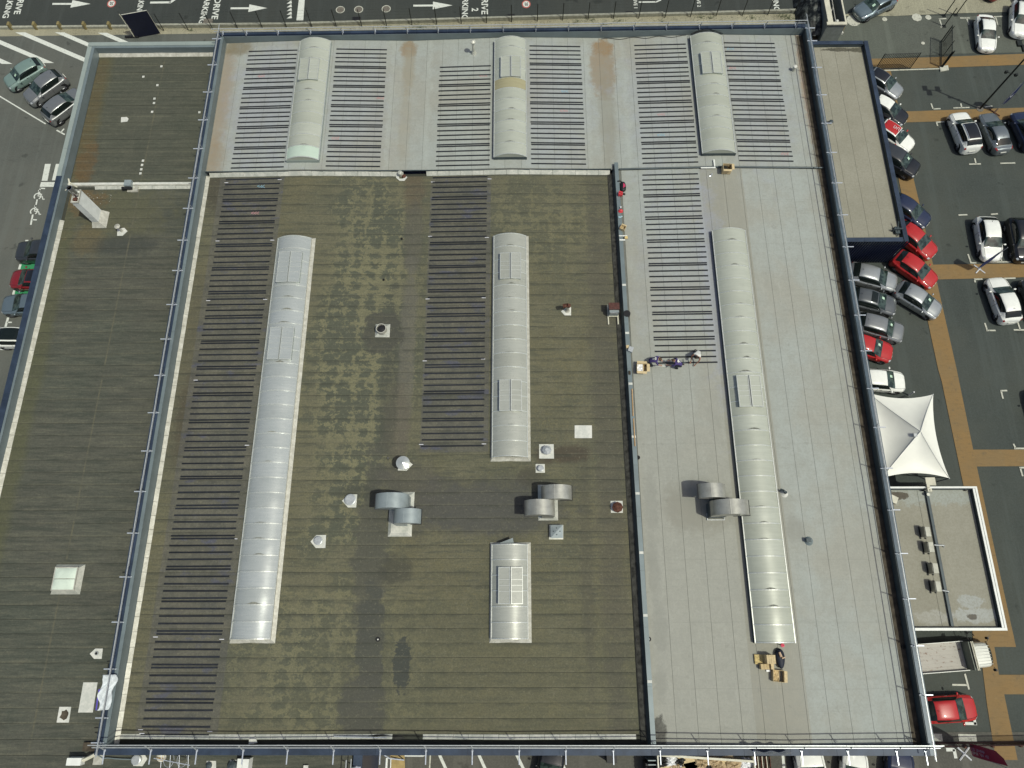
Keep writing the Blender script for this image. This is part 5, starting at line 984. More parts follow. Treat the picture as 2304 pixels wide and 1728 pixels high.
# cable coil at the upper right vault
mb = MB(); r_ = random.Random(2); pts = [(8+.35*i, 52.62+.1*math.sin(i*.9)+.02*i*.2, z_grey(8+.35*i)+.05) for i in range(24)]
mb.path(pts, .025, 5)
for k in range(4): mb.path([(17.9+(1.25+.08*k)*math.cos(a), 52.35+.42*math.sin(a)+.05*k, z_grey(17.9)+.25+.07*k+.12*math.sin(3*a+k)) for a in [i*.35 for i in range(11)]], .022, 5)
solo('black_cable', mb, M_TRIM, 'black cable trailing along the north parapet and coiled at the vault end', 'cable')
# grey tools and rust pot
c = WZ(*q(1152, 400, 478, 1150), zfd); t = thing('rusty_cowl_vent', c, 'vent with rust red rotating cowl on a white pentagon plate', 'roof vent'); part('flashing_plate', flash_plate([q(1152, 400, 423, 1155), q(1152, 400, 475, 1120), q(1152, 400, 510, 1120), q(1152, 400, 510, 1190), q(1152, 400, 455, 1190)], zfd), M_PATCH, t)
part('pipe', MB().lathe([(.24, 0), (.15, .15), (.13, .85)], c, 16), M_FLASHD, t); part('cowl', MB().path([(c.x+.14, c.y, c.z+.95), (c.x-.1, c.y+.02, c.z+1.05), (c.x-.42, c.y-.02, c.z+.98)], .17, 12), M_RUST, t)
# brown topped machine on a frame
c = WZ(*q(1152, 400, 868, 1175), zfd); t = thing('exhaust_unit', c, 'brown topped exhaust unit on a white timber frame by the divider wall', 'exhaust unit')
for dx_ in (-.38, .42): part('runner', MB().box((c.x+dx_-.05, c.y-1.0, c.z+.02), (c.x+dx_+.05, c.y+.75, c.z+.14)), M_CREAM, t)
part('crossbar', MB().box((c.x-.33, c.y-.35, c.z+.14), (c.x+.37, c.y-.27, c.z+.22)), M_CREAM, t); part('body', MB().box((c.x-.36, c.y-.3, c.z+.2), (c.x+.40, c.y+.42, c.z+.95)), M_HOODB, t)
part('lid', MB().box((c.x-.42, c.y-.1, c.z+.96), (c.x+.44, c.y+.48, c.z+1.12)), simple('brown_sheet', (.085, .035, .028), .7, 0, .3, .3, 5), t); part('front_plate', MB().box((c.x-.3, c.y-.33, c.z+.6), (c.x+.3, c.y-.305, c.z+.9)), M_GALV, t)

# ================================================================= GUARD RAILS
def guard(label, pts, outv, top=1.12, mat=M_GALV, arm=(-.38, .58), rail_mats=None, lean=-.48, base_in=.3):
    """pts: post feet on the coping; outv: outward unit vector"""
    o_ = Vector(outv); t = thing('guard_rail', pts[0], label, 'guard rail', 'edge guard rails')
    d = (pts[-1]-pts[0]).normalized()
    pm_ = MB().tube((0, 0, 0), o_*lean+Vector((0, 0, top)), .036, 6).tube(o_*-.28+Vector((0, 0, .04)), o_*(lean*.6)+Vector((0, 0, top*.62)), .018, 5).mesh('post', mat)
    am_ = MB().tube(o_*arm[0]+Vector((0, 0, .06)), o_*arm[1]+Vector((0, 0, .06)), .045, 6).box((-.06, -.06, 0), (.06, .06, .05)).mesh('clamp_arm', M_GALVB)
    for p in pts: link('post', pm_, t, p-pts[0]); link('clamp_arm', am_, t, p-pts[0])
    for hh, r in ((top, .040), (top*.55, .036)):
        a = pts[0]-d*.6+o_*lean*(hh/top)+Vector((0, 0, hh)); b = pts[-1]+d*.6+o_*lean*(hh/top)+Vector((0, 0, hh)); n = max(1, round((b-a).length/6))
        for i in range(n):
            u, v = a.lerp(b, i/n), a.lerp(b, (i+1)/n); k = Vector((0, 0, random.uniform(-.03, .03)))
            part('rail', MB().tube(u+k, v+d*.12, r, 6), mat, t)
zt = PT+.02
guard('west guard rail between the mossy roof and the west wing', [Vector((XW+.25, y, zt)) for y in [W(445-0, yy_, 7.7).y for yy_ in (89,)]+[W(400, k, 7.7).y for k in (148, 209, 271.5, 336, 402, 470, 541.5, 609.6, 686, 763.5, 845, 929, 1015, 1106, 1199.5, 1298, 1399.5, 1505, 1615, 1671)]], (-1, 0, 0), arm=(-.32, .55))
guard('south guard rail over the south parapet of the warehouse', [Vector((x, YS+.28, zt)) for x in [W(k, 1680, 7.7).x for k in (238, 342, 445, 549, 648.6, 752, 856.5, 959, 1063, 1168, 1272.5, 1379, 1484, 1590, 1695, 1801, 1905, 2014, 2079)]], (0, -1, 0), arm=(-.1, .82))
guard('north guard rail along the north parapet of the warehouse', [Vector((x, YN(x)-.25, zt)) for x in [W(k, 72, 7.7).x for k in (503, 556, 627, 699.5, 772, 844.5, 917, 986, 1058.5, 1132, 1205.5, 1279, 1352.5, 1426, 1499.5, 1574, 1647.5, 1721, 1791)]], (0, 1, 0), arm=(-.25, .35))
guard('east guard rail along the east parapet of the warehouse', [Vector((XE-.22, y, zt)) for y in [W(k[0], k[1], 7.7).y for k in (A4(335, 248), A4(350, 358), A4(385, 588), A4(430, 825), A4(475, 1070), A4(520, 1322), A4(565, 1585), B4(615, 325), B4(665, 600), B4(715, 888), B4(765, 1190), B4(815, 1498), C4(878, 163), C4(930, 498), C4(985, 852), C4(1050, 1212), C4(1125, 1588), D4(1180, 197), D4(1255, 603), D4(1330, 1027), D4(1420, 1470))]], (1, 0, 0), arm=(-.3, .62))
guard('short guard rail of the south annex roof edge', [Vector((-11.1, y, 6.5)) for y in (-9.3, -12.3, -15.3)], (1, 0, 0), arm=(-.2, .3))
# white cloth on the west rail
mb = MB(); ya, yb = W(245, 1518, 8.2).y, W(245, 1598, 8.2).y
mb.grid(lambda u, v: (XW+.05+.62*u+.10*math.sin(v*9)-.25*(v > .4)*(v-.4)*u, ya+(yb-ya)*v, 8.42-.62*u+.09*math.sin(u*9+v*13)+.06*noise.noise(Vector((u*6, v*11, 2)))), 14, 34)
s_ = solo('white_cloth', mb, simple('white_cloth_fabric', (.62, .66, .68), .75, 0, .2, .1, 3), 'crumpled white cloth hung over the west guard rail near the south corner', 'cloth', smooth=True)
so_ = s_.modifiers.new('t', 'SOLIDIFY'); so_.thickness = .012
part_on(s_, 'purple_hem', MB().path([(XW-.02, ya-.9, 8.40), (XW-.05, ya-1.5, 8.38), (XW-.02, ya-2.2, 8.36)], .05, 6), simple('purple_print', (.12, .09, .45), .7))
# tarpaulin banner on the south rail
x0, x1 = W(1700, 1685, 8.2).x, W(1775, 1690, 8.2).x
mb = MB(); mb.grid(lambda u, v: (x0+(x1-x0)*u, YS+.22+.05*math.sin(u*14)+.05*v, PT+.12+.95*v), 24, 6); solo('rail_banner', mb, M_PLASTIC, 'white banner tied to the south guard rail, seen edge on', 'banner', smooth=True)
solo('rail_tube', MB().tube(W(*q(576, 1296, 675, 1388), 6.9), W(*q(576, 1296, 1130, 1398), 6.9), .03, 6), M_GALVB, 'loose galvanised tube lying above the south flashing', 'tube')
solo('membrane_patch', MB().prism([tuple(W(*p, 6.9))[:2] for p in (q(0, 1296, 2155, 1410), q(0, 1296, 2212, 1392), q(576, 1296, 12, 1440), q(0, 1296, 2150, 1455))], 6.9, 6.95), M_PATCH, 'crooked white scrap at the south flashing', 'scrap')
# corner kink of cream white gutter along the south wall
solo('white_gutter', MB().box((9.6, YS-.22, 5.9), (27.4, YS-.06, 6.05)), M_WHITE, 'long white gutter below the south parapet above the skip', 'gutter')

# ================================================================= CARTONS, PALLETS, TOOLS
def carton(label, px, py, h0, sx, sy, sz, rz, openness=1, flaps=((0, -1), (1, 0)), fill=None, mat=None, name='cardboard_box', cat='box', hgt=None):
    c = W(px, py, h0); t = thing(name, (c.x, c.y, h0), label, cat, None, rz)
    mat = mat or M_CARD; th = .02
    def P(nm, mb, m_): me = mb.mesh(nm, m_); return link(nm, me, t)
    P('body', MB().box((-sx, -sy, 0), (sx, sy, .02)).box((-sx, -sy, .02), (-sx+th, sy, sz)).box((sx-th, -sy, .02), (sx, sy, sz)).box((-sx+th, -sy, .02), (sx-th, -sy+th, sz)).box((-sx+th, sy-th, .02), (sx-th, sy, sz)), mat)
    for fx, fy in flaps:
        w_ = .55*(sx if fx else sy)
        if fx: a = [(fx*sx, -sy, sz), (fx*sx, sy, sz), (fx*(sx+w_), sy*.95, sz-.03), (fx*(sx+w_), -sy*.95, sz-.03)]
        else: a = [(-sx, fy*sy, sz), (sx, fy*sy, sz), (sx*.95, fy*(sy+w_), sz-.03), (-sx*.95, fy*(sy+w_), sz-.03)]
        P('flap', MB().add(a+[(x, y, z+.012) for x, y, z in a], [(0, 1, 2, 3), (7, 6, 5, 4), (0, 4, 5, 1), (1, 5, 6, 2), (2, 6, 7, 3), (3, 7, 4, 0)]), mat)
    if fill:
        mb = MB(); mb.grid(lambda u, v: (-sx+th+(2*sx-2*th)*u*.62, -sy+th+(2*sy-2*th)*v, sz*.55+.12*noise.noise(Vector((u*5, v*5, sz*9)))), 8, 8); P('contents', mb, fill)
    return t
Z3 = lambda x, y: (1360+x*360/2212, 740+y*360/2212)
carton('open cardboard box with white packing beside the left worker', *Z3(508, 555), 7.0, .40, .34, .42, -.06, flaps=((1, 0), (0, -1), (0, 1)), fill=M_PLASTIC)
ZP = lambda x, y: (1660+x*140/1936, 1440+y*120/1659)
zp = z_grey(17)
t = carton('open cardboard box south of the pallet stack', *ZP(1215, 1110), zp, .38, .38, .42, -.10, flaps=((1, 0),), fill=M_CARDD)
# pallet stack
cP = W(*ZP(860, 650), zp); t = thing('pallet_stack', (cP.x, cP.y, zp), 'stack of light wooden boards and cartons on a pallet south of the long vault', 'pallet stack')
a = W(*ZP(560, 790), zp); b = W(*ZP(1200, 560), zp)
X0, X1, Y0, Y1 = W(*ZP(545, 800), zp+.1).x, W(*ZP(1195, 800), zp+.75).x, W(*ZP(800, 900), zp+.3).y, W(*ZP(800, 460), zp+.5).y
for i in range(7): y = Y0+.35+(Y1-Y0-.4)*i/6; part('deck_board', MB().box((X0, y-.05, zp+.10), (X0+.9, y+.05, zp+.14)), M_WOOD, t)
part('block', MB().box((X0, Y0+.3, zp+.0), (X0+.1, Y1, zp+.1)).box((X0+.4, Y0+.3, zp), (X0+.5, Y1, zp+.1)), M_WOOD, t)
n_ = 4
for i in range(n_): u = X0+.62+(X1-X0-.62)*i/n_; v = X0+.62+(X1-X0-.62)*(i+1)/n_; part('carton', MB().box((u+.006, Y0+.35, zp+.02), (v-.006, Y1, zp+.80+random.uniform(0, .02))), M_CARD, t)
for i in range(3): u = X0+.28+.21*i; part('small_carton', MB().box((u+.005, Y0-.03, zp+.02), (u+.2, Y0+.32, zp+.42)), M_CARDD, t)
part('carton_row', MB().box((X0+.93, Y0-.02, zp+.02), (X1-.1, Y0+.34, zp+.6)), M_CARD, t)
c = W(*ZP(1290, 570), zp); t = thing('black_work_bag', c, 'open black work bag with pale tools beside the pallet stack', 'bag')
mb = MB(); mb.grid(lambda u, v: (c.x-.02+(.30+.05*math.sin(v*5))*math.cos(u*6.283)*math.sin(math.pi*(.08+.84*v)), c.y+.62*math.cos(math.pi*v)*1.0-.05*math.sin(u*6.283), zp+.22+.22*math.sin(u*6.283)*math.sin(math.pi*(.1+.8*v))), 14, 12); part('bag_body', mb, simple('dark_nylon', (.012, .016, .028), .6), t, smooth=True)
part('tool_handle', MB().tube((c.x-.1, c.y+.42, zp+.46), (c.x-.02, c.y+.1, zp+.5), .07, 8, .1).tube((c.x+.02, c.y+.02, zp+.5), (c.x+.25, c.y+.1, zp+.46), .05, 6), simple('tan_grip', (.5, .36, .24), .7), t)
c = W(*ZP(1385, 165), zp); t = thing('pink_funnel', c, 'small pink red reel at the lower end of the long vault', 'reel'); part('disc', MB().lathe([(.13, 0), (.13, .08), (.05, .10), (.05, .05)], c, 16), simple('pink_red_plastic', (.62, .07, .12), .5), t); part('handle', MB().tube((c.x-.12, c.y+.02, c.z+.05), (c.x-.36, c.y+.12, c.z+.05), .035, 6), M_TRIM, t)
solo('white_wrap', MB().box((-.14, -.05, 0), (.14, .07, .1)), M_PLASTIC, 'crumpled white wrap at the foot of the pallet stack', 'wrap', origin=(0, 0, 0)).location = W(*ZP(940, 960), zp)
# leaning carton at the joint and white angle pieces
ZQ = lambda x, y: (1590+x*110/1521, 360+y*120/1659)
t = carton('tall cardboard box standing at the joint pipe with a dark hand hole', *ZQ(585, 350), 7.2, .38, .30, .70, -.05, flaps=((1, 0), (0, -1)), fill=M_DARKIN)
solo('white_angle', MB().box((-.95, -.05, 0), (.35, .06, .06)).box((.22, .06, 0), (.34, .85, .06)), M_WHITE, 'white angle profile lying on the joint left of the tall carton', 'profile', origin=(0, 0, 0)).location = W(*ZQ(150, 250), 7.25)
# things lying on the divider coping
ZC = lambda x, y: (1340+x*100/922, 400+y*180/1659)
M_REDP = simple('red_plastic', (.55, .05, .06), .45); M_PINKB = simple('crimson_cloth', (.42, .04, .10), .8)
c = W(*ZC(560, 215), 7.0); t = thing('rucksack', c, 'black and crimson rucksack near the top of the divider wall', 'rucksack')
mb = MB(); mb.grid(lambda u, v: (c.x+.28*math.cos(u*6.283)*math.sin(math.pi*(.05+.9*v))**.7, c.y+.48*math.cos(math.pi*v), c.z+.2+.2*math.sin(u*6.283)*math.sin(math.pi*(.05+.9*v))**.7), 14, 12); part('sack', mb, M_TRIM, t, smooth=True); part('crimson_panel', MB().prism([(c.x-.02, c.y-.25), (c.x+.2, c.y-.1), (c.x+.17, c.y+.12), (c.x+.02, c.y+.25)], c.z+.39, c.z+.42), M_PINKB, t); part('strap', MB().path([(c.x, c.y+.4, c.z+.25), (c.x-.25, c.y+.52, c.z+.32), (c.x-.45, c.y+.5, c.z+.3)], .06, 6), M_TRIM, t)
c = W(*ZC(505, 350), 7.3); t = thing('red_fuel_can', c, 'bright red plastic can standing on the divider coping', 'can'); part('body', MB().prism([(c.x-.17, c.y-.16), (c.x+.2, c.y-.2), (c.x+.22, c.y+.1), (c.x-.1, c.y+.2)], c.z, c.z+.3), M_REDP, t); part('handle', MB().tube((c.x-.1, c.y+.1, c.z+.34), (c.x+.14, c.y-.1, c.z+.34), .04, 8), M_REDP, t); part('spout', MB().tube((c.x+.2, c.y-.05, c.z+.2), (c.x+.42, c.y-.03, c.z+.1), .09, 8), M_TRIM, t)
c = W(*ZC(520, 685), 7.3); t = thing('red_helmet', c, 'small red helmet on the divider coping below the red can', 'helmet'); mb = MB(); mb.grid(lambda u, v: (c.x+.2*math.cos(u*6.283)*math.cos(v*1.57), c.y+.15*math.sin(u*6.283)*math.cos(v*1.57), c.z+.16*math.sin(v*1.57)), 14, 6); part('shell', mb, M_REDP, t, smooth=True); part('brim', MB().prism([(c.x-.24, c.y-.05), (c.x-.1, c.y-.2), (c.x+.15, c.y-.2), (c.x+.22, c.y)], c.z, c.z+.02), M_REDP, t)
c = W(*ZC(520, 625), 7.3); solo('white_cup', MB().lathe([(.05, 0), (.08, .14), (.06, .14), (.05, .04)], c, 12), M_PLASTIC, 'little white cup just above the red helmet', 'cup')
c = W(*ZC(510, 815), 7.3); solo('glove', MB().box((c.x-.16, c.y-.07, c.z), (c.x+.1, c.y+.03, c.z+.05)).box((c.x+.06, c.y-.0, c.z), (c.x+.2, c.y+.1, c.z+.04)), simple('pale_blue_cloth', (.35, .5, .55), .8), 'pale blue glove on the divider coping', 'glove', bevel=.015)
carton('small cardboard box on the divider coping', *ZC(560, 1060), 7.3, .22, .20, .28, -.5, flaps=((0, 1),), fill=M_CARDD)
c = W(*ZC(560, 1250), 7.3); t = thing('white_clamp', c, 'white bracket with wooden block on the divider coping', 'bracket'); part('upper_bar', MB().box((c.x-.3, c.y+.14, c.z), (c.x+.4, c.y+.22, c.z+.08)), M_WHITE, t); part('lower_bar', MB().box((c.x-.28, c.y-.26, c.z), (c.x+.2, c.y-.14, c.z+.06)), M_WHITE, t); part('block', MB().box((c.x+.18, c.y-.12, c.z), (c.x+.42, c.y+.13, c.z+.12)), M_WOOD, t)
c = W(*q(1152, 400, 990, 1183), 7.1); t = thing('cable_drum', c, 'black round drum standing right of the brown topped unit', 'drum'); part('disc', MB().lathe([(.29, 0), (.29, .06), (.1, .06), (.1, .22), (.28, .22), (.28, .28), (.06, .28)], c, 20), M_TRIM, t)
c = W(*Z3(352, 290), 7.3); t = thing('battery_drill_case', c, 'grey tool case with a beige box on the divider coping above the left worker', 'tool case'); part('case', MB().add([(c.x-.2, c.y-.12, c.z), (c.x+.13, c.y-.3, c.z), (c.x+.3, c.y+.12, c.z), (c.x-.05, c.y+.25, c.z), (c.x-.2, c.y-.12, c.z+.22), (c.x+.13, c.y-.3, c.z+.22), (c.x+.3, c.y+.12, c.z+.22), (c.x-.05, c.y+.25, c.z+.22)], [(4, 5, 6, 7), (0, 1, 5, 4), (1, 2, 6, 5), (2, 3, 7, 6), (3, 0, 4, 7)]), M_GALV, t); part('box', MB().box((c.x-.3, c.y+.12, c.z), (c.x-.08, c.y+.36, c.z+.14)), M_CARD, t)
c = W(*Z3(347, 608), 7.3); solo('phone_pouch', MB().box((c.x-.09, c.y-.16, c.z), (c.x+.08, c.y+.16, c.z+.05)), M_MUD, 'small dark brown pouch on the divider coping left of the open box', 'pouch', bevel=.02)
for i, (a, b) in enumerate(((q(1152, 832, 1037, 165), q(1152, 832, 1047, 400)), (q(1152, 832, 1050, 420), q(1152, 832, 1063, 660)))):
    solo('timber_batten', MB().tube(W(*a, 7.33), W(*b, 7.33), .045, 4), simple('orange_timber', (.52, .34, .17), .8) if i == 0 else bpy.data.materials['orange_timber'], ('upper', 'lower')[i]+' thin timber batten lying along the divider coping', 'batten')
# white box with cable at the south west corner
c = W(*q(0, 1296, 675, 1595), 6.6); t = thing('white_junction_box', c, 'white box on an arm at the south west roof corner', 'junction box')
part('box', MB().box((c.x-.5, c.y-.22, c.z), (c.x+.48, c.y+.24, c.z+.5)), M_WHITE, t); part('arm', MB().tube((c.x+.5, c.y+.05, c.z+.3), (c.x+1.3, c.y+.45, c.z+.25), .12, 6), M_CREAM, t); part('foot', MB().box((c.x+.9, c.y-.3, 6.21), (c.x+1.5, c.y+.3, 6.35)), M_FLASHD, t)
part('clay_base', MB().box((c.x+.1, c.y+.55, 6.21), (c.x+1.0, c.y+1.1, 6.5)), M_MUD, t)
mb = MB(); mb.path([W(*q(0, 1296, x, y), 6.35) for x, y in ((780, 1545), (820, 1535), (850, 1550), (890, 1575), (930, 1572), (990, 1578), (1050, 1582), (1165, 1585))], .045, 6); solo('roof_cable', mb, M_SLATE, 'grey cable snaking from the white box to the round vent at the south edge', 'cable')
vent('round grey vent on a white pentagon plate south of the parapet', q(0, 1296, 1195, 1583), zl, [q(0, 1296, 1163, 1525), q(0, 1296, 1243, 1525), q(0, 1296, 1275, 1580), q(0, 1296, 1232, 1643), q(0, 1296, 1152, 1640)], 'disc', .27, .45)
vent('small vent on a white square plate near the white duct, left', q(0, 1296, 1815, 1635), zl, [q(0, 1296, 1787, 1597), q(0, 1296, 1868, 1597), q(0, 1296, 1868, 1690), q(0, 1296, 1785, 1690)], 'knob', .16, .3, mat=M_SLATED)
vent('small dark vent touching the white duct', q(0, 1296, 2020, 1640), zl, [q(0, 1296, 1987, 1588), q(0, 1296, 2055, 1588), q(0, 1296, 2055, 1690), q(0, 1296, 1985, 1690)], 'knob', .26, .4, mat=M_SLATED)
solo('white_duct', MB().box((W(*q(0, 1296, 2062, 1600), 6.6).x, -14, 6.22), (W(*q(0, 1296, 2105, 1600), 6.8).x, -8.75, 6.85)).box((W(*q(0, 1296, 2107, 1600), 6.8).x, -14, 6.22), (W(*q(0, 1296, 2150, 1600), 7).x, -8.75, 7.0)), M_WHITE, 'long white rectangular duct running south from the parapet', 'duct')
c = W(*q(0, 1296, 1395, 1560), 6.8); t = thing('stained_dome', c, 'yellowed dish dome stained at its rim by the south parapet', 'satellite dish'); mb = MB(); mb.grid(lambda u, v: (c.x+.34*math.cos(u*6.283)*math.cos(v*1.57), c.y+.34*math.sin(u*6.283)*math.cos(v*1.57), c.z+.2*math.sin(v*1.57)), 20, 7)
m = N('stained_cream', .5); m.col(m.mix(m.ramp(m.noise(3, 5, .7), .42, .58), (.62, .60, .50), (.42, .26, .05))); part('shell', mb, m.mat, t, smooth=True); part('stalk', MB().tube((c.x, c.y, 6.22), (c.x, c.y, c.z), .05, 6), M_BLACK, t)
t = thing('roof_aerial', W(*q(0, 1296, 1500, 1610), 6.6), 'lattice television aerial lying out over the south annex roof', 'aerial')
a, b = W(*q(0, 1296, 1330, 1575), 7.2), W(*q(0, 1296, 1640, 1635), 7.2); part('boom', MB().tube(a, b, .03, 6), M_GALVB, t)
for k in range(4): p = a.lerp(b, .2+.25*k); part('element', MB().tube(p+Vector((.05, -.5, 0)), p+Vector((-.05, .62, 0)), .014, 5), M_GALVB, t)
for k in range(2): part('loop', MB().path([(a.x+1.0+.9*k+.35*math.cos(i*.5), a.y-.1+.45*math.sin(i*.5), 7.15) for i in range(13)], .012, 4), M_GALVB, t)
c = W(*q(576, 1296, 435, 1650), 6.4); solo('vent_scrap', MB().box((c.x-.2, c.y-.15, 6.22), (c.x+.1, c.y+.1, 6.4)), M_PATCH, 'small white scrap at the bottom picture edge on the south annex', 'scrap')
# south passage: ochre floor, white stair frame
sheet('ochre_passage', gq(q(576, 1296, 1165, 1525), q(576, 1296, 1285, 1525), q(576, 1296, 1290, 1760), q(576, 1296, 1150, 1760)), .03, simple('sandy_floor', (.36, .27, .12), .85, 0, .2, .25, 1.5, grain=.3))
t = thing('white_stair_frame', (-9.6, -9.5, 5.5), 'white rail frame of a ladder landing hooked below the south parapet', 'ladder landing')
pl = lambda pts, h: [W(*q(576, 1296, *p), h) for p in pts]
part('handrail', MB().path(pl([(1010, 1530), (1085, 1530), (1150, 1575), (1280, 1590)], 6.2), .05, 6), M_GALVB, t); part('side_rail', MB().path(pl([(1285, 1548), (1440, 1550), (1475, 1530)], 6.2), .09, 6), M_WHITE, t)
part('landing', MB().prism([tuple(p)[:2] for p in pl([(1285, 1535), (1440, 1535), (1445, 1555), (1285, 1558)], 5.8)], 5.7, 5.8), M_WHITE, t); part('strut', MB().path(pl([(1195, 1520), (1280, 1590), (1165, 1560)], 6.0), .035, 5), M_TRIM, t); part('post', MB().tube(W(*q(576, 1296, 1130, 1570), 6.3), W(*q(576, 1296, 1122, 1700), 6.3), .08, 6), M_WHITE, t); part('post', MB().tube(W(*q(576, 1296, 1165, 1570), 6.0), W(*q(576, 1296, 1160, 1700), 6.0), .04, 6), M_WHITE, t)
c = W(*q(1152, 1296, 855, 1562), .3); solo('dark_wall_box', MB().box((c.x-.4, c.y-.3, 0), (c.x+.35, c.y+.35, 1.1)), M_TRIM, 'dark cabinet at the foot of the south wall', 'cabinet')

# ================================================================= PEOPLE
def person(label, base, rz, joints, bones, radii, matidx, mats, hair):
    """one continuous skinned body; joints in local metres, bones as pairs"""
    names = list(joints); me = bpy.data.meshes.new('b'); me.from_pydata([joints[n] for n in names], [(names.index(a), names.index(b)) for a, b in bones], []); ob = bpy.data.objects.new('b', me); COL.objects.link(ob)
    sk = ob.modifiers.new('s', 'SKIN'); sk.branch_smoothing = .6
    for i, n in enumerate(names):
        r = radii[n]; me.skin_vertices[0].data[i].radius = (r, r) if not isinstance(r, tuple) else r
        me.skin_vertices[0].data[i].use_root = (n == 'pelvis')
    sb = ob.modifiers.new('u', 'SUBSURF'); sb.levels = 2; sb.render_levels = 2
    m2 = bpy.data.meshes.new_from_object(ob.evaluated_get(bpy.context.evaluated_depsgraph_get())); bpy.data.objects.remove(ob); m2.name = 'body'
    m2.materials.clear()
    for m_ in mats: m2.materials.append(m_)
    J = {n: Vector(joints[n]) for n in names}
    for p in m2.polygons:
        c = p.center; best = None
        for a, b in bones:
            u, v = J[a], J[b]; d = v-u; t_ = max(0, min(1, (c-u).dot(d)/max(d.length_squared, 1e-6))); ds = (c-(u+d*t_)).length-min(radii[a], radii[b])*.5
            if best is None or ds < best[0]: best = (ds, a, b)
        p.material_index = matidx.get((best[1], best[2]), 0); p.use_smooth = True
    t = thing('person', (*base[:2], base[2]), label, 'person', None, rz); t.scale = (1.25,)*3; o = link('body', m2, t)
    hd = J['head']; mb = MB(); mb.grid(lambda u, v: (hd.x-.015+.108*math.cos(u*6.283)*math.cos(v*1.9-.35), hd.y+.095*math.sin(u*6.283)*math.cos(v*1.9-.35), hd.z+.025+.105*math.sin(v*1.9-.35)), 14, 8); link('hair', mb.mesh('hair', hair, None, True), t)
    nose = MB().add([(hd.x+.10, hd.y-.015, hd.z-.02), (hd.x+.10, hd.y+.015, hd.z-.02), (hd.x+.10, hd.y, hd.z+.03), (hd.x+.13, hd.y, hd.z-.015)], [(0, 1, 3), (1, 2, 3), (2, 0, 3)]); link('nose', nose.mesh('nose', mats[1]), t)
    return t
M_SKIN = simple('skin', (.42, .24, .17), .6, 0, .3, .08); M_SKIN2 = simple('tanned_skin', (.30, .15, .10), .6, 0, .3, .08); M_PURP = simple('purple_shirt', (.065, .05, .15), .85, 0, .2, .15, 9); M_JEAN = simple('dark_trousers', (.022, .026, .035), .85, 0, .2, .2, 9); M_SHORT = simple('grey_brown_shorts', (.12, .11, .10), .85); M_TANK = simple('white_vest', (.62, .62, .58), .8); M_HAIR = simple('dark_hair', (.03, .022, .016), .8); M_HAIR2 = simple('brown_hair', (.10, .065, .04), .8); M_BOOT = simple('work_boot', (.06, .045, .03), .8)
def crouch(label, px, py, rz, mats, hair, reach=.0, cap=None):
    c = WZ(px, py, z_grey); base = (c.x, c.y, c.z+.02)
    J = dict(pelvis=(-.18, 0, .42), waist=(-.05, 0, .58), chest=(.17, 0, .74), neck=(.34, 0, .80), head=(.47, 0, .80), crown=(.52, 0, .83),
        hipL=(-.17, .10, .40), kneeL=(.20, .20, .42), ankL=(-.05, .18, .07), toeL=(.14, .19, .04), hipR=(-.17, -.10, .40), kneeR=(.12, -.22, .10), ankR=(-.30, -.20, .08), toeR=(-.40, -.20, .04),
        shL=(.24, .19, .74), elL=(.42, .28, .50), wrL=(.60, .20+reach, .22), haL=(.66, .17+reach, .14), fiL=(.72, .15+reach, .10), shR=(.24, -.19, .74), elR=(.36, -.27, .48), wrR=(.56, -.17+reach, .20), haR=(.62, -.15+reach, .12), fiR=(.68, -.13+reach, .09))
    B = [('pelvis', 'waist'), ('waist', 'chest'), ('chest', 'neck'), ('neck', 'head'), ('head', 'crown'), ('pelvis', 'hipL'), ('hipL', 'kneeL'), ('kneeL', 'ankL'), ('ankL', 'toeL'), ('pelvis', 'hipR'), ('hipR', 'kneeR'), ('kneeR', 'ankR'), ('ankR', 'toeR'),
        ('chest', 'shL'), ('shL', 'elL'), ('elL', 'wrL'), ('wrL', 'haL'), ('haL', 'fiL'), ('chest', 'shR'), ('shR', 'elR'), ('elR', 'wrR'), ('wrR', 'haR'), ('haR', 'fiR')]
    Rd = dict(pelvis=.155, waist=.15, chest=.17, neck=.058, head=.10, crown=.075, hipL=.10, kneeL=.062, ankL=.042, toeL=.035, hipR=.10, kneeR=.062, ankR=.042, toeR=.035, shL=.075, elL=.042, wrL=.028, haL=.036, fiL=.012, shR=.075, elR=.042, wrR=.028, haR=.036, fiR=.012)
    mi = {('pelvis', 'waist'): 0, ('waist', 'chest'): 0, ('chest', 'neck'): 0, ('neck', 'head'): 1, ('head', 'crown'): 1, ('chest', 'shL'): 0, ('chest', 'shR'): 0, ('shL', 'elL'): 3, ('shR', 'elR'): 3, ('elL', 'wrL'): 1, ('elR', 'wrR'): 1, ('wrL', 'haL'): 1, ('wrR', 'haR'): 1, ('haL', 'fiL'): 1, ('haR', 'fiR'): 1,
        ('pelvis', 'hipL'): 2, ('pelvis', 'hipR'): 2, ('hipL', 'kneeL'): 2, ('hipR', 'kneeR'): 2, ('kneeL', 'ankL'): 2, ('kneeR', 'ankR'): 2, ('ankL', 'toeL'): 4, ('ankR', 'toeR'): 4}
    t = person(label, base, rz, J, B, Rd, mi, mats, hair)
    # four more fingers and a thumb per hand
    for s, hx in ((1, J['haL']), (-1, J['haR'])):
        mb = MB()
        for k in range(4): y = hx[1]+(k-1.5)*.02; L = (.075, .085, .08, .06)[k]; mb.tube((hx[0]+.02, y, hx[2]), (hx[0]+.02+L*.6, y, hx[2]-.02), .010, 6).tube((hx[0]+.02+L*.6, y, hx[2]-.02), (hx[0]+.02+L*.85, y, hx[2]-.05), .009, 6)
        mb.tube((hx[0]-.01, hx[1]-s*.025, hx[2]), (hx[0]+.035, hx[1]-s*.055, hx[2]-.03), .011, 6); link('fingers', mb.mesh('fingers', mats[1]), t)
    return t
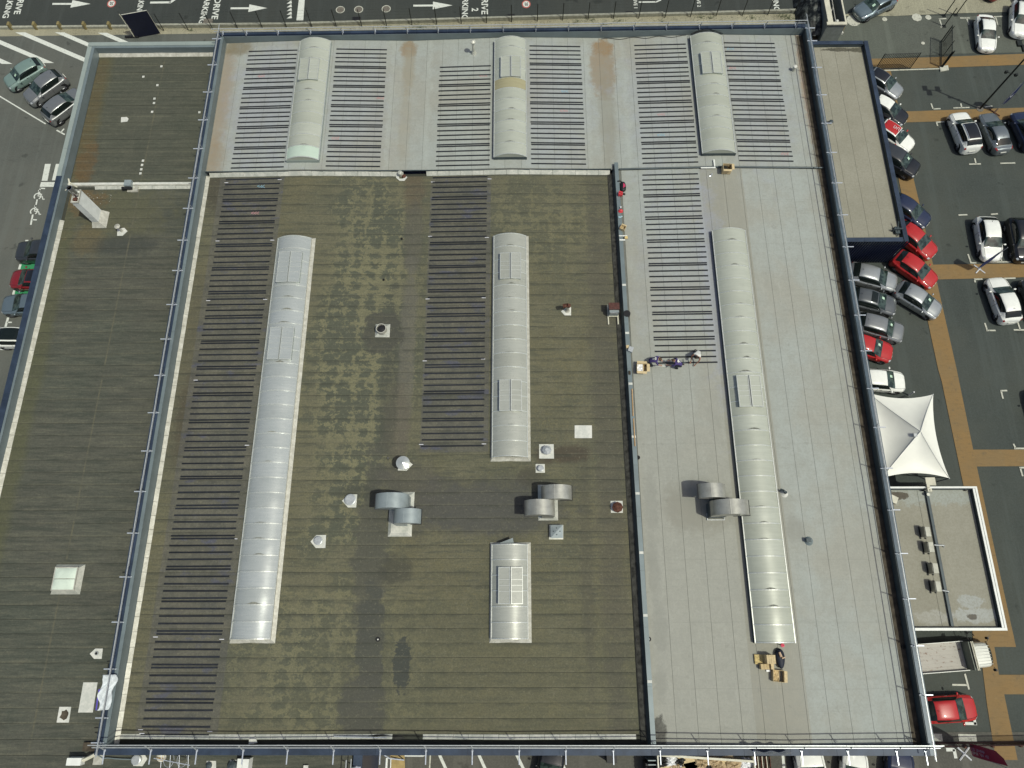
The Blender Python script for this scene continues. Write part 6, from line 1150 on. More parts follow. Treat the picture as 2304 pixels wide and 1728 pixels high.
t = crouch('person in purple logo shirt crouching next to the open cardboard box', *Z3(640, 478), -.05, [M_PURP, M_SKIN, M_JEAN, M_PURP, M_BOOT], M_HAIR2)
def emblem(t): link('white_emblem', MB().add([(-.02, -.03, .76), (.16, -.03, .925), (.16, .03, .925), (-.02, .03, .76), (.10, -.11, .875), (.20, -.07, .93), (.20, .07, .93), (.10, .11, .875)], [(0, 1, 2, 3), (4, 5, 6, 7)]).mesh('white_emblem', M_TANK), t)
emblem(t)
t = crouch('person in purple logo shirt crouching in the middle, facing west', *Z3(1010, 520), math.pi-.25, [M_PURP, M_SKIN, M_JEAN, M_PURP, M_BOOT], M_HAIR2, reach=-.05); emblem(t)
t = crouch('person with bare tanned arms and white vest crouching right of the others', *Z3(1268, 375), -math.pi/2-.5, [M_TANK, M_SKIN2, M_SHORT, M_SKIN2, M_BOOT], M_HAIR)
c = WZ(*Z3(1095, 470), z_grey); solo('hand_roller', MB().tube((c.x-.1, c.y, c.z+.06), (c.x+.14, c.y+.01, c.z+.06), .045, 10).tube((c.x, c.y, c.z+.06), (c.x-.02, c.y+.28, c.z+.14), .02, 6), M_SLATED, 'small dark hand roller on the lowest strip', 'tool')
c = WZ(*Z3(770, 515), z_grey); solo('backing_paper', MB().prism([(c.x-.4, c.y-.03), (c.x+.45, c.y-.05), (c.x+.45, c.y+.05), (c.x-.4, c.y+.06)], c.z+.02, c.z+.03), M_PATCH, 'strip of white backing paper between the two purple shirted workers', 'paper strip')

# ================================================================= CARS
def catmull(p0, p1, p2, p3, t):
    return 0.5*((2*p1)+(-p0+p2)*t+(2*p0-5*p1+4*p2-p3)*t*t+(-p0+3*p1-3*p2+p3)*t*t*t)
SHAPES = {
 # x(front +), half width, belt z, roof half width, roof z
 'hatch': [(2.10, .36, .50, .26, .54), (2.02, .64, .60, .46, .68), (1.74, .82, .70, .60, .82), (1.15, .88, .80, .66, .93), (1.0, .885, .86, .68, .98), (.22, .885, .90, .60, 1.37), (-.45, .885, .91, .62, 1.47), (-1.25, .88, .93, .59, 1.42), (-1.84, .84, .93, .60, 1.06), (-2.02, .72, .80, .52, .90), (-2.10, .50, .58, .36, .62)],
 'saloon': [(2.28, .36, .50, .26, .54), (2.20, .65, .60, .48, .68), (1.90, .84, .70, .62, .80), (1.25, .90, .78, .68, .91), (1.0, .90, .84, .69, .95), (.15, .90, .87, .60, 1.33), (-.50, .90, .88, .62, 1.42), (-1.10, .90, .90, .59, 1.35), (-1.80, .88, .92, .64, 1.01), (-2.18, .74, .86, .54, .97), (-2.30, .50, .58, .36, .62)],
 'suv': [(2.18, .42, .58, .32, .64), (2.10, .70, .70, .54, .82), (1.85, .88, .82, .66, .98), (1.20, .92, .92, .70, 1.08), (1.05, .92, .97, .71, 1.11), (.32, .92, 1.00, .64, 1.52), (-.40, .92, 1.02, .66, 1.62), (-1.42, .91, 1.04, .63, 1.57), (-1.95, .87, 1.03, .62, 1.20), (-2.10, .78, .86, .56, 1.00), (-2.18, .54, .60, .40, .66)],
}
RNG = dict(hatch=(4, 5, 7, 8), saloon=(4, 5, 7, 8), suv=(4, 5, 7, 8))
def car_surface(kind):
    S = []
    for (x, w_, zb, wt, zr) in SHAPES[kind]:
        S.append([(x, .72*w_, .20), (x, .98*w_, .26), (x, w_, .26+(zb-.26)*.55), (x, .975*w_, zb-.03), (x, .90*w_, zb+.03), (x, (.90*w_*.28+wt*.72), zb+.03+(zr-zb-.03)*.72), (x, wt*.86, zr-.02), (x, wt*.45, zr+.008), (x, 0, zr+.015)])
    S = [[Vector(p) for p in r] for r in S]; nu, nv = len(S), len(S[0])
    def ev(u, v):
        i = min(int(u), nu-2); j = min(int(v), nv-2); fu, fv = u-i, v-j
        def row(k):
            k = max(0, min(nu-1, k)); r = S[k]; g = lambda a: r[max(0, min(nv-1, a))] if a <= nv-1 else Vector((r[nv-2].x, -r[nv-2].y, r[nv-2].z))
            return catmull(g(j-1), g(j), g(j+1), g(j+2), fv)
        return catmull(row(i-1), row(i), row(i+1), row(i+2), fu)
    return ev, nu, nv
CARMESH = {}
def car_meshes(kind):
    if kind in CARMESH: return CARMESH[kind]
    ev, nu, nv = car_surface(kind); D = {}
    L0, L1 = SHAPES[kind][0][0], SHAPES[kind][-1][0]
    mb = MB(); NU, NV = (nu-1)*3, (nv-1)*2
    def full(u, v, off=0):
        vv = v*2
        if vv <= 1: p = ev(u*(nu-1), vv*(nv-1)); return (p.x, p.y, p.z)
        p = ev(u*(nu-1), (2-vv)*(nv-1)); return (p.x, -p.y, p.z)
    mb.grid(full, NU, NV*2)
    mb.f = [f[::-1] for f in mb.f]
    for u, s in ((0, 1), (1, -1)):
        ring = [full(u, k/(NV*2)) for k in range(NV*2+1)]; mb.add(ring, [tuple(range(len(ring)))[::(-1 if s > 0 else 1)]])
    D['body'] = mb
    def patch(u0, u1, v0, v1, side, n1=8, n2=6, off=.012, sh=0.0):
        g = MB(); e = .02
        def f(a, b):
            u = u0+(u1-u0)*a+sh*(b-.5)*(1-2*a if False else 1); v = v0+(v1-v0)*b
            p = ev(u, v); pu = ev(u+e, v)-ev(u-e, v); pv = ev(u, min(v+e, nv-1.001))-ev(u, v-e); nrm = pv.cross(pu); nrm.normalize()
            if nrm.z < -.2: nrm = -nrm
            if nrm.y < 0 and v < nv-1.5: nrm = -nrm if nrm.z < .0 else nrm
            p = p+nrm*off; return (p.x, p.y*side, p.z)
        g.grid(f, n1, n2)
        if side > 0: g.f = [x[::-1] for x in g.f]
        return g
    a, b, c, d = RNG[kind]
    # windscreen: both halves in one mesh
    def screen(u0, u1, v0, top_in=0.0):
        g = MB(); n = 14
        def f(s_, t_):
            u = u0+(u1-u0)*t_; vv = (s_-.5)*2; v = (nv-1)-(abs(vv))*((nv-1)-v0-top_in*t_); p = ev(u, min(v, nv-1.0001)); return (p.x+(.012 if u < 5.5 else -.012), p.y*(1 if vv >= 0 else -1), p.z+.012)
        g.grid(f, n, 6); 
        return g
    D['windscreen'] = screen(a-.06, b-.06, 5.0, -.15); g = screen(c+.16, d-.08 if kind != 'saloon' else d-.05, 5.1, 0); g.f = [x[::-1] for x in g.f]; D['rear_window'] = g
    for s, nm in ((1, 'L'), (-1, 'R')):
        D['side_'+nm] = patch(b-.35, c+.12, 4.12, 5.42, s, 12, 4, .010, sh=.42)
        D['rocker_'+nm] = patch(1.2, nu-2.2, .35, 1.15, s, 16, 2, .006)
        D['head_'+nm] = patch(1.0, 1.75, 3.0, 4.7, s, 5, 4, .012)
        D['tail_'+nm] = patch(nu-2.75, nu-1.9, 3.1, 4.6, s, 4, 4, .012)
    g = MB(); n = 6
    D['grille'] = MB().grid(lambda u, v: (L0+.012-.10*abs(2*u-1)**2, (u-.5)*.78, .30+.24*v), 8, 2)
    D['plate'] = MB().box((L0+.0, -.26, .40), (L0+.03, .26, .50)).box((L1-.05, -.26, .55), (L1+.012, .26, .66))
    roof = MB()
    def fr(s_, t_):
        u = b+.02+(c-b-.0)*t_; vv = (s_-.5)*2; v = (nv-1)-abs(vv)*1.95; p = ev(u, min(v, nv-1.0001)); return (p.x, p.y*(1 if vv >= 0 else -1), p.z+.008)
    roof.grid(fr, 12, 10); D['roof_skin'] = roof
    hood_ = MB()
    D['rails'] = MB()
    for s in (1, -1): D['rails'].path([(lambda p: (p.x, p.y*s, p.z+.05))(ev(b+.15+(c-b)*k/6, 6.05)) for k in range(7)], .020, 5)
    D['wipers'] = MB()
    for y in (.45, -.12): p = ev(a+.12, nv-1.0001); r_ = ev(b-.5, nv-1.0001); D['wipers'].tube((p.x-.0, y, p.z+.02), (p.x*.75+r_.x*.25, y+.42 if y < 0 else y-.5, p.z*.8+r_.z*.2+.02), .008, 4)
    D['seams'] = MB()
    for s in (1, -1):
        for uu in (b-.55, (b+c)/2-.05, c+.35): D['seams'].path([(lambda p: (p.x, p.y*s+.004*s, p.z+.003))(ev(uu, v)) for v in (.9, 1.6, 2.3, 3.0, 3.6, 4.1)], .011, 4)
        D['seams'].path([(lambda p: (p.x, p.y*s, p.z+.004))(ev(1.3+(a-1.4)*k/6, 5.2)) for k in range(7)], .011, 4)
        hp = ev((b+c)/2-.5, 2.9); D['seams'].box((hp.x-.09, s*hp.y-.02, hp.z-.015), (hp.x+.09, s*hp.y+.02, hp.z+.02))
    wx0 = L0-.80; wx1 = L1+.80; wr = .325 if kind != 'suv' else .36; hw = max(r[1] for r in SHAPES[kind])
    ms = {}
    for k, g in D.items(): ms[k] = g.mesh(k, M_TRIM, None, k not in ('plate', 'wipers', 'rails', 'seams'))
    ms['tyre'] = MB().tube((0, -.115, 0), (0, .115, 0), wr, 22).mesh('tyre', M_TYRE)
    rim = MB().tube((0, .08, 0), (0, .122, 0), wr*.62, 18)
    for k in range(5): an = k*1.2566; rim.tube((0, .124, 0), (wr*.58*math.cos(an), .128, wr*.58*math.sin(an)), .035, 4)
    ms['rim'] = rim.mesh('rim', M_RIM)
    ms['arch'] = MB().tube((0, -.02, 0), (0, .02, 0), wr+.055, 22).mesh('wheel_arch', M_TRIM)
    ms['mirror'] = MB().grid(lambda u, v: (.10*math.cos(u*6.283)*math.sin(v*3.1416)*.8, .11*math.cos(v*3.1416), .07*math.sin(u*6.283)*math.sin(v*3.1416)), 10, 6).mesh('mirror', M_TRIM, None, True)
    ms['aerial'] = MB().tube((0, 0, 0), (-.10, 0, .09), .016, 5).mesh('aerial', M_TRIM)
    ms['meta'] = (L0, L1, wx0, wx1, wr, hw, ev, a, b, c, d, nv)
    CARMESH[kind] = ms; return ms
def setmat(o, m_):
    if not o.data.materials: o.data.materials.append(None)
    o.material_slots[0].link = 'OBJECT'; o.material_slots[0].material = m_
def car(label, kind, x, y, deg, paint, roof=None, rails=False, sticker=False, scale=1.0, group=None, name='parked_car', cat='car', glassroof=False, mirror=None):
    ms = car_meshes(kind); L0, L1, wx0, wx1, wr, hw, ev, a, b, c, d, nv = ms['meta']
    t = thing(name, (x, y, .02), label, cat, group, R(deg)); t.scale = (scale, scale*1.07, scale)
    def P(nm, key, m_, loc=(0, 0, 0), rot=None, par=None):
        o = link(nm, ms[key], par or t, loc); setmat(o, m_)
        if rot is not None: o.rotation_euler = rot
        return o
    P('body', 'body', paint); P('windscreen', 'windscreen', M_WIND); P('rear_window', 'rear_window', M_GLASS)
    for s in 'LR': P('side_window', 'side_'+s, M_GLASS); P('sill_trim', 'rocker_'+s, M_TRIM); P('headlight', 'head_'+s, M_HEAD); P('tail_light', 'tail_'+s, M_TAIL)
    P('grille', 'grille', M_TRIM); P('number_plate', 'plate', M_PATCH); P('wipers', 'wipers', M_TRIM); P('panel_seams', 'seams', M_TRIM)
    if roof: P('roof_skin', 'roof_skin', roof)
    if rails: P('roof_rails', 'rails', M_GALVB)
    for sx in (wx0, wx1):
        for s in (1, -1):
            P('wheel_arch', 'arch', M_TRIM, (sx, s*(hw*.975-.004), wr+.0)); 
            wt_ = P('wheel', 'tyre', M_TYRE, (sx, s*(hw*.975-.118), wr-.02)); P('rim', 'rim', M_RIM, (0, 0, 0), (0, 0, 0 if s > 0 else math.pi), wt_)
    zb = SHAPES[kind][4][2]
    for s in (1, -1): P('mirror', 'mirror', mirror or paint, (SHAPES[kind][4][0]-.28, s*(hw+.10), zb+.10))
    p = ev(c-.15, nv-1.0001); P('aerial', 'aerial', M_TRIM, (p.x, 0, p.z))
    if sticker:
        u = (a+b)/2-.05; v = 6.9; p0 = ev(u-.14, 7.6); p1 = ev(u+.16, 7.6); p2 = ev(u+.16, 6.9); p3 = ev(u-.14, 6.9)
        k = 1 if sticker == 1 else -1
        o = link('windscreen_paper', MB().add([(q_.x+.02, q_.y*k, q_.z+.026) for q_ in (p0, p1, p2, p3)], [(0, 1, 2, 3)]).mesh('windscreen_paper', M_PAPER), t)
    if glassroof:
        g = MB(); g.grid(lambda s_, t_: (lambda pp: (pp.x, pp.y*(1 if s_ >= .5 else -1), pp.z+.016))(ev(b+.05+(c-b)*.42*t_, min(nv-1.0001, (nv-1)-abs(2*s_-1)*1.7))), 10, 5); o = link('glass_roof', g.mesh('glass_roof', M_GLASS, None, True), t)
    return t
M_PAPER = simple('mint_paper', (.45, .62, .48), .8)
WH = carpaint('white', (.80, .81, .75)); BK = carpaint('black', (.010, .011, .013)); NV_ = carpaint('navy', (.014, .022, .055)); RD = carpaint('red', (.42, .018, .016)); RD2 = carpaint('dark_red', (.20, .012, .014)); SV = carpaint('silver', (.36, .38, .38), .55); GR = carpaint('grey', (.115, .125, .13), .4); GB = carpaint('blue_grey', (.15, .195, .22), .4); MT = carpaint('mint', (.19, .27, .24), .15); GY = carpaint('mid_grey', (.19, .215, .225), .5); AN = carpaint('anthracite', (.045, .05, .055), .3); SG = carpaint('silver_grey', (.24, .25, .25), .5)
def nosecar(label, kind, nx, ny, deg, paint, **k):
    L = SHAPES[kind][0][0]*k.get('scale', 1.06); k.setdefault('scale', 1.06)
    return car(label, kind, nx-L*math.cos(R(deg)), ny-L*math.sin(R(deg)), deg, paint, **k)
gW = 'cars parked west of the building'
car('mint green off roader at an angle, leftmost of the three by the hatching', 'suv', -51.9, 54.75, -141, MT, sticker=1)
car('silver off roader between the mint car and the silver estate', 'suv', -49.35, 52.95, -135, SG, scale=1.05)
car('silver car with its tail to the lower left, half behind the west roof edge', 'suv', -46.9, 50.65, 50, SG, scale=1.05)
nosecar('dark anthracite car poking out from behind the west wall', 'suv', -48.0, 33.65, 180, AN)
nosecar('dark red hatchback on the green bays', 'hatch', -47.95, 30.75, 178, RD2, roof=BK)
nosecar('blue grey saloon below the green bays', 'saloon', -48.15, 28.05, 182, GB)
car('white car with its tail to the left picture edge', 'suv', -45.6, 24.75, 0, WH, roof=M_GLASS)
nosecar('blue grey saloon on the pale apron at the upper picture edge', 'saloon', 36.6, 61.95, -151, GB, sticker=1)
nosecar('white saloon facing down in the upper right', 'saloon', 49.5, 56.95, -97, WH, scale=1.0)
nosecar('small white car at the right edge of the upper row', 'hatch', 53.3, 58.8, -104, WH, scale=1.1)
car('red car cut by the upper picture edge', 'hatch', 51.3, 66.0, -60, RD2); car('black car cut by the upper right picture corner', 'suv', 55.4, 65.6, -95, BK)
nosecar('silver hooded car with black roof, first along the navy annex', 'hatch', 39.4, 51.3, -40, SV, roof=BK); nosecar('black car with white roof along the navy annex', 'hatch', 39.35, 48.0, -38, BK, roof=WH, mirror=WH)
t7 = nosecar('white car with red lettered roof along the navy annex', 'hatch', 39.35, 44.75, -42, WH, roof=RD, mirror=RD)
nosecar('black off roader with dull roof along the navy annex', 'suv', 39.35, 41.9, -36, BK, sticker=1, roof=AN); nosecar('navy hatchback near the corner of the navy annex', 'hatch', 39.35, 36.15, -40, NV_)
nosecar('red hatchback tight against the corner of the navy annex', 'hatch', 39.25, 32.75, -46, RD); nosecar('red hatchback fully in view behind the silver row', 'hatch', 38.75, 29.75, -42, RD, scale=1.05)
nosecar('silver estate, uppermost of the row against the east wall', 'hatch', 35.25, 29.75, -17, SV, scale=1.09); nosecar('silver hatchback standing behind the row, nose to the ochre walkway', 'hatch', 38.6, 26.75, -37, SV, sticker=1, scale=1.05)
nosecar('dark grey car with glass roof in the row against the east wall', 'hatch', 34.75, 27.35, -16, GR, sticker=1, glassroof=True, scale=1.08); nosecar('silver off roader in the row against the east wall', 'suv', 34.9, 24.65, -18, SG, sticker=1, scale=1.02)
nosecar('red hatchback half under the east parapet above the white one', 'hatch', 33.6, 22.75, -18, RD, sticker=1); nosecar('white hatchback above the tent', 'hatch', 34.25, 20.1, -4, WH, sticker=1)
nosecar('white hatchback with black roof and silver rails, nose up', 'suv', 44.6, 48.9, 97, WH, roof=BK, rails=True, scale=1.06); nosecar('grey saloon nose up beside the black roofed hatchback', 'saloon', 47.6, 48.9, 98, GY, scale=1.04); nosecar('navy car nose up at the right edge', 'hatch', 50.75, 49.0, 99, NV_, scale=1.08)
nosecar('white hatchback facing down behind the navy flag', 'hatch', 44.55, 32.15, -93, WH, scale=1.1); nosecar('black off roader facing down right of the white hatchback', 'suv', 47.6, 32.0, -92, BK, scale=1.05)
nosecar('white hatchback nose up, lowest of the two in the middle of the car park', 'hatch', 44.35, 30.35, 96, WH, scale=1.1); nosecar('dark green grey car cut by the right edge beside the lower white hatchback', 'suv', 47.5, 30.2, 97, AN, scale=1.06)
nosecar('black car in shade at the right picture edge level with the tent', 'suv', 45.95, 19.4, 93, BK, scale=1.12); nosecar('black car cut by the right picture edge below the ochre branch', 'suv', 45.9, 9.6, 93, BK, scale=1.08)
nosecar('glossy red hatchback at the lower right of the building', 'hatch', 34.95, -6.2, 3, RD, scale=1.02)
c = W(*q(1152, 1296, 300, 1640), 1.0); car('black car between two white bay lines at the bottom edge', 'suv', c.x+.1, c.y-.95, 78, BK)
c = W(*q(1728, 1296, 370, 1640), 1.0); nosecar('white van like car at the bottom edge under the gutter', 'suv', c.x, c.y+1.15, 92, WH, scale=1.1); c = W(*q(1728, 1296, 790, 1640), 1.0); nosecar('white car at the bottom edge, second from the skip', 'hatch', c.x, c.y+1.0, 78, WH, roof=simple('cream_roof', (.55, .6, .5), .4)); c = W(*q(1728, 1296, 1200, 1650), 1.0); nosecar('navy car at the bottom edge near the white cross', 'saloon', c.x-.1, c.y+1.1, 78, NV_)
mb = MB(); r_ = random.Random(4)
for k in range(6): x = -.55+.17*k; mb.box((x, -.16, 1.50), (x+.035, .16, 1.51)).box((x, -.16+.14*(k % 3), 1.5), (x+.13, -.12+.14*(k % 3), 1.51))
o = link('roof_lettering', mb.mesh('roof_lettering', M_PLASTIC), t7); o.location = (.1, .1, -.0); o.rotation_euler.z = math.pi/2*0

# flatbed truck
tx = W(*D4(1560, 700), 1.6); t = thing('flatbed_truck', (32.4, -2.55, 0), 'white flatbed truck with stained load bed beside the white rimmed annex', 'truck', None, R(4)); 
def TP(nm, mb, m_, smooth=False, par=None): return link(nm, mb.mesh(nm, m_, None, smooth), par or t)
M_BED = N('stained_bed', .7); M_BED.col(M_BED.mix(M_BED.ramp(M_BED.noise(4.5, 6, .8, sx=.5), .56, .64), M_BED.mix(M_BED.noise(1.2), (.36, .34, .30), (.44, .42, .37)), (.16, .085, .05)))
M_TW = carpaint('truck_white', (.66, .67, .60))
TP('load_bed', MB().box((-4.2, -1.03, .85), (1.05, 1.03, .95)), M_BED.mat)
for i in range(7): TP('bed_plank', MB().box((-4.15, -1.0+.285*i, .955), (1.0, -1.0+.285*i+.275, .965)), M_BED.mat)
TP('side_board', MB().box((-4.2, -1.08, .9), (1.05, -1.03, 1.3)), M_TW); TP('side_board', MB().box((-4.2, 1.03, .9), (1.05, 1.08, 1.3)), M_TW)
hb = MB().box((1.08, -1.02, .9), (1.14, 1.02, 1.9)); TP('head_board', hb, simple('dull_green_grey', (.16, .18, .15), .6))
for k in range(2): TP('rack_tube', MB().tube((1.25+.12*k, -1.05, 1.98), (1.25+.12*k, 1.05, 1.98), .045, 8), M_CREAM)
def cabf(u, v):
    x = 1.35+1.10*u; hw = .95-.04*u**4; a_ = -math.pi/2+math.pi*v; e = .35
    sx = math.copysign(abs(math.sin(a_))**e, math.sin(a_)); cz_ = abs(math.cos(a_))**e; top = 2.02-.05*u
    return (x, hw*sx, .45+(top-.45)*cz_)
mb = MB(); mb.grid(cabf, 12, 24); mb.f = [f[::-1] for f in mb.f]; TP('cab', mb, M_TW, True)
TP('cab_back', MB().box((1.30, -.92, .5), (1.36, .92, 1.94)), M_GREENGREY if False else M_FLAPF)
def front(u, v): y = (u-.5)*1.8; return (3.12+.26*math.sqrt(max(0, 1-(2*u-1)**2*.8))-.30*v*v, y*(1-.05*v), .45+.75*v)
TP('bonnet', MB().grid(front, 14, 6), M_TW, True)
def ws(u, v): y = (u-.5)*1.66; return (2.86+.24*math.sqrt(max(0, 1-(2*u-1)**2*.8))-(.41+.24*math.sqrt(max(0, 1-(2*u-1)**2*.8))*.8)*v, y*(1-.03*v), 1.20+.77*v)
g = MB(); g.grid(ws, 14, 5); TP('windscreen', g, M_GLASS, True)
for i in range(7): TP('roof_rib', MB().box((1.5, -.66+.22*i-.012, 2.0), (2.5, -.66+.22*i+.012, 2.035)), M_TW)
for s in (1, -1):
    m_ = TP('mirror', MB().box((2.85, s*1.16-.09, 1.25), (2.95, s*1.16+.09, 1.6)), M_TRIM); TP('mirror_arm', MB().tube((2.8, s*.92, 1.5), (2.88, s*1.14, 1.55), .02, 5), M_TRIM, par=m_)
    for x in (-2.6, 2.5):
        w_ = TP('wheel', MB().tube((x, s*.72, .38), (x, s*.95, .38), .38, 20), M_TYRE); TP('rim', MB().tube((x, s*.94, .38), (x, s*.96, .38), .2, 14), M_RIM, par=w_)
TP('chassis', MB().box((-4.0, -.45, .5), (2.8, .45, .84)), M_TRIM)
t.location.x = 33.55

# ================================================================= TENT
t = thing('stretch_tent', (32.8, 14.8, 0), 'large off white stretched fabric pavilion tent between the white car and the white rimmed annex', 'tent')
co_ = [W(*C4(870, 200), 2.4), W(*C4(1428, 212), 2.4), W(*C4(1567, 937), 2.4), W(*C4(985, 935), 2.4)]; pk = Vector((32.85, 14.75, 3.95))
def edge(a, b, s):
    m_ = a.lerp(b, s); cen = (co_[0]+co_[2])/2; inw = (cen-(a+b)/2).normalized(); return m_+inw*.42*4*s*(1-s)
for k in range(4):
    a, b = co_[k], co_[(k+1) % 4]
    def f(u, v, a=a, b=b):
        e = edge(a, b, u); r = v; p = e.lerp(pk, r); p.z = e.z+(pk.z-e.z)*(r**1.25)+(-.16*math.sin(math.pi*u)*math.sin(math.pi*r)); return p
    part('fabric_panel', MB().grid(f, 18, 14), M_TENT, t, smooth=True)
    part('hip_seam', MB().path([(lambda r: (lambda p: (p.x, p.y, a.z+(pk.z-a.z)*(r**1.25)+.015))(a.lerp(pk, r)))(i/10) for i in range(11)], .022, 5), M_WHITE, t)
    part('pole', MB().tube((a.x+(pk.x-a.x)*.02, a.y+(pk.y-a.y)*.02, 0), a, .05, 8), M_GALV, t)
part('peak_plate', MB().box((pk.x-.5, pk.y-.40, pk.z-.30), (pk.x-.22, pk.y-.12, pk.z-.17)), M_GALV, t)
part('rope', MB().tube(co_[2], (co_[2].x-2.2, co_[2].y+.6, .6), .03, 5).tube((co_[2].x-2.2, co_[2].y+.6, .6), (co_[2].x-3.2, co_[2].y+1.3, .05), .03, 5), M_TRIM, t)
c = W(*C4(1240, 205), .5); solo('white_bollard', MB().lathe([(.07, 0), (.07, .9), (.05, .95)], (c.x, c.y, 0), 10), M_PLASTIC, 'little white bollard behind the upper tent edge', 'bollard')
c = W(*C4(1405, 965), 3.2); solo('square_table_top', MB().box((c.x-.38, c.y-.32, 3.1), (c.x+.40, c.y+.33, 3.2)).box((c.x-.05, c.y-.05, 0), (c.x+.05, c.y+.05, 3.1)), M_CREAM, 'square cream box top between the tent and the white rimmed annex', 'floodlight box')
c = W(*C4(1392, 1040), 4.2); t = thing('camera_mast', (c.x, c.y, 3.6), 'cream camera mast clamped to the upper rim of the white rimmed annex', 'camera mast')
part('pole', MB().tube((c.x, c.y, 3.6), (c.x, c.y, 4.3), .05, 8), M_CREAM, t); part('bracket', MB().box((c.x-.16, c.y-.12, 4.1), (c.x+.18, c.y+.14, 4.3)).box((c.x-.10, c.y+.2, 4.05), (c.x+.12, c.y+.5, 4.2)), M_CREAM, t); part('dome', MB().lathe([(.13, 4.0), (.1, 3.9), (.03, 3.86)][::-1], (c.x, c.y-.3, 0), 12), M_FLASH, t)

M_UNIT = simple('grey_cream_casing', (.44, .435, .36), .5)
# cooling units on the annex
def acunit(label, zx, zy):
    c = W(*C4(zx, zy), 4.45); t = thing('cooling_unit', (c.x, c.y, 3.64), label, 'cooling unit', 'cooling units on the white rimmed annex')
    part('casing', MB().box((c.x-.19, c.y-.37, 3.74), (c.x+.19, c.y+.37, 4.45)), M_UNIT, t, bevel=.015); part('grille', MB().box((c.x-.225, c.y-.30, 3.80), (c.x-.212, c.y+.30, 4.40)), M_HOODS, t)
    part('foot', MB().box((c.x-.26, c.y-.48, 3.66), (c.x-.20, c.y+.48, 3.73)), M_TRIM, t); part('foot', MB().box((c.x+.12, c.y-.48, 3.66), (c.x+.18, c.y+.48, 3.73)), M_TRIM, t); return t
acunit('northernmost cooling unit on the white rimmed annex', 1383, 1398); acunit('cooling unit just above the short pipe, second from the north', 1412, 1532); acunit('cooling unit third from the north on the white rimmed annex', 1450, 1715); acunit('southernmost cooling unit on the white rimmed annex', 1474, 1872)
for (zx0, zy0, zx1, zy1, lab) in ((1435, 1513, 1520, 1518, 'short grey pipe stub right of the second cooling unit'), (1505, 1905, 1560, 1915, 'short grey pipe stub right of the lowest cooling unit')):
    a, b = W(*C4(zx0, zy0), 4.0), W(*C4(zx1, zy1), 4.0); solo('pipe_stub', MB().tube(a, b, .05, 8).tube(b, b+Vector((.1, -.12, -.3)), .06, 8), M_GALV, lab, 'pipe')
c = W(*C4(1085, 1120), 3.9); solo('roof_crate', MB().box((-.28, -.28, 0), (.28, .28, .35)), M_CREAM, 'small tilted cream crate near the upper left corner of the white rimmed annex', 'crate', origin=(0, 0, 0)); o = bpy.data.objects['roof_crate']; o.location = (c.x, c.y, 3.64); o.rotation_euler.z = -.5
for i, (zx, zy) in enumerate(((1710, 1038), (1345, 1038))):
    c = W(*C4(zx, zy), 3.8); solo('rim_clamp', MB().box((c.x-.07, c.y-.06, 3.64), (c.x+.07, c.y+.06, 3.8)), M_TRIM, ('dark clamp at the upper right rim corner', 'dark clamp left of the camera mast')[i], 'clamp')

# ================================================================= GATES, POSTS, LAMP, FLAGS
def gate(label, a, b, h, nb, name='barred_gate', mat=M_BLACK, bar_r=.018):
    t = thing(name, a, label, 'gate'); d = (b-a); 
    part('bottom_rail', MB().tube(a+Vector((0, 0, .12)), b+Vector((0, 0, .12)), .05, 4), mat, t); part('top_rail', MB().tube(a+Vector((0, 0, h)), b+Vector((0, 0, h)), .04, 4), mat, t)
    for p in (a, b): part('stile', MB().tube(p, p+Vector((0, 0, h+.05)), .06, 4), mat, t)
    pm_ = MB().tube((0, 0, .12), (0, 0, h), bar_r, 4).mesh('bar', mat)
    for i in range(1, nb): link('bar', pm_, t, d*(i/nb))
    return t
a, b = W(1969, 157), W(2047, 154.5); gate('open dark barred gate leaf lying across the ochre walkway', a, b, 2.15, 20, bar_r=.034)
a, b = W(*A4(1490, 585)), W(*A4(1492, 362)); t = gate('narrow mesh gate panel standing at right angles on the white footing', a, b, 2.15, 36, 'mesh_gate', bar_r=.010)
mb = MB()
for k in range(12): mb.tube(a+Vector((0, 0, .25+.16*k)), b+Vector((0, 0, .25+.16*k)), .008, 4)
part('mesh_wire', mb, M_BLACK, t); part('thick_post', MB().tube(a+Vector((.15, 0, 0)), a+Vector((.15, 0, 2.3)), .09, 4), M_BLACK, t)
for s in (.45, 1): p = a.lerp(b, s); part('prop', MB().tube(p+Vector((.25, 0, 0)), p+Vector((.25, 0, 2.1)), .04, 5), M_BLACK, t)
c = W(*A4(1520, 598)); solo('gate_footing', MB().prism([tuple(W(*A4(x, y)))[:2] for x, y in ((1478, 583), (1550, 570), (1557, 612), (1487, 622))], 0, .12), M_PAINTW, 'pale concrete footing under the mesh gate', 'footing')
solo('gate_track', MB().prism([tuple(W(*A4(x, y)))[:2] for x, y in ((930, 608), (1480, 592), (1482, 600), (930, 618))], 0, .05), M_PAINTW, 'pale gate track between the two gates', 'gate track')
for i, (x, y) in enumerate(((1520, 138), (1520, 228), (1622, 130))):
    p = W(*A4(x, y)); solo('black_post', MB().tube(p, p+Vector((0, 0, 2.4 if i == 1 else 3.6)), .055, 6).box((p.x-.2, p.y-.2, 0), (p.x+.2, p.y+.2, .03)), M_BLACK, ('black post at the upper corner of the worn bracket', 'black post at the lower corner of the worn bracket', 'black post left of the white saloon')[i], 'post', 'black posts in the upper yard')
p = W(2204.5, 245); t = thing('lamp_post', p, 'tall black lamp post with flood lights in the right car park', 'lamp post')
part('foot', MB().lathe([(.38, .02), (.34, .06), (.1, .08), (.1, .03)], p, 18), M_MAN, t); part('pole', MB().tube(p, p+Vector((0, 0, 8.2)), .10, 12, .07), M_BLACK, t)
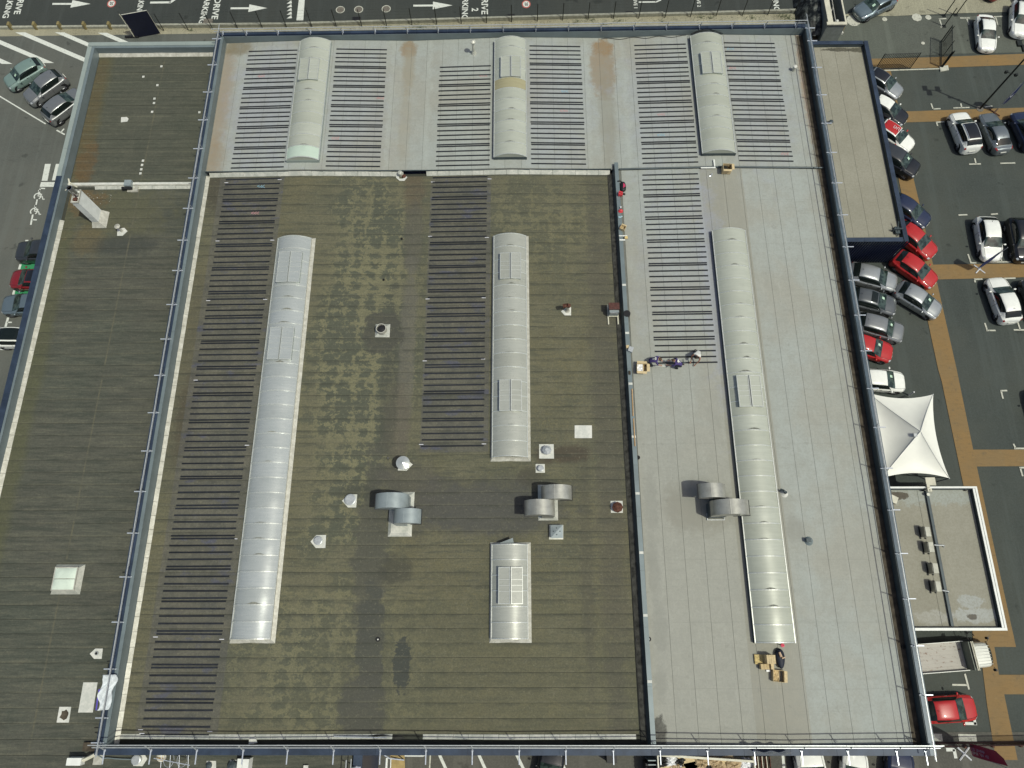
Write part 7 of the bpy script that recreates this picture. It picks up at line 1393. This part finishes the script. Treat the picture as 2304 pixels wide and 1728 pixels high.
part('spot_bar', MB().tube(p+Vector((-.45, .1, 5.0)), p+Vector((.3, -.2, 5.0)), .03, 6), M_BLACK, t)
for s in ((-.5, .14), (.35, -.22)): part('small_spot', MB().box((p.x+s[0]-.12, p.y+s[1]-.1, 4.85), (p.x+s[0]+.12, p.y+s[1]+.1, 5.1)), M_BLACK, t)
part('top_arm', MB().tube(p+Vector((-1.15, .25, 8.2)), p+Vector((.35, .1, 8.2)), .05, 6), M_BLACK, t)
for dx_, dy_ in ((-.05, .35), (-1.35, .45), (-1.0, -.15)): part('flood_light', MB().box((p.x+dx_-.22, p.y+dy_-.3, 8.1), (p.x+dx_+.22, p.y+dy_+.3, 8.3)), M_BLACK, t)
def flag(label, px, py, h, wd, mat, footmat, ang, text_=None, lean=(0, 0)):
    p = W(px, py); t = thing('feather_flag', p, label, 'flag', 'feather flags')
    for k in range(2): a_ = R(45+90*k); part('foot_bar', MB().tube(p+Vector((math.cos(a_)*.62, math.sin(a_)*.62, .06)), p-Vector((math.cos(a_)*.62, math.sin(a_)*.62, -.06)), .06, 4), footmat, t)
    d = Vector((math.cos(ang), math.sin(ang), 0)); L = Vector((*lean, 0))
    part('pole', MB().path([p+L*(z/h)+Vector((0, 0, z))+d*(.0 if z < h*.8 else -.15*(z-h*.8)) for z in (0, h*.3, h*.6, h*.85, h)], .025, 6), M_GALV, t)
    def f(u, v): z = h*.22+h*.78*v; w_ = wd*(1 if v < .8 else 1-(v-.8)*2.2); return p+L*(z/h)+d*(w_*u)+Vector((0, 0, z))+Vector((-d.y, d.x, 0))*(.06*math.sin(3*u+5*v))
    part('cloth', MB().grid(f, 8, 20), mat, t, smooth=True)
    return t, p, d, L
M_FN = simple('navy_flag_cloth', (.012, .022, .085), .6, 0, .3, .1); M_FR = simple('magenta_flag_cloth', (.30, .015, .055), .6, 0, .3, .1)
t, p, d, L = flag('navy feather flag on a rusty cross foot beside the lamp post', 2237, 254, 4.2, .75, M_FN, M_RUST, R(32)); part('white_swoosh', MB().path([p+d*.3+Vector((.02, -.03, 2.1)), p+d*.42+Vector((.02, -.03, 2.35)), p+d*.38+Vector((0, -.03, 2.6))], .035, 5), M_PLASTIC, t)
flag('navy feather flag on a white cross foot over the white hatchback', 2203, 605.7, 4.0, .8, M_FN, M_PLASTIC, R(205))
t, p, d, L = flag('magenta feather flag with blue and white lettering on a white cross foot', 2169, 1695.7, 5.0, .85, M_FR, M_PLASTIC, R(95))
mb = MB(); mb2 = MB(); r_ = random.Random(9)
for row, (off, n_) in enumerate(((.22, 15), (.48, 12))):
    for k in range(n_):
        z = 1.35+.135*k+(.1*row); 
        if k in (6, 11) and row == 0 or k == 3 and row == 1: continue
        for dd in ((0, 0, .09, .02), (0, 0, .02, .17), (.06, 0, .08, .17), (0, .15, .09, .17), (0, .075, .07, .095)):
            if r_.random() < .35: continue
            c0 = p+d*(off+dd[1])+Vector((0, 0, z+dd[0])); c1 = p+d*(off+dd[3])+Vector((0, 0, z+dd[2])); n3 = Vector((-d.y, d.x, 0))*.09
            (mb if (k > 8 or row) else mb2).add([c0-n3, Vector((c1.x, c1.y, c0.z))-n3, c1-n3, Vector((c0.x, c0.y, c1.z))-n3, c0+n3*1.6, Vector((c1.x, c1.y, c0.z))+n3*1.6, c1+n3*1.6, Vector((c0.x, c0.y, c1.z))+n3*1.6], [(0, 1, 2, 3), (7, 6, 5, 4)])
part('lettering', mb, simple('pale_blue_print', (.35, .42, .62), .6), t); part('lettering', mb2, M_PLASTIC, t)
# slatted sliding gate lower right
a, b = W(2098, 1672), W(2330, 1668); t = gate('long rust brown slatted sliding gate at the lower right', a, b, 1.55, 70, 'sliding_gate', simple('brown_red_metal', (.045, .022, .02), .6), .014)
for k in range(3): pz = a.lerp(b, .3+.27*k); part('stay', MB().box((pz.x-.1, pz.y-.35, 0), (pz.x+.05, pz.y-.02, .25)), M_RUST, t)
solo('gate_beam', MB().box((a.x-.2, a.y-.16, 0), (b.x, a.y-.04, .10)), M_PAINTW, 'pale concrete beam under the slatted sliding gate', 'beam')
# tall dark board at the upper left
bl_, br_ = W(306, 85, .05), W(361, 75, .05); t = thing('display_board', bl_, 'tall dark navy board with pale frame leaning by the kerb wall at the upper left', 'board')
H = 3.0; dd = (br_-bl_).normalized(); nn_ = Vector((-dd.y, dd.x, 0))*.10; Hh = Vector((0, 0, H))
part('face', MB().add([bl_, br_, br_+Hh, bl_+Hh], [(0, 1, 2, 3)]), simple('navy_black_face', (.008, .010, .024), .5), t)
part('frame', MB().add([bl_+nn_*.1, br_+nn_*.1, br_+Hh+nn_*.1, bl_+Hh+nn_*.1, bl_+nn_, br_+nn_, br_+Hh+nn_, bl_+Hh+nn_], [(0, 1, 2, 3), (7, 6, 5, 4), (0, 4, 5, 1), (1, 5, 6, 2), (2, 6, 7, 3), (3, 7, 4, 0)]), M_CREAM, t)
part('top_edge', MB().tube(bl_+Hh+nn_*.5, br_+Hh+nn_*.5, .045, 4), M_FLASH, t); part('side_edge', MB().tube(bl_+nn_*.3-dd*.12, bl_+Hh*1.04+nn_*.3-dd*.12, .05, 4), M_CREAM, t)
part('foot', MB().tube(bl_-dd*1.1+nn_*3+Vector((0, 0, .1)), bl_+dd*.3+Vector((0, 0, .1)), .12, 6), M_TRIM, t)
# open topped housing and black tarpaulin, upper right of the building
hx0 = W(1842.6, 92).x+.0; hy0 = W(1842.6, 92).y; HH = 2.55
tl_ = W(1863, 55.5, HH); tr__ = W(1904, 54.5, HH); hx0, hx1, hy0 = tl_.x, tr__.x, tl_.y; hy1 = hy0+6.5
t = thing('open_housing', ((hx0+hx1)/2, hy0+3, 0), 'open topped cream rimmed metal housing at the north east corner of the warehouse', 'housing')
part('side_wall', MB().box((hx0, hy0, 0), (hx0+.07, hy1, HH)), simple('grey_cladding', (.21, .23, .215), .6), t); part('side_wall', MB().box((hx1-.07, hy0, 0), (hx1, hy1, HH)), bpy.data.materials['grey_cladding'], t); part('end_wall', MB().box((hx0+.08, hy0, 0), (hx1-.08, hy0+.07, HH)), bpy.data.materials['grey_cladding'], t)
part('rim', MB().box((hx0-.14, hy0-.1, HH+.01), (hx1+.05, hy0+.25, HH+.12)).box((hx0+.02, hy0+.26, HH+.01), (hx0+.55, hy1, HH+.10)).box((hx1-.10, hy0+.26, HH+.01), (hx1+.05, hy1, HH+.10)), M_CREAM, t)
part('brace', MB().tube((hx0+.9, hy0+.3, HH-.1), (hx0+1.0, hy1, HH-.1), .05, 6).tube((hx0+.3, hy0+1.3, HH-.3), (hx0+1.0, hy0+2.6, HH-.3), .09, 6), M_FLASHD, t); part('lamp_globe', MB().lathe([(.02, -.2), (.16, -.1), (.18, 0), (.14, .1), (.02, .16)], (hx0+1.05, hy0+.55, HH-.1), 14), M_PATCH, t)
c = W(*A4(632, 238), .4); solo('yellow_wedge', MB().prism([(c.x-.25, c.y-.22), (c.x+.1, c.y-.25), (c.x+.40, c.y), (c.x-.2, c.y+.28)], 0, .5), simple('yellow_plastic', (.45, .26, .02), .6), 'yellow wedge stop at the foot of the housing', 'wedge'); c = W(*A4(622, 274), .25); solo('white_block_stop', MB().prism([(c.x-.42, c.y-.15), (c.x-.28, c.y+.17), (c.x+.3, c.y+.17), (c.x+.36, c.y-.15)], 0, .25), M_PATCH, 'white concrete block below the yellow wedge', 'block')
c = W(*A4(470, 130), .6); tx_ = hx0-1.95
def tf(u, v):
    x = tx_+1.95*u; y = hy0+.3+6.0*v; e = (math.sin(math.pi*(u*.62)))**.7*math.sin(math.pi*(v*.92+.04))**.4
    return (x, y, .02+1.9*e+.45*e*noise.noise(Vector((u*4, v*6, 1)))+.14*e*noise.noise(Vector((u*11, v*5, 4))))
m = N('dusty_tarpaulin', .55); m.col(m.mix(m.ramp(m.noise(1.6, 5, .7), .45, .62), (.010, .012, .012), (.10, .11, .10)))
solo('tarpaulin_heap', MB().grid(tf, 26, 34), m.mat, 'black tarpaulin heap with dusty folds west of the open housing', 'tarpaulin', smooth=True)
sheet('sand_strip', gq(A4(360, 225), A4(520, 225), A4(500, 350), A4(330, 352), A4(340, 270)), .02, simple('sandy_ground', (.30, .24, .14), .9, 0, .2, .2, 1.5, grain=.3))

# ================================================================= SKIP AND RUBBISH
sk_l = W(*q(1152, 1296, 1265, 1545), 2.0); x0, x1 = sk_l.x, W(*q(1152, 1296, 2090, 1600), 2.0).x; y1 = sk_l.y-.0
t = thing('waste_skip', ((x0+x1)/2, y1-1, 0), 'long pale rimmed waste skip full of cardboard below the south wall', 'skip')
HS = 2.0; y0_ = y1-3.2; yr = W(*q(1152, 1296, 2090, 1600), 2.0).y
part('floor', MB().prism([(x0, y0_), (x1, y0_), (x1, yr), (x0, y1)], .1, .2), M_SLATED, t); part('rear_wall', MB().prism([(x0, y1-.1), (x1, yr-.1), (x1, yr), (x0, y1)], .21, HS), M_FLASHD, t)
part('side_wall', MB().box((x0-.1, y0_, .2), (x0, y1, HS)), M_FLASHD, t); part('side_wall', MB().box((x1, y0_, .2), (x1+.1, yr, HS)), M_FLASHD, t); part('rim', MB().prism([(x0-.12, y1-.08), (x1+.12, yr-.1), (x1+.12, yr+.05), (x0-.12, y1+.07)], HS+.01, HS+.09), M_CREAM, t)
for k in range(5): part('rib', MB().box((x0-.75, y1-.45-.28*k, .2), (x0-.12, y1-.38-.28*k, 1.8)), M_SLATE, t)
part('load', MB().grid(lambda u, v: (x0+.05+(x1-x0-.1)*u, y0_+(y1-y0_-.12)*v+(yr-y1)*u*v, 1.15+.3*noise.noise(Vector((u*7, v*5, 0)))), 40, 14), M_CARDD, t)
r_ = random.Random(11)
sh = [('cardboard_sheet', M_CARD, 'flattened'), ('black_bag', M_TRIM, 'crumpled black'), ('plastic_film', M_PLASTIC, 'crumpled clear white'), ('paper_bag', simple('tan_paper', (.42, .32, .19), .7), 'crumpled tan paper')]
lay = [(.05, .82, 1), (.13, .86, 2), (.19, .55, 3), (.23, .85, 1), (.20, .45, 2), (.32, .86, 0), (.37, .62, 0), (.47, .75, 3), (.52, .5, 1), (.60, .85, 3), (.66, .62, 3), (.72, .86, 0), (.80, .7, 3), (.86, .55, 2), (.93, .8, 2), (.08, .5, 0)]
pos = ['in the left corner of the skip', 'next to the left corner of the skip', 'left part of the skip', 'beside the white film', 'low in the left part of the skip', 'left of the skip middle', 'in the skip middle, largest board', 'just right of the skip middle', 'low in the skip middle', 'right of the skip middle', 'low right of the skip middle', 'against the rear rim on the right', 'in the right part of the skip', 'low in the right part of the skip', 'in the far right corner of the skip', 'low in the left corner of the skip']
for i, (u, v, k) in enumerate(lay):
    cx_, cy_ = x0+(x1-x0)*u, y0_+1.4+(y1-y0_-1.7)*v; nm, mt, ad = sh[k]; a_ = r_.uniform(-.6, .6)
    if k == 0:
        ca, sa = math.cos(a_), math.sin(a_); w_, h_ = r_.uniform(.5, .75), r_.uniform(.3, .5)
        mb = MB().prism([(cx_+ca*sx*w_-sa*sy*h_, cy_+sa*sx*w_+ca*sy*h_) for sx, sy in ((-1, -1), (1, -1), (1, 1), (-1, 1))], 1.5+.05*i % .3, 1.53+.05*i % .3)
        mb = MB().prism([(cx_+ca*sx*w_-sa*sy*h_, cy_+sa*sx*w_+ca*sy*h_) for sx, sy in ((-1, -1), (1, -1), (1, 1), (-1, 1))], 1.55, 1.58)
        solo(nm, mb, mt, ad+' board '+pos[i], 'cardboard')
    else:
        rr = r_.uniform(.38, .55); sd_ = r_.uniform(0, 9)
        mb = MB(); mb.grid(lambda uu, vv: (lambda P_, n1: (cx_+P_.x*rr*1.25*n1, cy_+P_.y*rr*.85*n1, 1.45+P_.z*rr*.65*n1))(Vector((math.cos(uu*6.283)*math.sin(vv*3.1416), math.sin(uu*6.283)*math.sin(vv*3.1416), math.cos(vv*3.1416))), 1+.5*noise.noise(Vector((math.cos(uu*6.283)*2.4, math.sin(uu*6.283)*2.4+sd_, vv*5)))), 18, 12)
        solo(nm, mb, mt, ad+' heap '+pos[i], nm.split('_')[1])
c = W(*q(1152, 1296, 2150, 1610), .8); t = thing('slat_stack', (c.x, c.y, 0), 'stack of upright brown and white slats right of the skip', 'slat stack')
for i in range(12): x = c.x-.55+.11*i; part('slat', MB().box((x, c.y-1.6, 0), (x+.05, c.y+.4, .8+.05*(i % 3))), (M_CREAM, M_MUD, M_RUST)[i % 3], t)
solo('dark_bin', MB().box((-.5, -.5, 0), (.5, .5, 1.1)), M_TRIM, 'dark bin left of the skip in the wall shade', 'bin', origin=(0, 0, 0), bevel=.05).location = W(*q(1152, 1296, 1190, 1650), .3)
# bike like dark object next to the truck and broom
c = W(*D4(1735, 520), .7); solo('black_hoops', MB().path([(c.x+.28*math.cos(i*.5), c.y+.3*math.sin(i*.5), .9) for i in range(11)], .03, 5).tube((c.x, c.y-.2, 0), (c.x, c.y-.2, .9), .03, 5), M_TRIM, 'black hoop shaped mirror stand beside the truck cab', 'hoop')

# tidy: open housing part sits on the ground; every empty keeps a small display size
